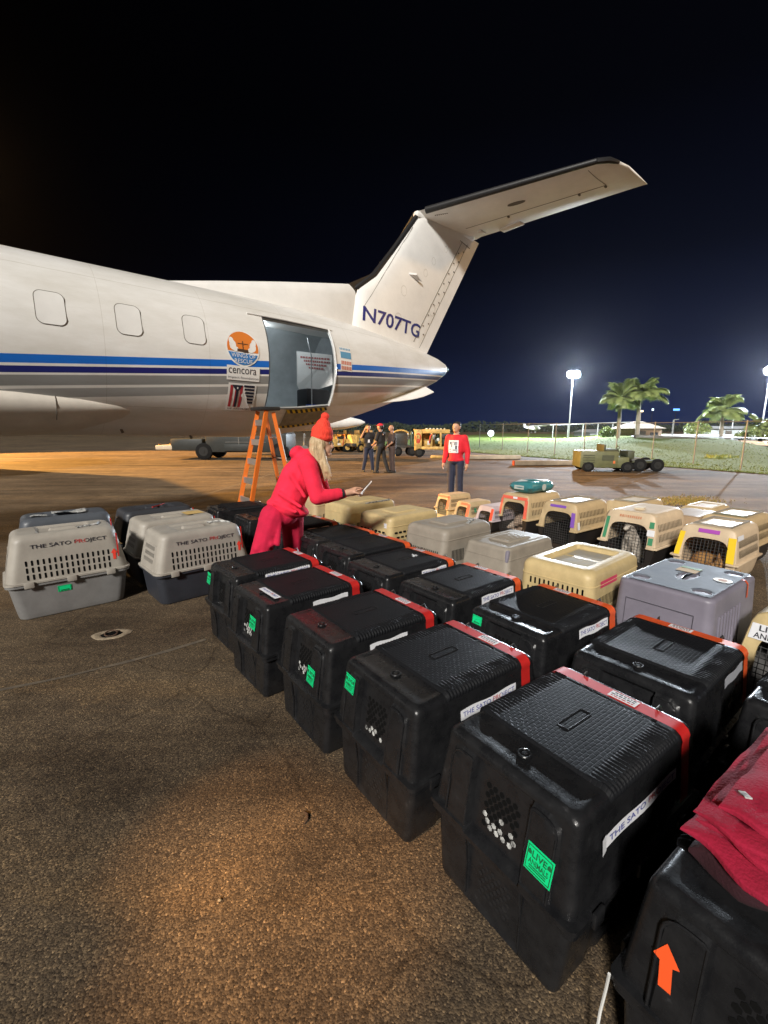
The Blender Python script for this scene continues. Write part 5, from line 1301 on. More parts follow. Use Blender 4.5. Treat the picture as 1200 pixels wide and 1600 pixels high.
def basis_blob(name, prims, voxel, m, parent, **k): return blob(name, prims, voxel, m, parent, **k)
# ---- woman in red bending to read a phone
WY = 4.13
wr = empty('person', (-1.06, WY, 0)); WO = Vector((-1.06, WY, 0))
tag(wr, 'woman in crimson sweat suit and coral bobble hat leaning forward to read a phone', 'person')
def w(px, py, dy=0): return at_y(px, py, WY + dy) - WO
hd = w(503, 692)
Mh = Matrix.Rotation(R(10), 3, 'Y')
def hp(x, y, z): return hd + Mh @ Vector((x, y, z))      # x forward (image right), z up
arm_n = [w(482, 727, -.16), w(496, 777, -.21), w(535, 771, -.12)]
arm_f = [w(488, 724, .16), w(508, 776, .16), w(538, 772, .05)]
def hand(wrist, palm_end, tips, thumb, r=.0095):
    P = [(wrist, .026, wrist.lerp(palm_end, .35), .028), (wrist.lerp(palm_end, .3), .030, palm_end, .030)]
    d = (palm_end - wrist).normalized()
    for (a, b, c) in tips: P += [(a, r * 1.1, b, r), (b, r, c, r * .85)]
    a, b, c = thumb; P += [(a, r * 1.25, b, r * 1.1), (b, r * 1.1, c, r * .9)]
    return P
ph0, ph1 = w(561, 774, -.06), w(582, 750, -.02)
pd = (ph1 - ph0).normalized()
we = w(553, 768, -.09)
side = Vector((0, 1, 0)); fw = Vector((1, 0, 0))
tips = []
for k, ln in enumerate((.052, .06, .058, .045)):
    base = we + Vector((.012, -.030 + .020 * k, -.004)); mid = base + Vector((ln * .62, .006, -.012)); tip = ph0.lerp(ph1, .16 + .04 * k) + Vector((.004, -.022 + .018 * k, -.012))
    tips.append((base, mid, tip))
thumb = (arm_n[2].lerp(we, .55) + Vector((0, .012, .018)), we + Vector((.018, .004, .034)), ph0.lerp(ph1, .38) + Vector((-.012, -.012, .010)))
we2 = w(553, 770, .03)
tips2 = [(we2 + Vector((.012, -.02 + .018 * k, 0)), we2 + Vector((.035, -.015 + .016 * k, -.014)), ph0.lerp(ph1, .10 + .05 * k) + Vector((.006, .022 + .006 * k, -.01))) for k in range(4)]
thumb2 = (we2 + Vector((-.015, -.01, .018)), we2 + Vector((.012, -.012, .028)), ph0.lerp(ph1, .30) + Vector((-.008, .018, .010)))
body = [(hd, (.078, .072, .105), Mh), (hp(.045, 0, -.045), (.052, .050, .062)), (hp(.075, 0, -.088), .026, hp(.05, 0, -.080), .034), (hp(.075, 0, .02), .012, hp(.100, 0, -.018), .015), (hp(.078, 0, -.052), .012, hp(.082, 0, -.056), .012), (hp(.0, -.075, -.01), (.018, .010, .03)), (hp(.068, -.03, .038), .012, hp(.068, .03, .038), .012),
        (hp(-.01, 0, -.07), .052, w(484, 722), .062), (w(470, 740), .10, w(446, 790), .10)]
for A_ in (arm_n, arm_f): body += [(w(480, 726), .07, A_[0], .055), (A_[0], .05, A_[1], .040), (A_[1], .040, A_[2], .027)]
body += hand(arm_n[2], we, tips, thumb) + hand(arm_f[2], we2, tips2, thumb2)
blob('body', body, .0062, SKIN, wr, smooth=2)
hood = [(w(447, 790), .158, w(466, 745), .160), (w(466, 745), .158, w(480, 722), .126), (w(450, 793), (.205, .175, .070), Matrix.Rotation(R(17), 3, 'Y')), (w(480, 724, -.13), .085, w(480, 724, .13), .085), (w(474, 712), (.105, .12, .055), Matrix.Rotation(R(-25), 3, 'Y')), (w(463, 706), (.07, .10, .05), Matrix.Rotation(R(-40), 3, 'Y')), (w(488, 716), (.075, .085, .05))]
for A_ in (arm_n, arm_f): hood += [(A_[0], .088, A_[0].lerp(A_[1], .55), .078), (A_[0].lerp(A_[1], .5), .078, A_[1], .070), (A_[1], .072, A_[1].lerp(A_[2], .75), .052), (A_[1].lerp(A_[2], .72), .052, A_[2], .040)]
# folds
for k in range(5): q = k / 5; c = arm_n[1].lerp(arm_n[2], .2 + q * .75); hood.append((c + Vector((-.004, 0, -.03)), .034, c + Vector((.006, 0, .026)), .032))
for (a, b) in (((428, 786), (462, 800)), ((436, 770), (470, 792)), ((455, 742), (476, 776))): hood.append((w(*a, -.155), .022, w(*b, -.165), .018))
blob('hoodie', hood, .012, REDHOOD, wr, smooth=3)
bm = bmesh.new(); n_ = (arm_n[2] - arm_n[1]).normalized(); tube(bm, [arm_n[2] - n_ * .012, arm_n[2] + n_ * .012], .041, 14); finish('dark_cuff', bm, BLACKT, wr)
leg_n = [w(426, 806, -.10), w(408, 862, -.13), w(392, 922, -.13)]; leg_f = [w(456, 806, .10), w(459, 862, .19), w(455, 918, .22)]
tr = [(w(438, 806), (.165, .155, .11))]
for A_ in (leg_n, leg_f): tr += [(A_[0], .115, A_[1], .095), (A_[1], .095, A_[2], .088), (A_[1] + Vector((-.02, -.07, .05)), .035, A_[1] + Vector((.05, -.05, .12)), .03), (A_[1] + Vector((-.05, -.06, -.04)), .035, A_[1] + Vector((.03, -.07, .01)), .03)]
tr += [(w(408, 812, -.13), .03, w(424, 850, -.18), .03), (w(437, 810, -.15), .025, w(434, 850, -.17), .025)]
blob('trousers', tr, .013, REDPANT, wr, smooth=3)
for A_ in (leg_n, leg_f):
    p = Vector((A_[2].x, A_[2].y, 0)); blob('shoe', [(p + Vector((-.06, 0, .045)), .045, p + Vector((.13, 0, .035)), .036), (p + Vector((-.03, 0, .09)), (.05, .045, .05))], .012, SHOE, wr)
blob('beanie', [(hp(-.008, 0, .055), (.104, .098, .052), Mh), (hp(-.012, 0, .095), (.100, .094, .085), Mh), (hp(-.012, 0, .15), (.070, .066, .07), Mh), (hp(-.008, 0, .185), .04, hp(-.004, 0, .21), .03), (hp(-.006, 0, .240), (.040, .038, .036))], .009, BEANIE, wr, smooth=2)
hair = [(hp(-.03, -.03, -.01), (.082, .070, .09)), (hp(-.03, .03, -.01), (.082, .070, .09)), (hp(-.045, -.04, -.07), .062, w(502, 732, -.06), .045), (w(502, 728, -.07), .045, w(514, 748, -.08), .014), (hp(.0, -.07, -.03), .032, w(511, 735, -.10), .026), (w(511, 730, -.10), .026, w(517, 745, -.10), .008), (hp(-.05, -.06, -.05), .035, w(498, 738, -.10), .016), (hp(-.02, .05, -.04), .05, w(506, 730, .05), .03), (w(504, 722, -.09), .03, w(507, 752, -.10), .008)]
blob('hair', hair, .008, HAIRB, wr, smooth=2)
bm = bmesh.new(); rh = random.Random(6)
for k in range(90):
    a = rh.uniform(-1, 1); q0 = hp(-.05 + .06 * rh.random(), -.085 + .02 * abs(a), .03) + Vector((0, .0, 0)); q3 = w(502 + 15 * rh.random(), 742 + 10 * rh.random(), -.10 + .05 * rh.random())
    q1 = q0 + Vector((rh.uniform(-.03, .01), rh.uniform(-.025, .0), -.09)); q2 = q1.lerp(q3, .55) + Vector((rh.uniform(-.015, .012), -.012, 0))
    tube(bm, [q0, q1, q2, q3], [.0035, .004, .0035, .001], 4)
finish('hair_strands', bm, HAIRB, wr)
bm = bmesh.new()
for s in (-1, 1):
    r = bmesh.ops.create_icosphere(bm, subdivisions=2, radius=1)
    for v in r['verts']: v.co = hp(.0715, .03 * s, .012) + Vector((v.co.x * .006, v.co.y * .012, v.co.z * .007))
finish('eyes', bm, EYE, wr)
# phone in her hand: rests on the fingers, a thing of its own
t = empty('phone', WO + (ph0 + ph1) / 2); tag(t, 'pale cased phone held up in the hand of the woman in red', 'phone')
q = pd.to_track_quat('Z', 'X').to_matrix()
bm = bmesh.new(); box(bm, (0, 0, 0), (.010, .078, .158), Matrix((pd.cross(Vector((0, 1, 0))), Vector((0, 1, 0)), pd)).transposed(), .003); finish('phone_case', bm, mat('pale_case', (.55, .53, .52), .35), t)
bm = bmesh.new(); nn = pd.cross(Vector((0, 1, 0))); box(bm, nn * (-.0058 if nn.z < 0 else .0058), (.0015, .070, .146), Matrix((nn, Vector((0, 1, 0)), pd)).transposed()); finish('phone_screen', bm, mat('phone_glass', (.02, .02, .025), .08), t)
# ---- standing people
def stander(base, yaw, h, label, shirt, pants, arms, legs, hairm=None, cap=None, sleeves='short', skin=SKIN2, badge=None, group=None, lean=0):
    t = empty('person', base, yaw); t.scale = (1, 1, 1); k = h / 1.75; tag(t, label, 'person', group)
    V = lambda x, y, z: Vector((x, y + lean * z, z)) * k
    H_ = V(0, .03, 1.625)
    hd_ = [(H_, (.076 * k, .096 * k, .112 * k)), (V(0, .055, 1.565), (.055 * k, .06 * k, .055 * k)), (V(0, .115, 1.635), .011 * k, V(0, .135, 1.60), .015 * k), (V(-.078, .01, 1.62), (.012 * k, .02 * k, .03 * k)), (V(.078, .01, 1.62), (.012 * k, .02 * k, .03 * k)), (V(-.035, .108, 1.655), .012 * k, V(.035, .108, 1.655), .012 * k), (V(0, .10, 1.555), .014 * k, V(0, .115, 1.555), .014 * k), (V(0, .0, 1.40), .062 * k, V(0, .015, 1.55), .056 * k), (V(0, 0, 1.0), .10 * k, V(0, 0, 1.36), .11 * k)]
    for sg, (el, wr_) in zip((-1, 1), arms):
        sh = V(.185 * sg, 0, 1.40); e = V(*el); w_ = V(*wr_); hd_ += [(V(0, 0, 1.38), .07 * k, sh, .055 * k), (sh, .05 * k, e, .04 * k), (e, .04 * k, w_, .028 * k)]
        d = (w_ - e).normalized(); s = d.cross(Vector((0, 1, 0))); s = s.normalized() if s.length > .1 else Vector((1, 0, 0)); u = s.cross(d)
        hd_ += [(w_, .026 * k, w_ + d * .07 * k, .034 * k)]
        for q in range(4):
            b = w_ + d * .085 * k + u * (q - 1.5) * .019 * k; hd_ += [(b, .0105 * k, b + d * (.035 + .008 * (q in (1, 2))) * k - s * sg * .006, .0095 * k), (b + d * .04 * k - s * sg * .006, .0095 * k, b + d * .066 * k - s * sg * .022, .008 * k)]
        b = w_ + d * .03 * k + u * .03 * k; hd_ += [(b, .012 * k, b + d * .05 * k + u * .018 * k, .010 * k)]
    blob('body', hd_, .0105, skin, t, smooth=2)
    sh_ = [(V(0, 0, .97), .155 * k, V(0, 0, 1.18), .150 * k), (V(-.06, 0, 1.15), .135 * k, V(-.075, .005, 1.30), .130 * k), (V(.06, 0, 1.15), .135 * k, V(.075, .005, 1.30), .130 * k), (V(-.17, 0, 1.39), .078 * k, V(.17, 0, 1.39), .078 * k), (V(0, 0, .93), (.19 * k, .15 * k, .07 * k)), (V(0, 0, 1.425), (.125 * k, .115 * k, .055 * k)), (V(0, .02, 1.30), (.14 * k, .135 * k, .14 * k))]
    for sg, (el, wr_) in zip((-1, 1), arms):
        sh = V(.185 * sg, 0, 1.395); e = V(*el); w_ = V(*wr_)
        if sleeves == 'short': sh_ += [(sh, .078 * k, sh.lerp(e, .72), .066 * k)]
        else: sh_ += [(sh, .080 * k, e, .064 * k), (e, .064 * k, e.lerp(w_, .80), .048 * k), (e.lerp(w_, .8), .05 * k, e.lerp(w_, .95), .042 * k)]
    blob('sweatshirt' if sleeves != 'short' else 'shirt', sh_, .0145, shirt, t, smooth=3)
    tr_ = [(V(0, 0, .92), (.175 * k, .14 * k, .11 * k))]
    for (hx, kn, an) in legs: tr_ += [(V(hx, 0, .88), .105 * k, V(*kn), .082 * k), (V(*kn), .082 * k, V(*an), .070 * k)]
    blob('trousers', tr_, .0145, pants, t, smooth=3)
    for (hx, kn, an) in legs:
        p = V(an[0], an[1], 0); blob('shoe', [(p + V(0, -.05, .045), .045 * k, p + V(0, .14, .035), .036 * k), (p + V(0, -.02, .08), .05 * k, p + V(0, 0, .10), .05 * k)], .013, SHOE, t)
    if hairm: blob('hair', [(V(0, -.005, 1.672), (.083 * k, .095 * k, .080 * k)), (V(0, -.045, 1.62), (.078 * k, .062 * k, .085 * k)), (V(0, .05, 1.715), (.06 * k, .05 * k, .03 * k))], .010, hairm, t, smooth=2)
    if cap:
        blob('cap', [(V(0, .01, 1.69), (.088 * k, .108 * k, .068 * k)), (V(0, .12, 1.678), (.062 * k, .085 * k, .010 * k))], .009, cap, t, smooth=2)
    bm = bmesh.new()
    for s in (-1, 1):
        r = bmesh.ops.create_icosphere(bm, subdivisions=1, radius=1)
        for v in r['verts']: v.co = V(.032 * s, .118, 1.632) + Vector((v.co.x * .012, v.co.y * .006, v.co.z * .007))
    finish('eyes', bm, EYE, t)
    return t, V
dn = [((-.255, -.03, 1.11), (-.275, .03, .86)), ((.255, -.03, 1.11), (.275, .03, .86))]
lg = [(-.09, (-.10, .01, .49), (-.11, -.02, .10)), (.09, (.10, .01, .49), (.11, -.02, .10))]
mx, my = (712 - 600) / 700 * 9.9, 9.9
t, V = stander((mx, my, 0), R(146), 1.76, 'man in red sweatshirt with a white printed square, standing behind the small crates', REDSW, NAVYT, dn, lg, HAIRK, None, 'long', SKIN)
bm = bmesh.new(); grid(bm, 6, 6, lambda a, b: Vector((.115 - .23 * a, .148 + .018 * math.cos((a - .5) * 2.4) - .03 * abs(b - .4), 1.09 + .27 * b))); pr = finish('chest_print', bm, WHITETAPE, t)
bm = bmesh.new()
fy = lambda a, b: .148 + .018 * math.cos((a - .5) * 2.4) - .03 * abs(b - .4) + .003
for (a0, a1, b0, b1) in ((.12, .24, .25, .88), (.30, .38, .45, .9), (.55, .88, .62, .68), (.55, .88, .72, .78), (.55, .88, .82, .88), (.45, .9, .2, .26), (.70, .88, .30, .58), (.12, .88, .08, .13)):
    bm.faces.new([bm.verts.new(Vector((.115 - .23 * a, fy(a, b), 1.09 + .27 * b))) for a, b in ((a0, b0), (a1, b0), (a1, b1), (a0, b1))])
finish('print_marks', bm, mat('print_ink', (.04, .04, .06), .7), pr, smooth=False)
CY_ = 16.6
cx = lambda px: (px - 600) / 700 * CY_
CG = 'ground crew talking beyond the aircraft tail'
t, V = stander((cx(575.5), CY_ + .2, 0), R(-160), 1.74, 'crewman in black shirt with white badge and one hand raised, left of three', BLACKT, NAVYT, [((-.30, .04, 1.18), (-.16, .16, .98)), ((.30, .10, 1.28), (.20, .20, 1.55))], [(-.09, (-.12, .03, .49), (-.16, 0, .10)), (.09, (.13, .01, .49), (.20, -.04, .10))], HAIRK, group=CG)
bm = bmesh.new(); box(bm, (.03, .158, 1.14), (.075, .008, .11)); finish('badge', bm, WHITETAPE, t, smooth=False)
t, V = stander((cx(595), CY_ - .3, 0), R(60), 1.77, 'crewman in black overalls and a bright red cap, middle of three', BLACKT, BLACKT, [((-.25, .06, 1.12), (-.14, .22, 1.02)), ((.25, .06, 1.12), (.16, .22, 1.02))], [(-.09, (-.12, .06, .49), (-.15, .08, .10)), (.09, (.12, -.08, .49), (.16, -.20, .10))], HAIRK, mat('red_cap', (.62, .01, .03), .7), group=CG)
t, V = stander((cx(612.5), CY_ - .1, 0), R(105), 1.73, 'bald crewman in dark polo and brown trousers with hands clasped, right of three', BROWNT, BROWNT, [((-.25, .08, 1.10), (-.07, .22, .95)), ((.25, .08, 1.10), (.07, .22, .95))], lg, None, None, group=CG)
# ---- dogs inside the open fronted crates
def in_crate(cx_, cy_, a, lx, ly, z): c, s = math.cos(a), math.sin(a); return Vector((cx_ + lx * c - ly * s, cy_ + lx * s + ly * c, z))
def dog(loc, rz, label, m, prims, mm=None):
    t = empty('dog', loc, rz); tag(t, label, 'dog'); b = blob('dog_body', prims, .011, m, t, smooth=2)
    return t
PALE = mat('pale_fur', (.60, .55, .48), .9, col2=(.30, .25, .20), vscale=9, bump=.5, bscale=70); TANF = mat('tan_fur', (.50, .27, .09), .9, col2=(.30, .14, .05), vscale=7, bump=.5, bscale=70); BRF = mat('brown_white_fur', (.24, .12, .06), .9, col2=(.62, .52, .42), vscale=5, bump=.5, bscale=70)
def sit(s=1.0):
    v = lambda x, y, z: Vector((x, y, z)) * s
    P = [(v(.10, 0, .14), (.13 * s, .10 * s, .13 * s)), (v(.04, 0, .16), .10 * s, v(-.05, 0, .30), .085 * s), (v(-.05, 0, .30), .075 * s, v(-.09, 0, .42), .055 * s), (v(-.10, 0, .47), (.075 * s, .065 * s, .065 * s)), (v(-.15, 0, .45), .036 * s, v(-.22, 0, .435), .026 * s), (v(-.225, 0, .447), .012 * s, v(-.232, 0, .447), .010 * s)]
    for q in (-1, 1):
        P += [(v(-.07, .055 * q, .51), .026 * s, v(-.055, .065 * q, .585), .006 * s), (v(-.06, .06 * q, .26), .035 * s, v(-.09, .06 * q, .12), .026 * s), (v(-.09, .06 * q, .12), .025 * s, v(-.09, .06 * q, .025), .022 * s), (v(-.09, .06 * q, .02), .024 * s, v(-.125, .06 * q, .018), .02 * s), (v(.08, .09 * q, .12), .06 * s, v(.0, .10 * q, .07), .04 * s), (v(.0, .10 * q, .07), .03 * s, v(.06, .10 * q, .025), .024 * s), (v(.06, .10 * q, .022), .024 * s, v(-.01, .10 * q, .02), .022 * s)]
    P += [(v(.20, 0, .06), .025 * s, v(.24, .10, .03), .014 * s)]
    return P
def lie(s=1.0):
    v = lambda x, y, z: Vector((x, y, z)) * s
    P = [(v(.12, .08, .11), (.12 * s, .11 * s, .10 * s)), (v(.10, .06, .11), .095 * s, v(.02, -.12, .11), .085 * s), (v(.02, -.12, .12), .065 * s, v(-.07, -.13, .15), .05 * s), (v(-.09, -.10, .16), (.062 * s, .058 * s, .055 * s)), (v(-.11, -.06, .145), .034 * s, v(-.12, .0, .125), .026 * s)]
    for q in (-1, 1): P += [(v(-.065, -.11 + .045 * q, .205), .022 * s, v(-.055, -.12 + .06 * q, .24), .007 * s), (v(-.02, -.10 + .05 * q, .06), .03 * s, v(-.14, -.06 + .06 * q, .03), .022 * s), (v(.06, .14 + .03 * q, .07), .04 * s, v(-.04, .14 + .04 * q, .03), .024 * s)]
    P += [(v(.18, .15, .06), .025 * s, v(.05, .20, .03), .015 * s)]
    return P
dog(in_crate(3.176, 5.356, .64, -.17, .03, .025), .64, 'pale grey prick-eared dog sitting behind the mesh of the green taped crate', PALE, sit(1.0))
dog(in_crate(3.662, 4.769, .64, -.17, -.02, .025), .64, 'tan dog curled up behind the mesh of the yellow taped crate', TANF, lie(1.25))
dog(in_crate(2.294, 6.952, .60, -.17, .0, .025), .60, 'brown and white dog lying behind the mesh of the salmon taped crate', BRF, lie(1.2))
# ================================================================== BACKGROUND
OLIVE = mat('olive_paint', (.11, .115, .05), .55, var=.2, vscale=5); DKOL = mat('dark_olive_paint', (.055, .06, .03), .6, var=.2, vscale=5); TYRE = mat('tyre_rubber', (.012, .012, .012), .9, spec=.1)
GSEY = mat('gse_yellow', (.50, .32, .09), .6, var=.45, vscale=4); GSEG = mat('gse_green', (.03, .055, .035), .5, var=.2, vscale=5); STEEL = mat('dull_steel', (.22, .22, .21), .5, .5, var=.2); GREYPAINT = mat('vehicle_grey', (.030, .033, .031), .5, spec=.25, var=.15, vscale=3)
CONC = mat('pale_concrete', (.40, .36, .29), .85, var=.2, vscale=4)
DRIM = mat('dark_rim', (.03, .03, .029), .7, .2, spec=.1)
def wheel(par, c, r, w, ax=Vector((0, 1, 0)), rim=DRIM):
    c = Vector(c); bm = bmesh.new(); a = ax.normalized(); tube(bm, [c - a * w / 2, c - a * w * .38, c + a * w * .38, c + a * w / 2], [r * .86, r, r, r * .86], 20); o = finish('wheel', bm, TYRE, par)
    bm = bmesh.new(); tube(bm, [c - a * (w / 2 + .006), c + a * (w / 2 + .006)], r * .56, 16); tube(bm, [c - a * (w / 2 + .03), c + a * (w / 2 + .03)], r * .2, 10); finish('rim', bm, rim, o); return o
# ground support truck beyond the fuselage
p0 = at_z(345, 718.5); t = empty('service_truck', p0, R(-3)); tag(t, 'grey service truck parked beyond the aircraft belly', 'truck')
bm = bmesh.new(); box(bm, (1.35, .95, .86), (4.2, 1.95, .95), None, .06); box(bm, (-1.75, .95, .76), (1.7, 1.9, .62), None, .08); box(bm, (.9, -.05, .62), (1.3, .08, .35), None, .02); finish('body', bm, GREYPAINT, t)
bm = bmesh.new(); box(bm, (2.6, .95, 1.75), (1.6, 1.9, .95), None, .12); c_ = finish('cab', bm, GREYPAINT, t)
bm = bmesh.new(); box(bm, (2.6, -.015, 1.85), (1.2, .02, .5)); finish('side_window', bm, mat('dark_glass', (.01, .012, .014), .1), c_, smooth=False)
bm = bmesh.new(); box(bm, (-2.95, .95, .62), (.9, 1.9, .22), None, .03); bu = finish('rear_bumper', bm, mat('bumper_buff', (.50, .42, .30), .6), t)
for x in (-.85, 3.1):
    for y in (.06, 1.84): wheel(t, (x, y, .43), .43, .26)
bm = bmesh.new(); box(bm, (-3.38, .4, .72), (.04, .2, .12)); box(bm, (-3.38, 1.5, .72), (.04, .2, .12)); pieces(finish('tail_lamp', bm, mat('amber_lens', (.6, .25, .03), .3), bu, smooth=False), 'tail_lamp')
bm = bmesh.new(); tube(bm, [(1.0, -.03, .6), (1.0, -.03, 1.3)], .02, 6); tube(bm, [(.3, -.03, .9), (2.4, -.03, .9)], .015, 6); finish('side_rails', bm, STEEL, t)
def clutter(t, hx, hy, z, sd, m):
    r = random.Random(sd)
    for k in range(4):
        x = r.uniform(-hx, hx) * .85; bm = bmesh.new(); a = r.uniform(.10, .2)
        tube(bm, [(x, -hy - .02, z - r.uniform(.3, .6)), (x + .05, -hy - .08, z - .2), (x + r.uniform(-.2, .3), -hy * .6, z + a), (x + r.uniform(-.1, .3), 0, z + a * .6)], r.uniform(.02, .045), 6); finish('hose', bm, [mat('gse_dark', (.03, .03, .03), .6), STEEL, mat('red_cable', (.5, .06, .03)), m][k % 4], t)
    for k in range(4):
        x = r.uniform(-hx, hx) * .85; bm = bmesh.new(); box(bm, (x, -hy - .01, z - r.uniform(.1, .55)), (r.uniform(.1, .3), .06, r.uniform(.08, .25)), None, .01); finish('access_hatch', bm, [mat('gse_dark', (.03, .03, .03), .6), STEEL, mat('pale_housing', (.6, .6, .56), .5), m][k % 4], t)
# row of yellow baggage tugs far back
def small_tug(base, rz, label, body, dark, L_=2.3, H_=1.15, group=None, cab=False):
    t = empty('ground_tug', base, rz); tag(t, label, 'ground tug', group)
    bm = bmesh.new(); box(bm, (0, 0, .62), (L_, 1.1, .5), None, .05); box(bm, (-L_ * .28, 0, .95), (L_ * .4, 1.0, .42), None, .06); finish('body', bm, body, t)
    bm = bmesh.new(); box(bm, (L_ * .18, 0, .98), (.5, .8, .14), None, .03); box(bm, (L_ * .34, 0, 1.2), (.1, .8, .5), None, .03); finish('seat', bm, dark, t)
    bm = bmesh.new(); tube(bm, [(-.05, .1, 1.1), (.12, .1, 1.28)], .02, 6); tube(bm, [(.12 + .06 * math.cos(a), .1 + .17 * math.sin(a), 1.28 + .12 * math.cos(a)) for a in [2 * math.pi * k / 12 for k in range(12)]], .015, 5, closed=True); finish('steering_wheel', bm, dark, t)
    for x in (-L_ * .32, L_ * .32):
        for y in (-.5, .5): wheel(t, (x, y, .30), .30, .2, rim=body)
    bm = bmesh.new(); box(bm, (-L_ / 2 - .04, 0, .5), (.12, 1.05, .2), None, .02); finish('bumper', bm, dark, t)
    clutter(t, L_ * .5, .55, 1.0, int(base.x * 10) % 50, body)
    return t
for i, (px, py) in enumerate([(526, 706), (546, 705), (566, 706)]):
    small_tug(at_z(px, py), R(20 + 12 * i), ['yellow baggage tug beside the head of the woman in red', 'yellow baggage tug in the middle of the far row', 'yellow baggage tug nearest the crewman with a raised hand'][i], GSEY, mat('gse_dark', (.03, .03, .03), .6), 1.9, 1.2, 'yellow tugs beyond the tail')
# dark cart with gas cylinders
t = empty('cylinder_cart', at_z(634, 712), R(8)); tag(t, 'dark cart carrying green gas cylinders under a tan hose roll', 'cart')
bm = bmesh.new(); box(bm, (-.25, 0, .55), (1.0, .8, .12), None, .02); box(bm, (-.3, .05, .95), (.75, .65, .7), None, .06); finish('body', bm, mat('cart_dark', (.03, .035, .035), .5, var=.3), t)
for k in range(3):
    bm = bmesh.new(); x = .28 + .2 * k; tube(bm, [(x, -.25, .3), (x, -.25, 1.25), (x, -.25, 1.36), (x, -.25, 1.42)], [.085, .085, .04, .03], 12); finish('gas_cylinder', bm, GSEG, t)
bm = bmesh.new(); tube(bm, [(-.3 + .45 * math.cos(a), 0, 1.25 + .22 * math.sin(a)) for a in [2 * math.pi * k / 16 for k in range(16)]], .05, 8, closed=True); finish('hose_coil', bm, GSEY, t)
for x in (-.55, .3): wheel(t, (x, -.35, .27), .27, .14); wheel(t, (x, .35, .27), .27, .14)
bm = bmesh.new(); box(bm, (-.85, -.5, .06), (.3, .18, .12), None, .02); finish('wheel_chock', bm, GSEY, t)
# yellow ground power unit with open bays
t = empty('ground_power_unit', at_z(671, 714), R(-8)); tag(t, 'tan-yellow ground power unit with open engine bay, left of the man in red sweatshirt', 'power unit')
bm = bmesh.new()
box(bm, (-.62, 0, .95), (.42, 1.0, 1.15), None, .05); box(bm, (.35, 0, 1.42), (1.5, 1.0, .22), None, .03); box(bm, (.35, .3, .95), (1.5, .4, .9), None, .03); box(bm, (.35, 0, .52), (1.6, 1.0, .16), None, .03); box(bm, (.12, -.46, 1.0), (.1, .08, .8), None, .01); box(bm, (.62, -.46, 1.0), (.1, .08, .8), None, .01)
finish('housing', bm, GSEY, t)
bm = bmesh.new(); tube(bm, [(.3, -.2, .9), (.62, -.2, .9)], .2, 12); box(bm, (.9, -.2, 1.0), (.4, .5, .6), None, .05); tube(bm, [(.4, -.3, 1.1), (.5, -.35, 1.25)], .06, 8); finish('engine', bm, GSEG, t)
bm = bmesh.new(); box(bm, (.47, -.35, .98), (.14, .1, .16), None, .02); finish('pale_box', bm, mat('pale_housing', (.6, .6, .56), .5), t)
bm = bmesh.new(); tube(bm, [(-.62 + .14 * math.cos(a), -.515, 1.08 + .22 * math.sin(a)) for a in [2 * math.pi * k / 16 for k in range(16)]], .03, 6, closed=True); finish('red_cable_loop', bm, mat('red_cable', (.55, .08, .03), .5), t)
bm = bmesh.new(); disc(bm, (-.62, -.512, .90), (0, -1, 0), .13, 16); finish('red_disc', bm, mat('red_cable', (.5, .06, .03)), t, smooth=False)
bm = bmesh.new()
for k in range(6): tube(bm, [(-.2 + .2 * k, -.45, 1.55), (-.2 + .2 * k, .4, 1.55)], .05, 8)
finish('roof_louvres', bm, mat('buff_louvre', (.62, .52, .32), .6), t)
bm = bmesh.new(); tube(bm, [(1.2, -.25, .3), (1.2, -.25, 1.3)], .12, 10); tube(bm, [(1.5, -.2, .3), (1.5, -.2, 1.2)], .12, 10); box(bm, (1.35, 0, .35), (.7, .9, .12)); finish('tank_rack', bm, GSEG, t)
for x in (-.55, 1.1): wheel(t, (x, -.42, .27), .27, .16); wheel(t, (x, .42, .27), .27, .16)
bm = bmesh.new(); box(bm, (.5, -.8, .07), (.8, .2, .13), None, .02); finish('tow_bar', bm, GSEY, t)
clutter(t, 1.0, .48, 1.35, 17, GSEY)
# far second aircraft tail behind the main tail
t = empty('parked_aircraft', (1.2, 30, 0), R(12)); p_ = at_y(535, 668, 30); t.location = (p_.x, 30, 0); tag(t, 'white tail cone of another parked aircraft seen below the ventral strakes', 'aircraft')
bm = bmesh.new(); rings = []
for x, z, r in [(-9, 2.15, .75), (-3, 2.1, .72), (-1, 2.0, .58), (.3, 1.95, .40), (1.2, 1.95, .20), (1.5, 1.96, .05)]: rings.append([Vector((x, r * math.cos(a), z + r * math.sin(a))) for a in [2 * math.pi * k / 20 for k in range(20)]])
loft(bm, rings); finish('fuselage', bm, WHITE, t)
bm = bmesh.new(); prism(bm, [(-1.6, -.05, 2.5), (.2, -.05, 2.2), (.0, -.05, 2.75), (-.5, -.05, 2.78)], (0, .1, 0)); finish('fin', bm, WHITE, t, smooth=False)
bm = bmesh.new(); tube(bm, [(-2.5, 0, 1.4), (-2.5, 0, .3)], .06, 8); tube(bm, [(-2.5, -.1, .25), (-2.5, .1, .25)], .25, 14); finish('landing_gear', bm, STEEL, t)
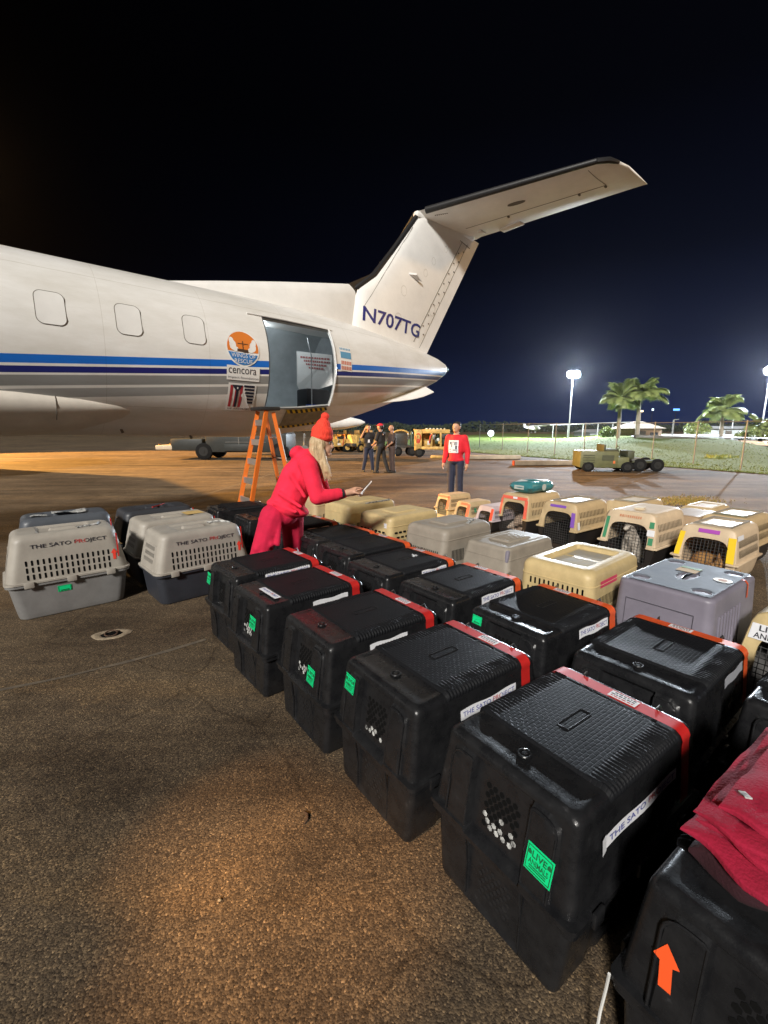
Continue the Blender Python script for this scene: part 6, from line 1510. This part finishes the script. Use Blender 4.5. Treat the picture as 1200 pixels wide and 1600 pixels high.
# olive tug and dolly on the right
b0 = at_z(938, 737.5); t = empty('aircraft_tug', b0, R(-9)); t.scale = (1, 1, .88); tag(t, 'olive green open aircraft tug parked at the edge of the grass', 'ground tug')
bm = bmesh.new(); box(bm, (-.08, .55, .52), (1.35, 1.15, .70), None, .05); box(bm, (.72, .55, .40), (.5, 1.1, .45), None, .04); finish('body', bm, OLIVE, t)
bm = bmesh.new(); 
for k in range(4): box(bm, (-.45, -.032, .40 + .10 * k), (.42, .012, .035))
box(bm, (.22, -.032, .60), (.42, .012, .22)); pieces(finish('grille', bm, DKOL, t, smooth=False), 'grille')
bm = bmesh.new(); box(bm, (.38, .55, .90), (.42, .9, .10), None, .02); box(bm, (.12, .55, 1.0), (.08, .9, .30), None, .02); tube(bm, [(.75, .3, .62), (.62, .3, .98)], .02, 6); tube(bm, [(.62 + .05 * math.cos(a), .3 + .16 * math.sin(a), .98 + .1 * math.cos(a)) for a in [2 * math.pi * k / 12 for k in range(12)]], .014, 5, closed=True); finish('seat', bm, DKOL, t)
bm = bmesh.new(); box(bm, (.98, .2, .60), (.12, .10, .5), None, .02); box(bm, (.98, .9, .60), (.12, .10, .5), None, .02); box(bm, (1.05, .55, .72), (.25, .9, .35), None, .04); finish('front_guard', bm, DKOL, t)
for x in (-.45, .92):
    for y in (.05, 1.05): wheel(t, (x, y, .22), .22, .18)
bm = bmesh.new(); box(bm, (.44, -.03, .42), (.07, .01, .11)); finish('warning_plate', bm, mat('orange_plate', (.6, .15, .04), .5), t, smooth=False)
t = empty('baggage_dolly', at_z(1010, 737.0), R(-4)); tag(t, 'low dark wheeled dolly coupled behind the olive tug', 'dolly')
bm = bmesh.new(); box(bm, (-.1, .5, .36), (1.15, .95, .07), None, .01); tube(bm, [(-.6, .5, .36), (-1.05, .5, .40)], .03, 6); finish('deck', bm, DKOL, t)
for x in (-.25, .38):
    for y in (.05, .95): wheel(t, (x, y, .24), .24, .14)
bm = bmesh.new(); box(bm, (-.42, .5, .45), (.5, .7, .12), None, .02); finish('coupling', bm, STEEL, t)
# long pale beams lying on the apron edge
for i, (a, b, lab) in enumerate([((728, 717.5), (813, 717.5), 'long pale beam lying on the apron just right of the man in red'), ((802, 727.5), (903, 726.5), 'long pale beam lying on the apron against the olive tug')]):
    P, Q = at_z(*a), at_z(*b); t = empty('timber_beam', P.lerp(Q, .5)); tag(t, lab, 'beam'); d = (Q - P) / 2
    bm = bmesh.new(); bar(bm, -d + Vector((0, 0, .11)), d + Vector((0, 0, .11)), .20, .20, bev=.02); finish('beam', bm, mat('weathered_beam', (.40, .34, .26), .8, var=.25, vscale=3), t)
    bm = bmesh.new(); bar(bm, -d * 1.004 + Vector((0, 0, .11)), -d * .985 + Vector((0, 0, .11)), .206, .206); finish('red_end_cap', bm, mat('dull_red', (.30, .05, .03), .7), t)
# chain link fence
FP = [(747, 700), (783, 704.5), (823, 708.5), (866, 711.5), (912, 714), (963, 716.5), (1021, 720), (1088, 727), (1165, 737), (1255, 749)]
pts = [at_z(x, y) + Vector((.2, .5, .06)) for x, y in FP]
FM = mat('fence_steel', (.17, .17, .16), .5, .6)
t = empty('chain_link_fence', pts[0]); tag(t, 'galvanised chain link fence on posts along the grass verge', 'fence'); o = pts[0]
for i, p in enumerate(pts):
    bm = bmesh.new(); tube(bm, [p - o - Vector((0, 0, .1)), p - o + Vector((0, 0, 1.85))], .026, 8); finish('post', bm, FM, t)
for h in (1.80,):
    bm = bmesh.new(); tube(bm, [p - o + Vector((0, 0, h)) for p in pts], .018, 6); finish('rail', bm, FM, t)
bm = bmesh.new()
for a, b in zip(pts, pts[1:]):
    n = int((b - a).length / .16); d = (b - a)
    for k in range(n):
        for sg in (0, 1):
            u0, u1 = k / n, (k + 1) / n; 
            for j in range(10):
                z0, z1 = .12 + j * .166, .12 + (j + 1) * .166
                ua, ub = (u0, u1) if (j + sg) % 2 else (u1, u0)
                q0, q1 = a + d * ua - o + Vector((0, 0, z0)), a + d * ub - o + Vector((0, 0, z1)); s = Vector((.0010, 0, .0010))
                bm.faces.new([bm.verts.new(q0 - s), bm.verts.new(q0 + s), bm.verts.new(q1 + s), bm.verts.new(q1 - s)])
finish('chain_mesh', bm, FM, t, smooth=False)
# floodlight masts
def mast(px, py_top, Y, label, heads=2, watts=3500, col=(.80, .90, 1)):
    top = at_y(px, py_top, Y); g = .5
    t = empty('floodlight_mast', (top.x, top.y, g - .3)); tag(t, label, 'floodlight', 'lit floodlight masts'); h = top.z - t.location.z
    bm = bmesh.new(); tube(bm, [(0, 0, 0), (0, 0, h * .5), (0, 0, h)], [.10, .085, .06], 10); finish('mast', bm, mat('mast_grey', (.08, .08, .08), .7), t)
    bm = bmesh.new(); bar(bm, (-.6, 0, h), (.6, 0, h), .07); finish('cross_arm', bm, STEEL, t, smooth=False)
    for k in range(heads):
        x = (k - (heads - 1) / 2) * .74
        bm = bmesh.new(); box(bm, (x, -.02, h + .30), (.72, .26, .66), Matrix.Rotation(R(-18), 3, 'X'), .03); hd_ = finish('lamp_head', bm, STEEL, t)
        bm = bmesh.new(); grid(bm, 14, 8, lambda u, v: Vector((x + .46 * math.sin(v * 1.57) * math.cos(u * 6.2832), -.20 - .34 * math.cos(v * 1.57), h + .30 + .46 * math.sin(v * 1.57) * math.sin(u * 6.2832)))); finish('lamp_glass', bm, mat('floodlight_glow', (1, 1, 1), .3, emit=(.86, .93, 1), estr=60), hd_)
    l = point('mast_light', (0, 0, 0), watts, col, .25); l.parent = t; l.location = (0, -.75, h + .2); return t
mast(895, 589, 58, 'tall lit floodlight mast left of the pair of royal palms', 2, 78000)
mast(1203, 584, 50, 'lit floodlight mast cut by the right edge of the photo', 2, 66000)
# low floodlight near the fence corner
pz = at_y(767, 677, 52); t = empty('ground_floodlight', (pz.x, pz.y, .2)); tag(t, 'small low white floodlight shining at the corner of the fence', 'floodlight')
bm = bmesh.new(); tube(bm, [(0, 0, 0), (0, 0, pz.z - .2)], .05, 8); finish('post', bm, STEEL, t)
bm = bmesh.new(); r_ = bmesh.ops.create_icosphere(bm, subdivisions=3, radius=.33); bmesh.ops.translate(bm, verts=bm.verts, vec=(0, 0, pz.z - .2)); finish('lamp_globe', bm, mat('globe_glow', (1, 1, 1), .3, emit=(.80, .92, 1), estr=9), t)
# palms
PALM = mat('palm_frond', (.15, .205, .06), .55, col2=(.29, .34, .11), vscale=2.5); TRUNK = mat('palm_trunk', (.28, .24, .19), .85, var=.2, vscale=3, bump=.4, bscale=8); SHAFT = mat('palm_crownshaft', (.12, .17, .06), .5)
def palm(px, py_base, py_crown, Y, label, fl=2.3, nf=15, seed=1, group='royal palms on the bank', tr=.22, lean=0):
    r = random.Random(seed); b = at_y(px, py_base, Y); c = at_y(px + lean, py_crown, Y); hgt = c.z - b.z
    t = empty('palm_tree', b - Vector((0, 0, .3))); tag(t, label, 'palm tree', group); off = Vector((c.x - b.x, 0, 0))
    bm = bmesh.new(); tube(bm, [Vector((0, 0, 0)) + off * q + Vector((0, 0, (hgt + .3) * q)) for q in (0, .08, .3, .6, .85, 1)], [tr * 1.45, tr * 1.15, tr, tr * 1.05, tr * .85, tr * .7], 12); finish('trunk', bm, TRUNK, t)
    top = off + Vector((0, 0, hgt + .3)); bm = bmesh.new(); tube(bm, [top - Vector((0, 0, .1)), top + Vector((0, 0, .5)), top + Vector((0, 0, .8))], [tr * .72, tr * .6, tr * .25], 10); finish('crown_shaft', bm, SHAFT, t); top = top + Vector((0, 0, .7))
    for k in range(nf):
        a = 2 * math.pi * (k + r.random() * .6) / nf * (1 if k % 2 else 1.0); up = r.uniform(-.15, 1.0) if k % 3 else r.uniform(1.2, 2.2); ln = fl * r.uniform(.85, 1.1); d = Vector((math.cos(a), math.sin(a), 0)); s = Vector((-d.y, d.x, 0))
        P = []
        for i in range(9):
            q = i / 8; P.append(top + d * ln * (math.sin(q * 1.35) * (.95 if up < 1.1 else .62)) + Vector((0, 0, ln * (up * q * .85 - (.50 + .28 * up) * q * q))))
        bm = bmesh.new(); tube(bm, P, [.03 - .0028 * i for i in range(9)], 4)
        for i in range(40):
            q = .12 + .88 * i / 40; j = min(7, int(q * 8)); p = P[j].lerp(P[j + 1], q * 8 - j); tg = (P[j + 1] - P[j]).normalized(); ll = fl * .34 * math.sin(math.pi * min(1, .18 + q * .8)) * r.uniform(.85, 1.15)
            for sg in (-1, 1):
                for el_ in (.15, -.5):
                    e = p + (s * sg * .80 + tg * .55 + Vector((0, 0, el_ - .25))) * ll; wv = tg * .026
                    m_ = p.lerp(e, .55) + Vector((0, 0, .06 * ll))
                    bm.faces.new([bm.verts.new(x) for x in (p - wv, m_ - wv * .9, e, m_ + wv * .9, p + wv)])
        finish('frond', bm, PALM, t, smooth=False)
    return t
palm(965, 692, 634, 43, 'royal palm on the left of the close pair on the bank', 1.95, 20, 4, tr=.17, lean=4)
palm(995, 694, 629, 43, 'taller royal palm on the right of the close pair on the bank', 2.35, 22, 9, tr=.185, lean=4)
palm(1126, 690, 652, 44, 'single royal palm standing further right on the bank', 2.1, 21, 14, tr=.17, lean=3)
def bush(px, py, Y, wd, ht, label, seed, m=PALM):
    r = random.Random(seed); b = at_y(px, py, Y); t = empty('shrub', b); tag(t, label, 'shrub', 'shrubs along the bank')
    bm = bmesh.new()
    for k in range(5): a = r.random() * 6.28; tube(bm, [(0, 0, -.2), (.25 * wd * math.cos(a), .25 * wd * math.sin(a), ht * .6)], [.04, .015], 5)
    finish('stems', bm, TRUNK, t); bm = bmesh.new()
    for k in range(420):
        a = r.random() * 6.28; q = r.random() ** .5; p = Vector((wd * q * math.cos(a), wd * .6 * q * math.sin(a), ht * (.15 + .85 * r.random() * (1 - .5 * q * q)))); n = Vector((r.uniform(-1, 1), r.uniform(-1, 1), r.uniform(.0, 1))).normalized(); u = n.orthogonal().normalized(); v = n.cross(u); sc = r.uniform(.07, .16)
        bm.faces.new([bm.verts.new(p + u * sc * 1.8), bm.verts.new(p + v * sc * .6), bm.verts.new(p - u * sc * 1.2), bm.verts.new(p - v * sc * .6)])
    finish('foliage', bm, m, t, smooth=False)
for i, (px, py, Y, wd, ht, lab) in enumerate([(1088, 681, 45, 1.3, 1.5, 'broad low shrub left of the single palm'), (1190, 690, 40, 1.1, 1.6, 'bright shrub at the right edge below the mast'), (1160, 688, 42, .7, .9, 'small dark shrub right of the single palm'), (948, 686, 50, .9, 1.4, 'dark shrub behind the left palm of the pair'), (1125, 722, 22.5, .8, .28, 'low weedy clump on the verge inside the fence')]): bush(px, py, Y, wd, ht, lab, 20 + i)
# small frond palms near the shrubs
palm(1187, 690, 676, 41, 'short young palm at the right edge', 1.5, 11, 31, 'young palms on the bank', .12)
# guard rail and road on the bank
def railing(P, label, m, hgt, spacing, w=.30):
    t = empty('guard_rail', P[0]); tag(t, label, 'guard rail'); o = P[0]
    for a, b in zip(P, P[1:]):
        n = max(1, int((b - a).length / spacing))
        for k in range(n + 1):
            if k == n and b is not P[-1]: continue
            p = a.lerp(b, k / n) - o; bm = bmesh.new(); box(bm, p + Vector((0, .06, hgt * .5 - .15)), (.16, .14, hgt + .3), None, .01); finish('post', bm, mat('dark_post', (.07, .06, .05), .8), t)
    bm = bmesh.new()
    for a, b in zip(P, P[1:]):
        bar(bm, a - o + Vector((0, -.03, hgt - w * .5 + .0)), b - o + Vector((0, -.03, hgt - w * .5)), .05, w * .4); bar(bm, a - o + Vector((0, -.03, hgt - w * .5 + w * .42)), b - o + Vector((0, -.03, hgt - w * .5 + w * .42)), .05, w * .36)
    finish('beam', bm, m, t, smooth=False)
zr = lambda px, py, Y: at_y(px, py, Y)
railing([zr(992, 693, 38), zr(1055, 697, 36), zr(1100, 700, 34.5), zr(1150, 705, 32.5)], 'grey steel guard rail on dark posts along the bank', mat('rail_grey', (.16, .15, .13), .6, .3), .72, 2.0)
railing([zr(1155, 707, 31), zr(1215, 711, 29.5), zr(1290, 716, 28)], 'white topped guard rail at the right edge in front of the grey one', mat('rail_white', (.62, .62, .62), .5), .78, 2.2)
bm = bmesh.new(); q = [zr(985, 691, 42), zr(1300, 704, 33), zr(1300, 697, 46), zr(985, 686, 62)]
for p in q: p.z = .80
bm.faces.new([bm.verts.new(p) for p in q]); tag(finish('road', bm, mat('pale_road', (.20, .19, .18), .8, var=.15, vscale=2), smooth=False), kind='structure')
# buildings
def house(px, py, Y, w_, d_, h_, rh, label, wall, roof, rz=.25, hip=True, door=True):
    b = at_y(px, py, Y); t = empty('hut', b, rz); tag(t, label, 'building')
    bm = bmesh.new(); box(bm, (0, 0, h_ / 2 - .3), (w_, d_, h_ + .6)); finish('wall', bm, wall, t, smooth=False)
    bm = bmesh.new(); e = .3; B = [Vector((sx * (w_ / 2 + e), sy * (d_ / 2 + e), h_ + .003)) for sx, sy in ((-1, -1), (1, -1), (1, 1), (-1, 1))]; k = .35 if hip else 1
    r0_, r1_ = Vector((-w_ / 2 * k, 0, h_ + rh)), Vector((w_ / 2 * k, 0, h_ + rh)); Vb = [bm.verts.new(p) for p in B]; a, b_ = bm.verts.new(r0_), bm.verts.new(r1_)
    bm.faces.new((Vb[0], Vb[1], b_, a)); bm.faces.new((Vb[2], Vb[3], a, b_)); bm.faces.new((Vb[1], Vb[2], b_)); bm.faces.new((Vb[3], Vb[0], a)); bm.faces.new(Vb[::-1]); finish('roof', bm, roof, t, smooth=False)
    bm = bmesh.new(); box(bm, (-w_ * .22, -d_ / 2 - .01, h_ * .42), (.9, .04, h_ * .8)); finish('door', bm, mat('dark_door', (.05, .04, .03), .7), t, smooth=False)
    bm = bmesh.new(); box(bm, (w_ * .22, -d_ / 2 - .01, h_ * .55), (1.0, .04, h_ * .35)); finish('window', bm, mat('dark_glass', (.01, .012, .014), .1), t, smooth=False)
    return t
BRW = mat('brown_brick', (.17, .11, .065), .85, var=.25, vscale=3); ROOFB = mat('brown_roof', (.13, .10, .07), .85, var=.2); PALEW = mat('pale_wall', (.20, .21, .20), .8, var=.1); PALER = mat('pale_roof', (.17, .17, .165), .7, var=.1)
house(994, 691, 50, 3.5, 3, 1.5, .75, 'brown hipped-roof hut behind the pair of palms', BRW, ROOFB)
house(935, 688, 75, 6, 5, 1.3, .5, 'long pale low shed between the mast and the left palm', PALEW, PALER, .1, False)
house(1140, 686, 62, 9, 4, 1.4, .35, 'wide pale building beyond the single palm', PALEW, PALER, .05, False)
# open shed frame behind the fence
t = empty('open_shed', at_y(905, 684, 66), .1); tag(t, 'long open shed roof on thin posts behind the fence', 'shed')
bm = bmesh.new(); prism(bm, [(-5.5, -2, 1.75), (6.5, -2, 2.15), (6.5, 2, 2.15), (-5.5, 2, 1.75)], (0, 0, .12)); finish('roof', bm, PALER, t, smooth=False)
for k in range(6): bm = bmesh.new(); tube(bm, [(-5 + 2.2 * k, -1.9, -.6), (-5 + 2.2 * k, -1.9, 1.76 + .07 * k)], .07, 6); finish('post', bm, STEEL, t)
# far white light aircraft beyond the fence
t = empty('light_aircraft', at_y(832, 676, 70), R(20)); t.scale = (.6, .6, .6); tag(t, 'small white aircraft parked beyond the fence left of the mast', 'aircraft')
bm = bmesh.new(); rings = []
for x, z, r in [(-2.6, 1.3, .08), (-1.5, 1.2, .3), (0, 1.15, .55), (1.5, 1.1, .5), (2.2, 1.05, .2)]: rings.append([Vector((x, r * math.cos(a), z + r * math.sin(a))) for a in [2 * math.pi * k / 14 for k in range(14)]])
loft(bm, rings); finish('fuselage', bm, WHITE2, t)
bm = bmesh.new(); box(bm, (.4, 0, 1.7), (1.1, 8, .12), None, .03); finish('wing', bm, WHITE2, t)
bm = bmesh.new(); prism(bm, [(-2.7, -.04, 1.3), (-1.9, -.04, 1.3), (-2.4, -.04, 2.3), (-2.8, -.04, 2.3)], (0, .08, 0)); finish('fin', bm, WHITE2, t, smooth=False)
bm = bmesh.new(); 
for y in (-.8, .8): tube(bm, [(.2, y * .6, .8), (.2, y, .1)], .04, 6); tube(bm, [(.2, y - .08, .1), (.2, y + .08, .1)], .2, 12)
finish('landing_gear', bm, STEEL, t)
# distant lit signs seen as blue-white specks
for px, py, Y, s, c, lab in [(1057, 640, 110, (1.5, .45), (.12, .35, 1), 'small distant blue-white lit sign right of the palm pair'), (1020, 640, 120, (.5, .5), (.7, .85, 1), 'tiny distant white lamp on a pole right of the palm pair'), (1003, 642.5, 115, (.7, .4), (1, .8, .5), 'tiny distant warm lamp on a pole behind the palm pair')]:
    p = at_y(px, py, Y); t = empty('distant_sign', (p.x, p.y, 0)); tag(t, lab, 'lit sign')
    bm = bmesh.new(); tube(bm, [(0, .1, 0), (0, .1, p.z)], .08, 6); finish('pole', bm, mat('black_pole', (.01, .01, .012), .8), t)
    bm = bmesh.new(); box(bm, (0, 0, p.z), (s[0], .12, s[1]), None, .03); finish('lit_panel', bm, mat('sign_glow_%d' % px, c, .5, emit=c, estr=1.8), t)
# dark tree line far behind
bm = bmesh.new(); r = random.Random(8)
for k in range(9000):
    x = r.uniform(-40, 260); y = 170 + r.uniform(-8, 8) + .05 * abs(x); h = 3.0 + 2.2 * noise.noise((x * .035, 2, 0)) + 1.2 * noise.noise((x * .13, 5, 0)); z = r.random() * h; s = r.uniform(.22, .55)
    n = Vector((r.uniform(-1, 1), -1, r.uniform(-.4, 1))).normalized(); u = n.orthogonal().normalized(); v = n.cross(u); p = Vector((x, y, z))
    bm.faces.new([bm.verts.new(p + u * s), bm.verts.new(p + v * s), bm.verts.new(p - u * s), bm.verts.new(p - v * s)])
tag(finish('tree_line', bm, mat('far_trees', (.02, .03, .018), .9), smooth=False), kind='stuff')
# bare lamp-less poles near the road
for px, pt, pb, Y, lab in [(1049, 656, 690, 46, 'thin bare pole right of the palm pair'), (1141, 650, 690, 60, 'thin grey pole right of the single palm')]:
    a, b = at_y(px, pb, Y), at_y(px, pt, Y); bm = bmesh.new(); tube(bm, [(0, 0, -.3), (0, 0, b.z - a.z)], .07, 8); tube(bm, [(0, 0, b.z - a.z), (.5, 0, b.z - a.z + .05)], .04, 6); o = finish('pole', bm, STEEL); o.location = a; tag(o, lab, 'pole')

# unseen box lorry added left of the frame to cast a shadow on the apron
t = empty('shadow_lorry', (-16.5, 15.5, 0), R(-50)); tag(t, 'unseen white box lorry added to cast a shadow on the apron', 'truck')
bm = bmesh.new(); box(bm, (-.8, 0, 2.4), (5.6, 2.4, 3.3), None, .04); finish('cargo_box', bm, WHITE2, t)
bm = bmesh.new(); box(bm, (2.9, 0, 1.45), (1.6, 2.2, 1.9), None, .15); c_ = finish('cab', bm, WHITE2, t)
bm = bmesh.new(); box(bm, (3.71, 0, 1.85), (.03, 1.8, .8), None, .01); finish('windscreen', bm, mat('dark_glass', (.01, .012, .014), .1), c_)
bm = bmesh.new(); box(bm, (0, 0, .62), (7.2, 1.0, .2), None, .02); finish('chassis', bm, STEEL, t)
for x in (-2.4, 2.7):
    for y in (-1.0, 1.0): wheel(t, (x, y, .45), .45, .3)

# litter on the foreground asphalt
c = at_z(478, 1280); bm = bmesh.new(); tube(bm, [(-.012, .03, .006), (.004, .014, .012), (.008, -.01, .010), (-.004, -.03, .005)], [.003, .005, .005, .002], 6); o = finish('twig', bm, mat('dead_twig', (.05, .03, .02), .8)); o.location = c; tag(o, 'small curled dead twig lying on the bare asphalt in the foreground', 'twig')
c = at_z(343, 1408); bm = bmesh.new(); bmesh.ops.create_icosphere(bm, subdivisions=2, radius=.0055)
for v in bm.verts: v.co = Vector((v.co.x * 1.3, v.co.y, v.co.z * .7 + .005)) * (1 + .25 * noise.noise(v.co * 120))
o = finish('pebble', bm, mat('pale_pebble', (.26, .21, .13), .8)); o.location = c; tag(o, 'small pale pebble lying in the amber light on the asphalt', 'pebble')
# night air: thin even haze round the whole place, seen where the floodlights shine through it
bm = bmesh.new(); box(bm, (0, 165, 5.2), (640, 480, 12.4)); hz = finish('haze', bm, [], smooth=False); tag(hz, kind='stuff')
hm = bpy.data.materials.new('haze'); hm.use_nodes = True; hn = hm.node_tree; hn.nodes.clear(); ho = hn.nodes.new('ShaderNodeOutputMaterial'); hv = hn.nodes.new('ShaderNodeVolumePrincipled')
hv.inputs['Color'].default_value = (.86, .88, 1, 1); hv.inputs['Density'].default_value = .00004; hv.inputs['Anisotropy'].default_value = .88; hn.links.new(hv.outputs[0], ho.inputs['Volume']); hz.data.materials.append(hm)
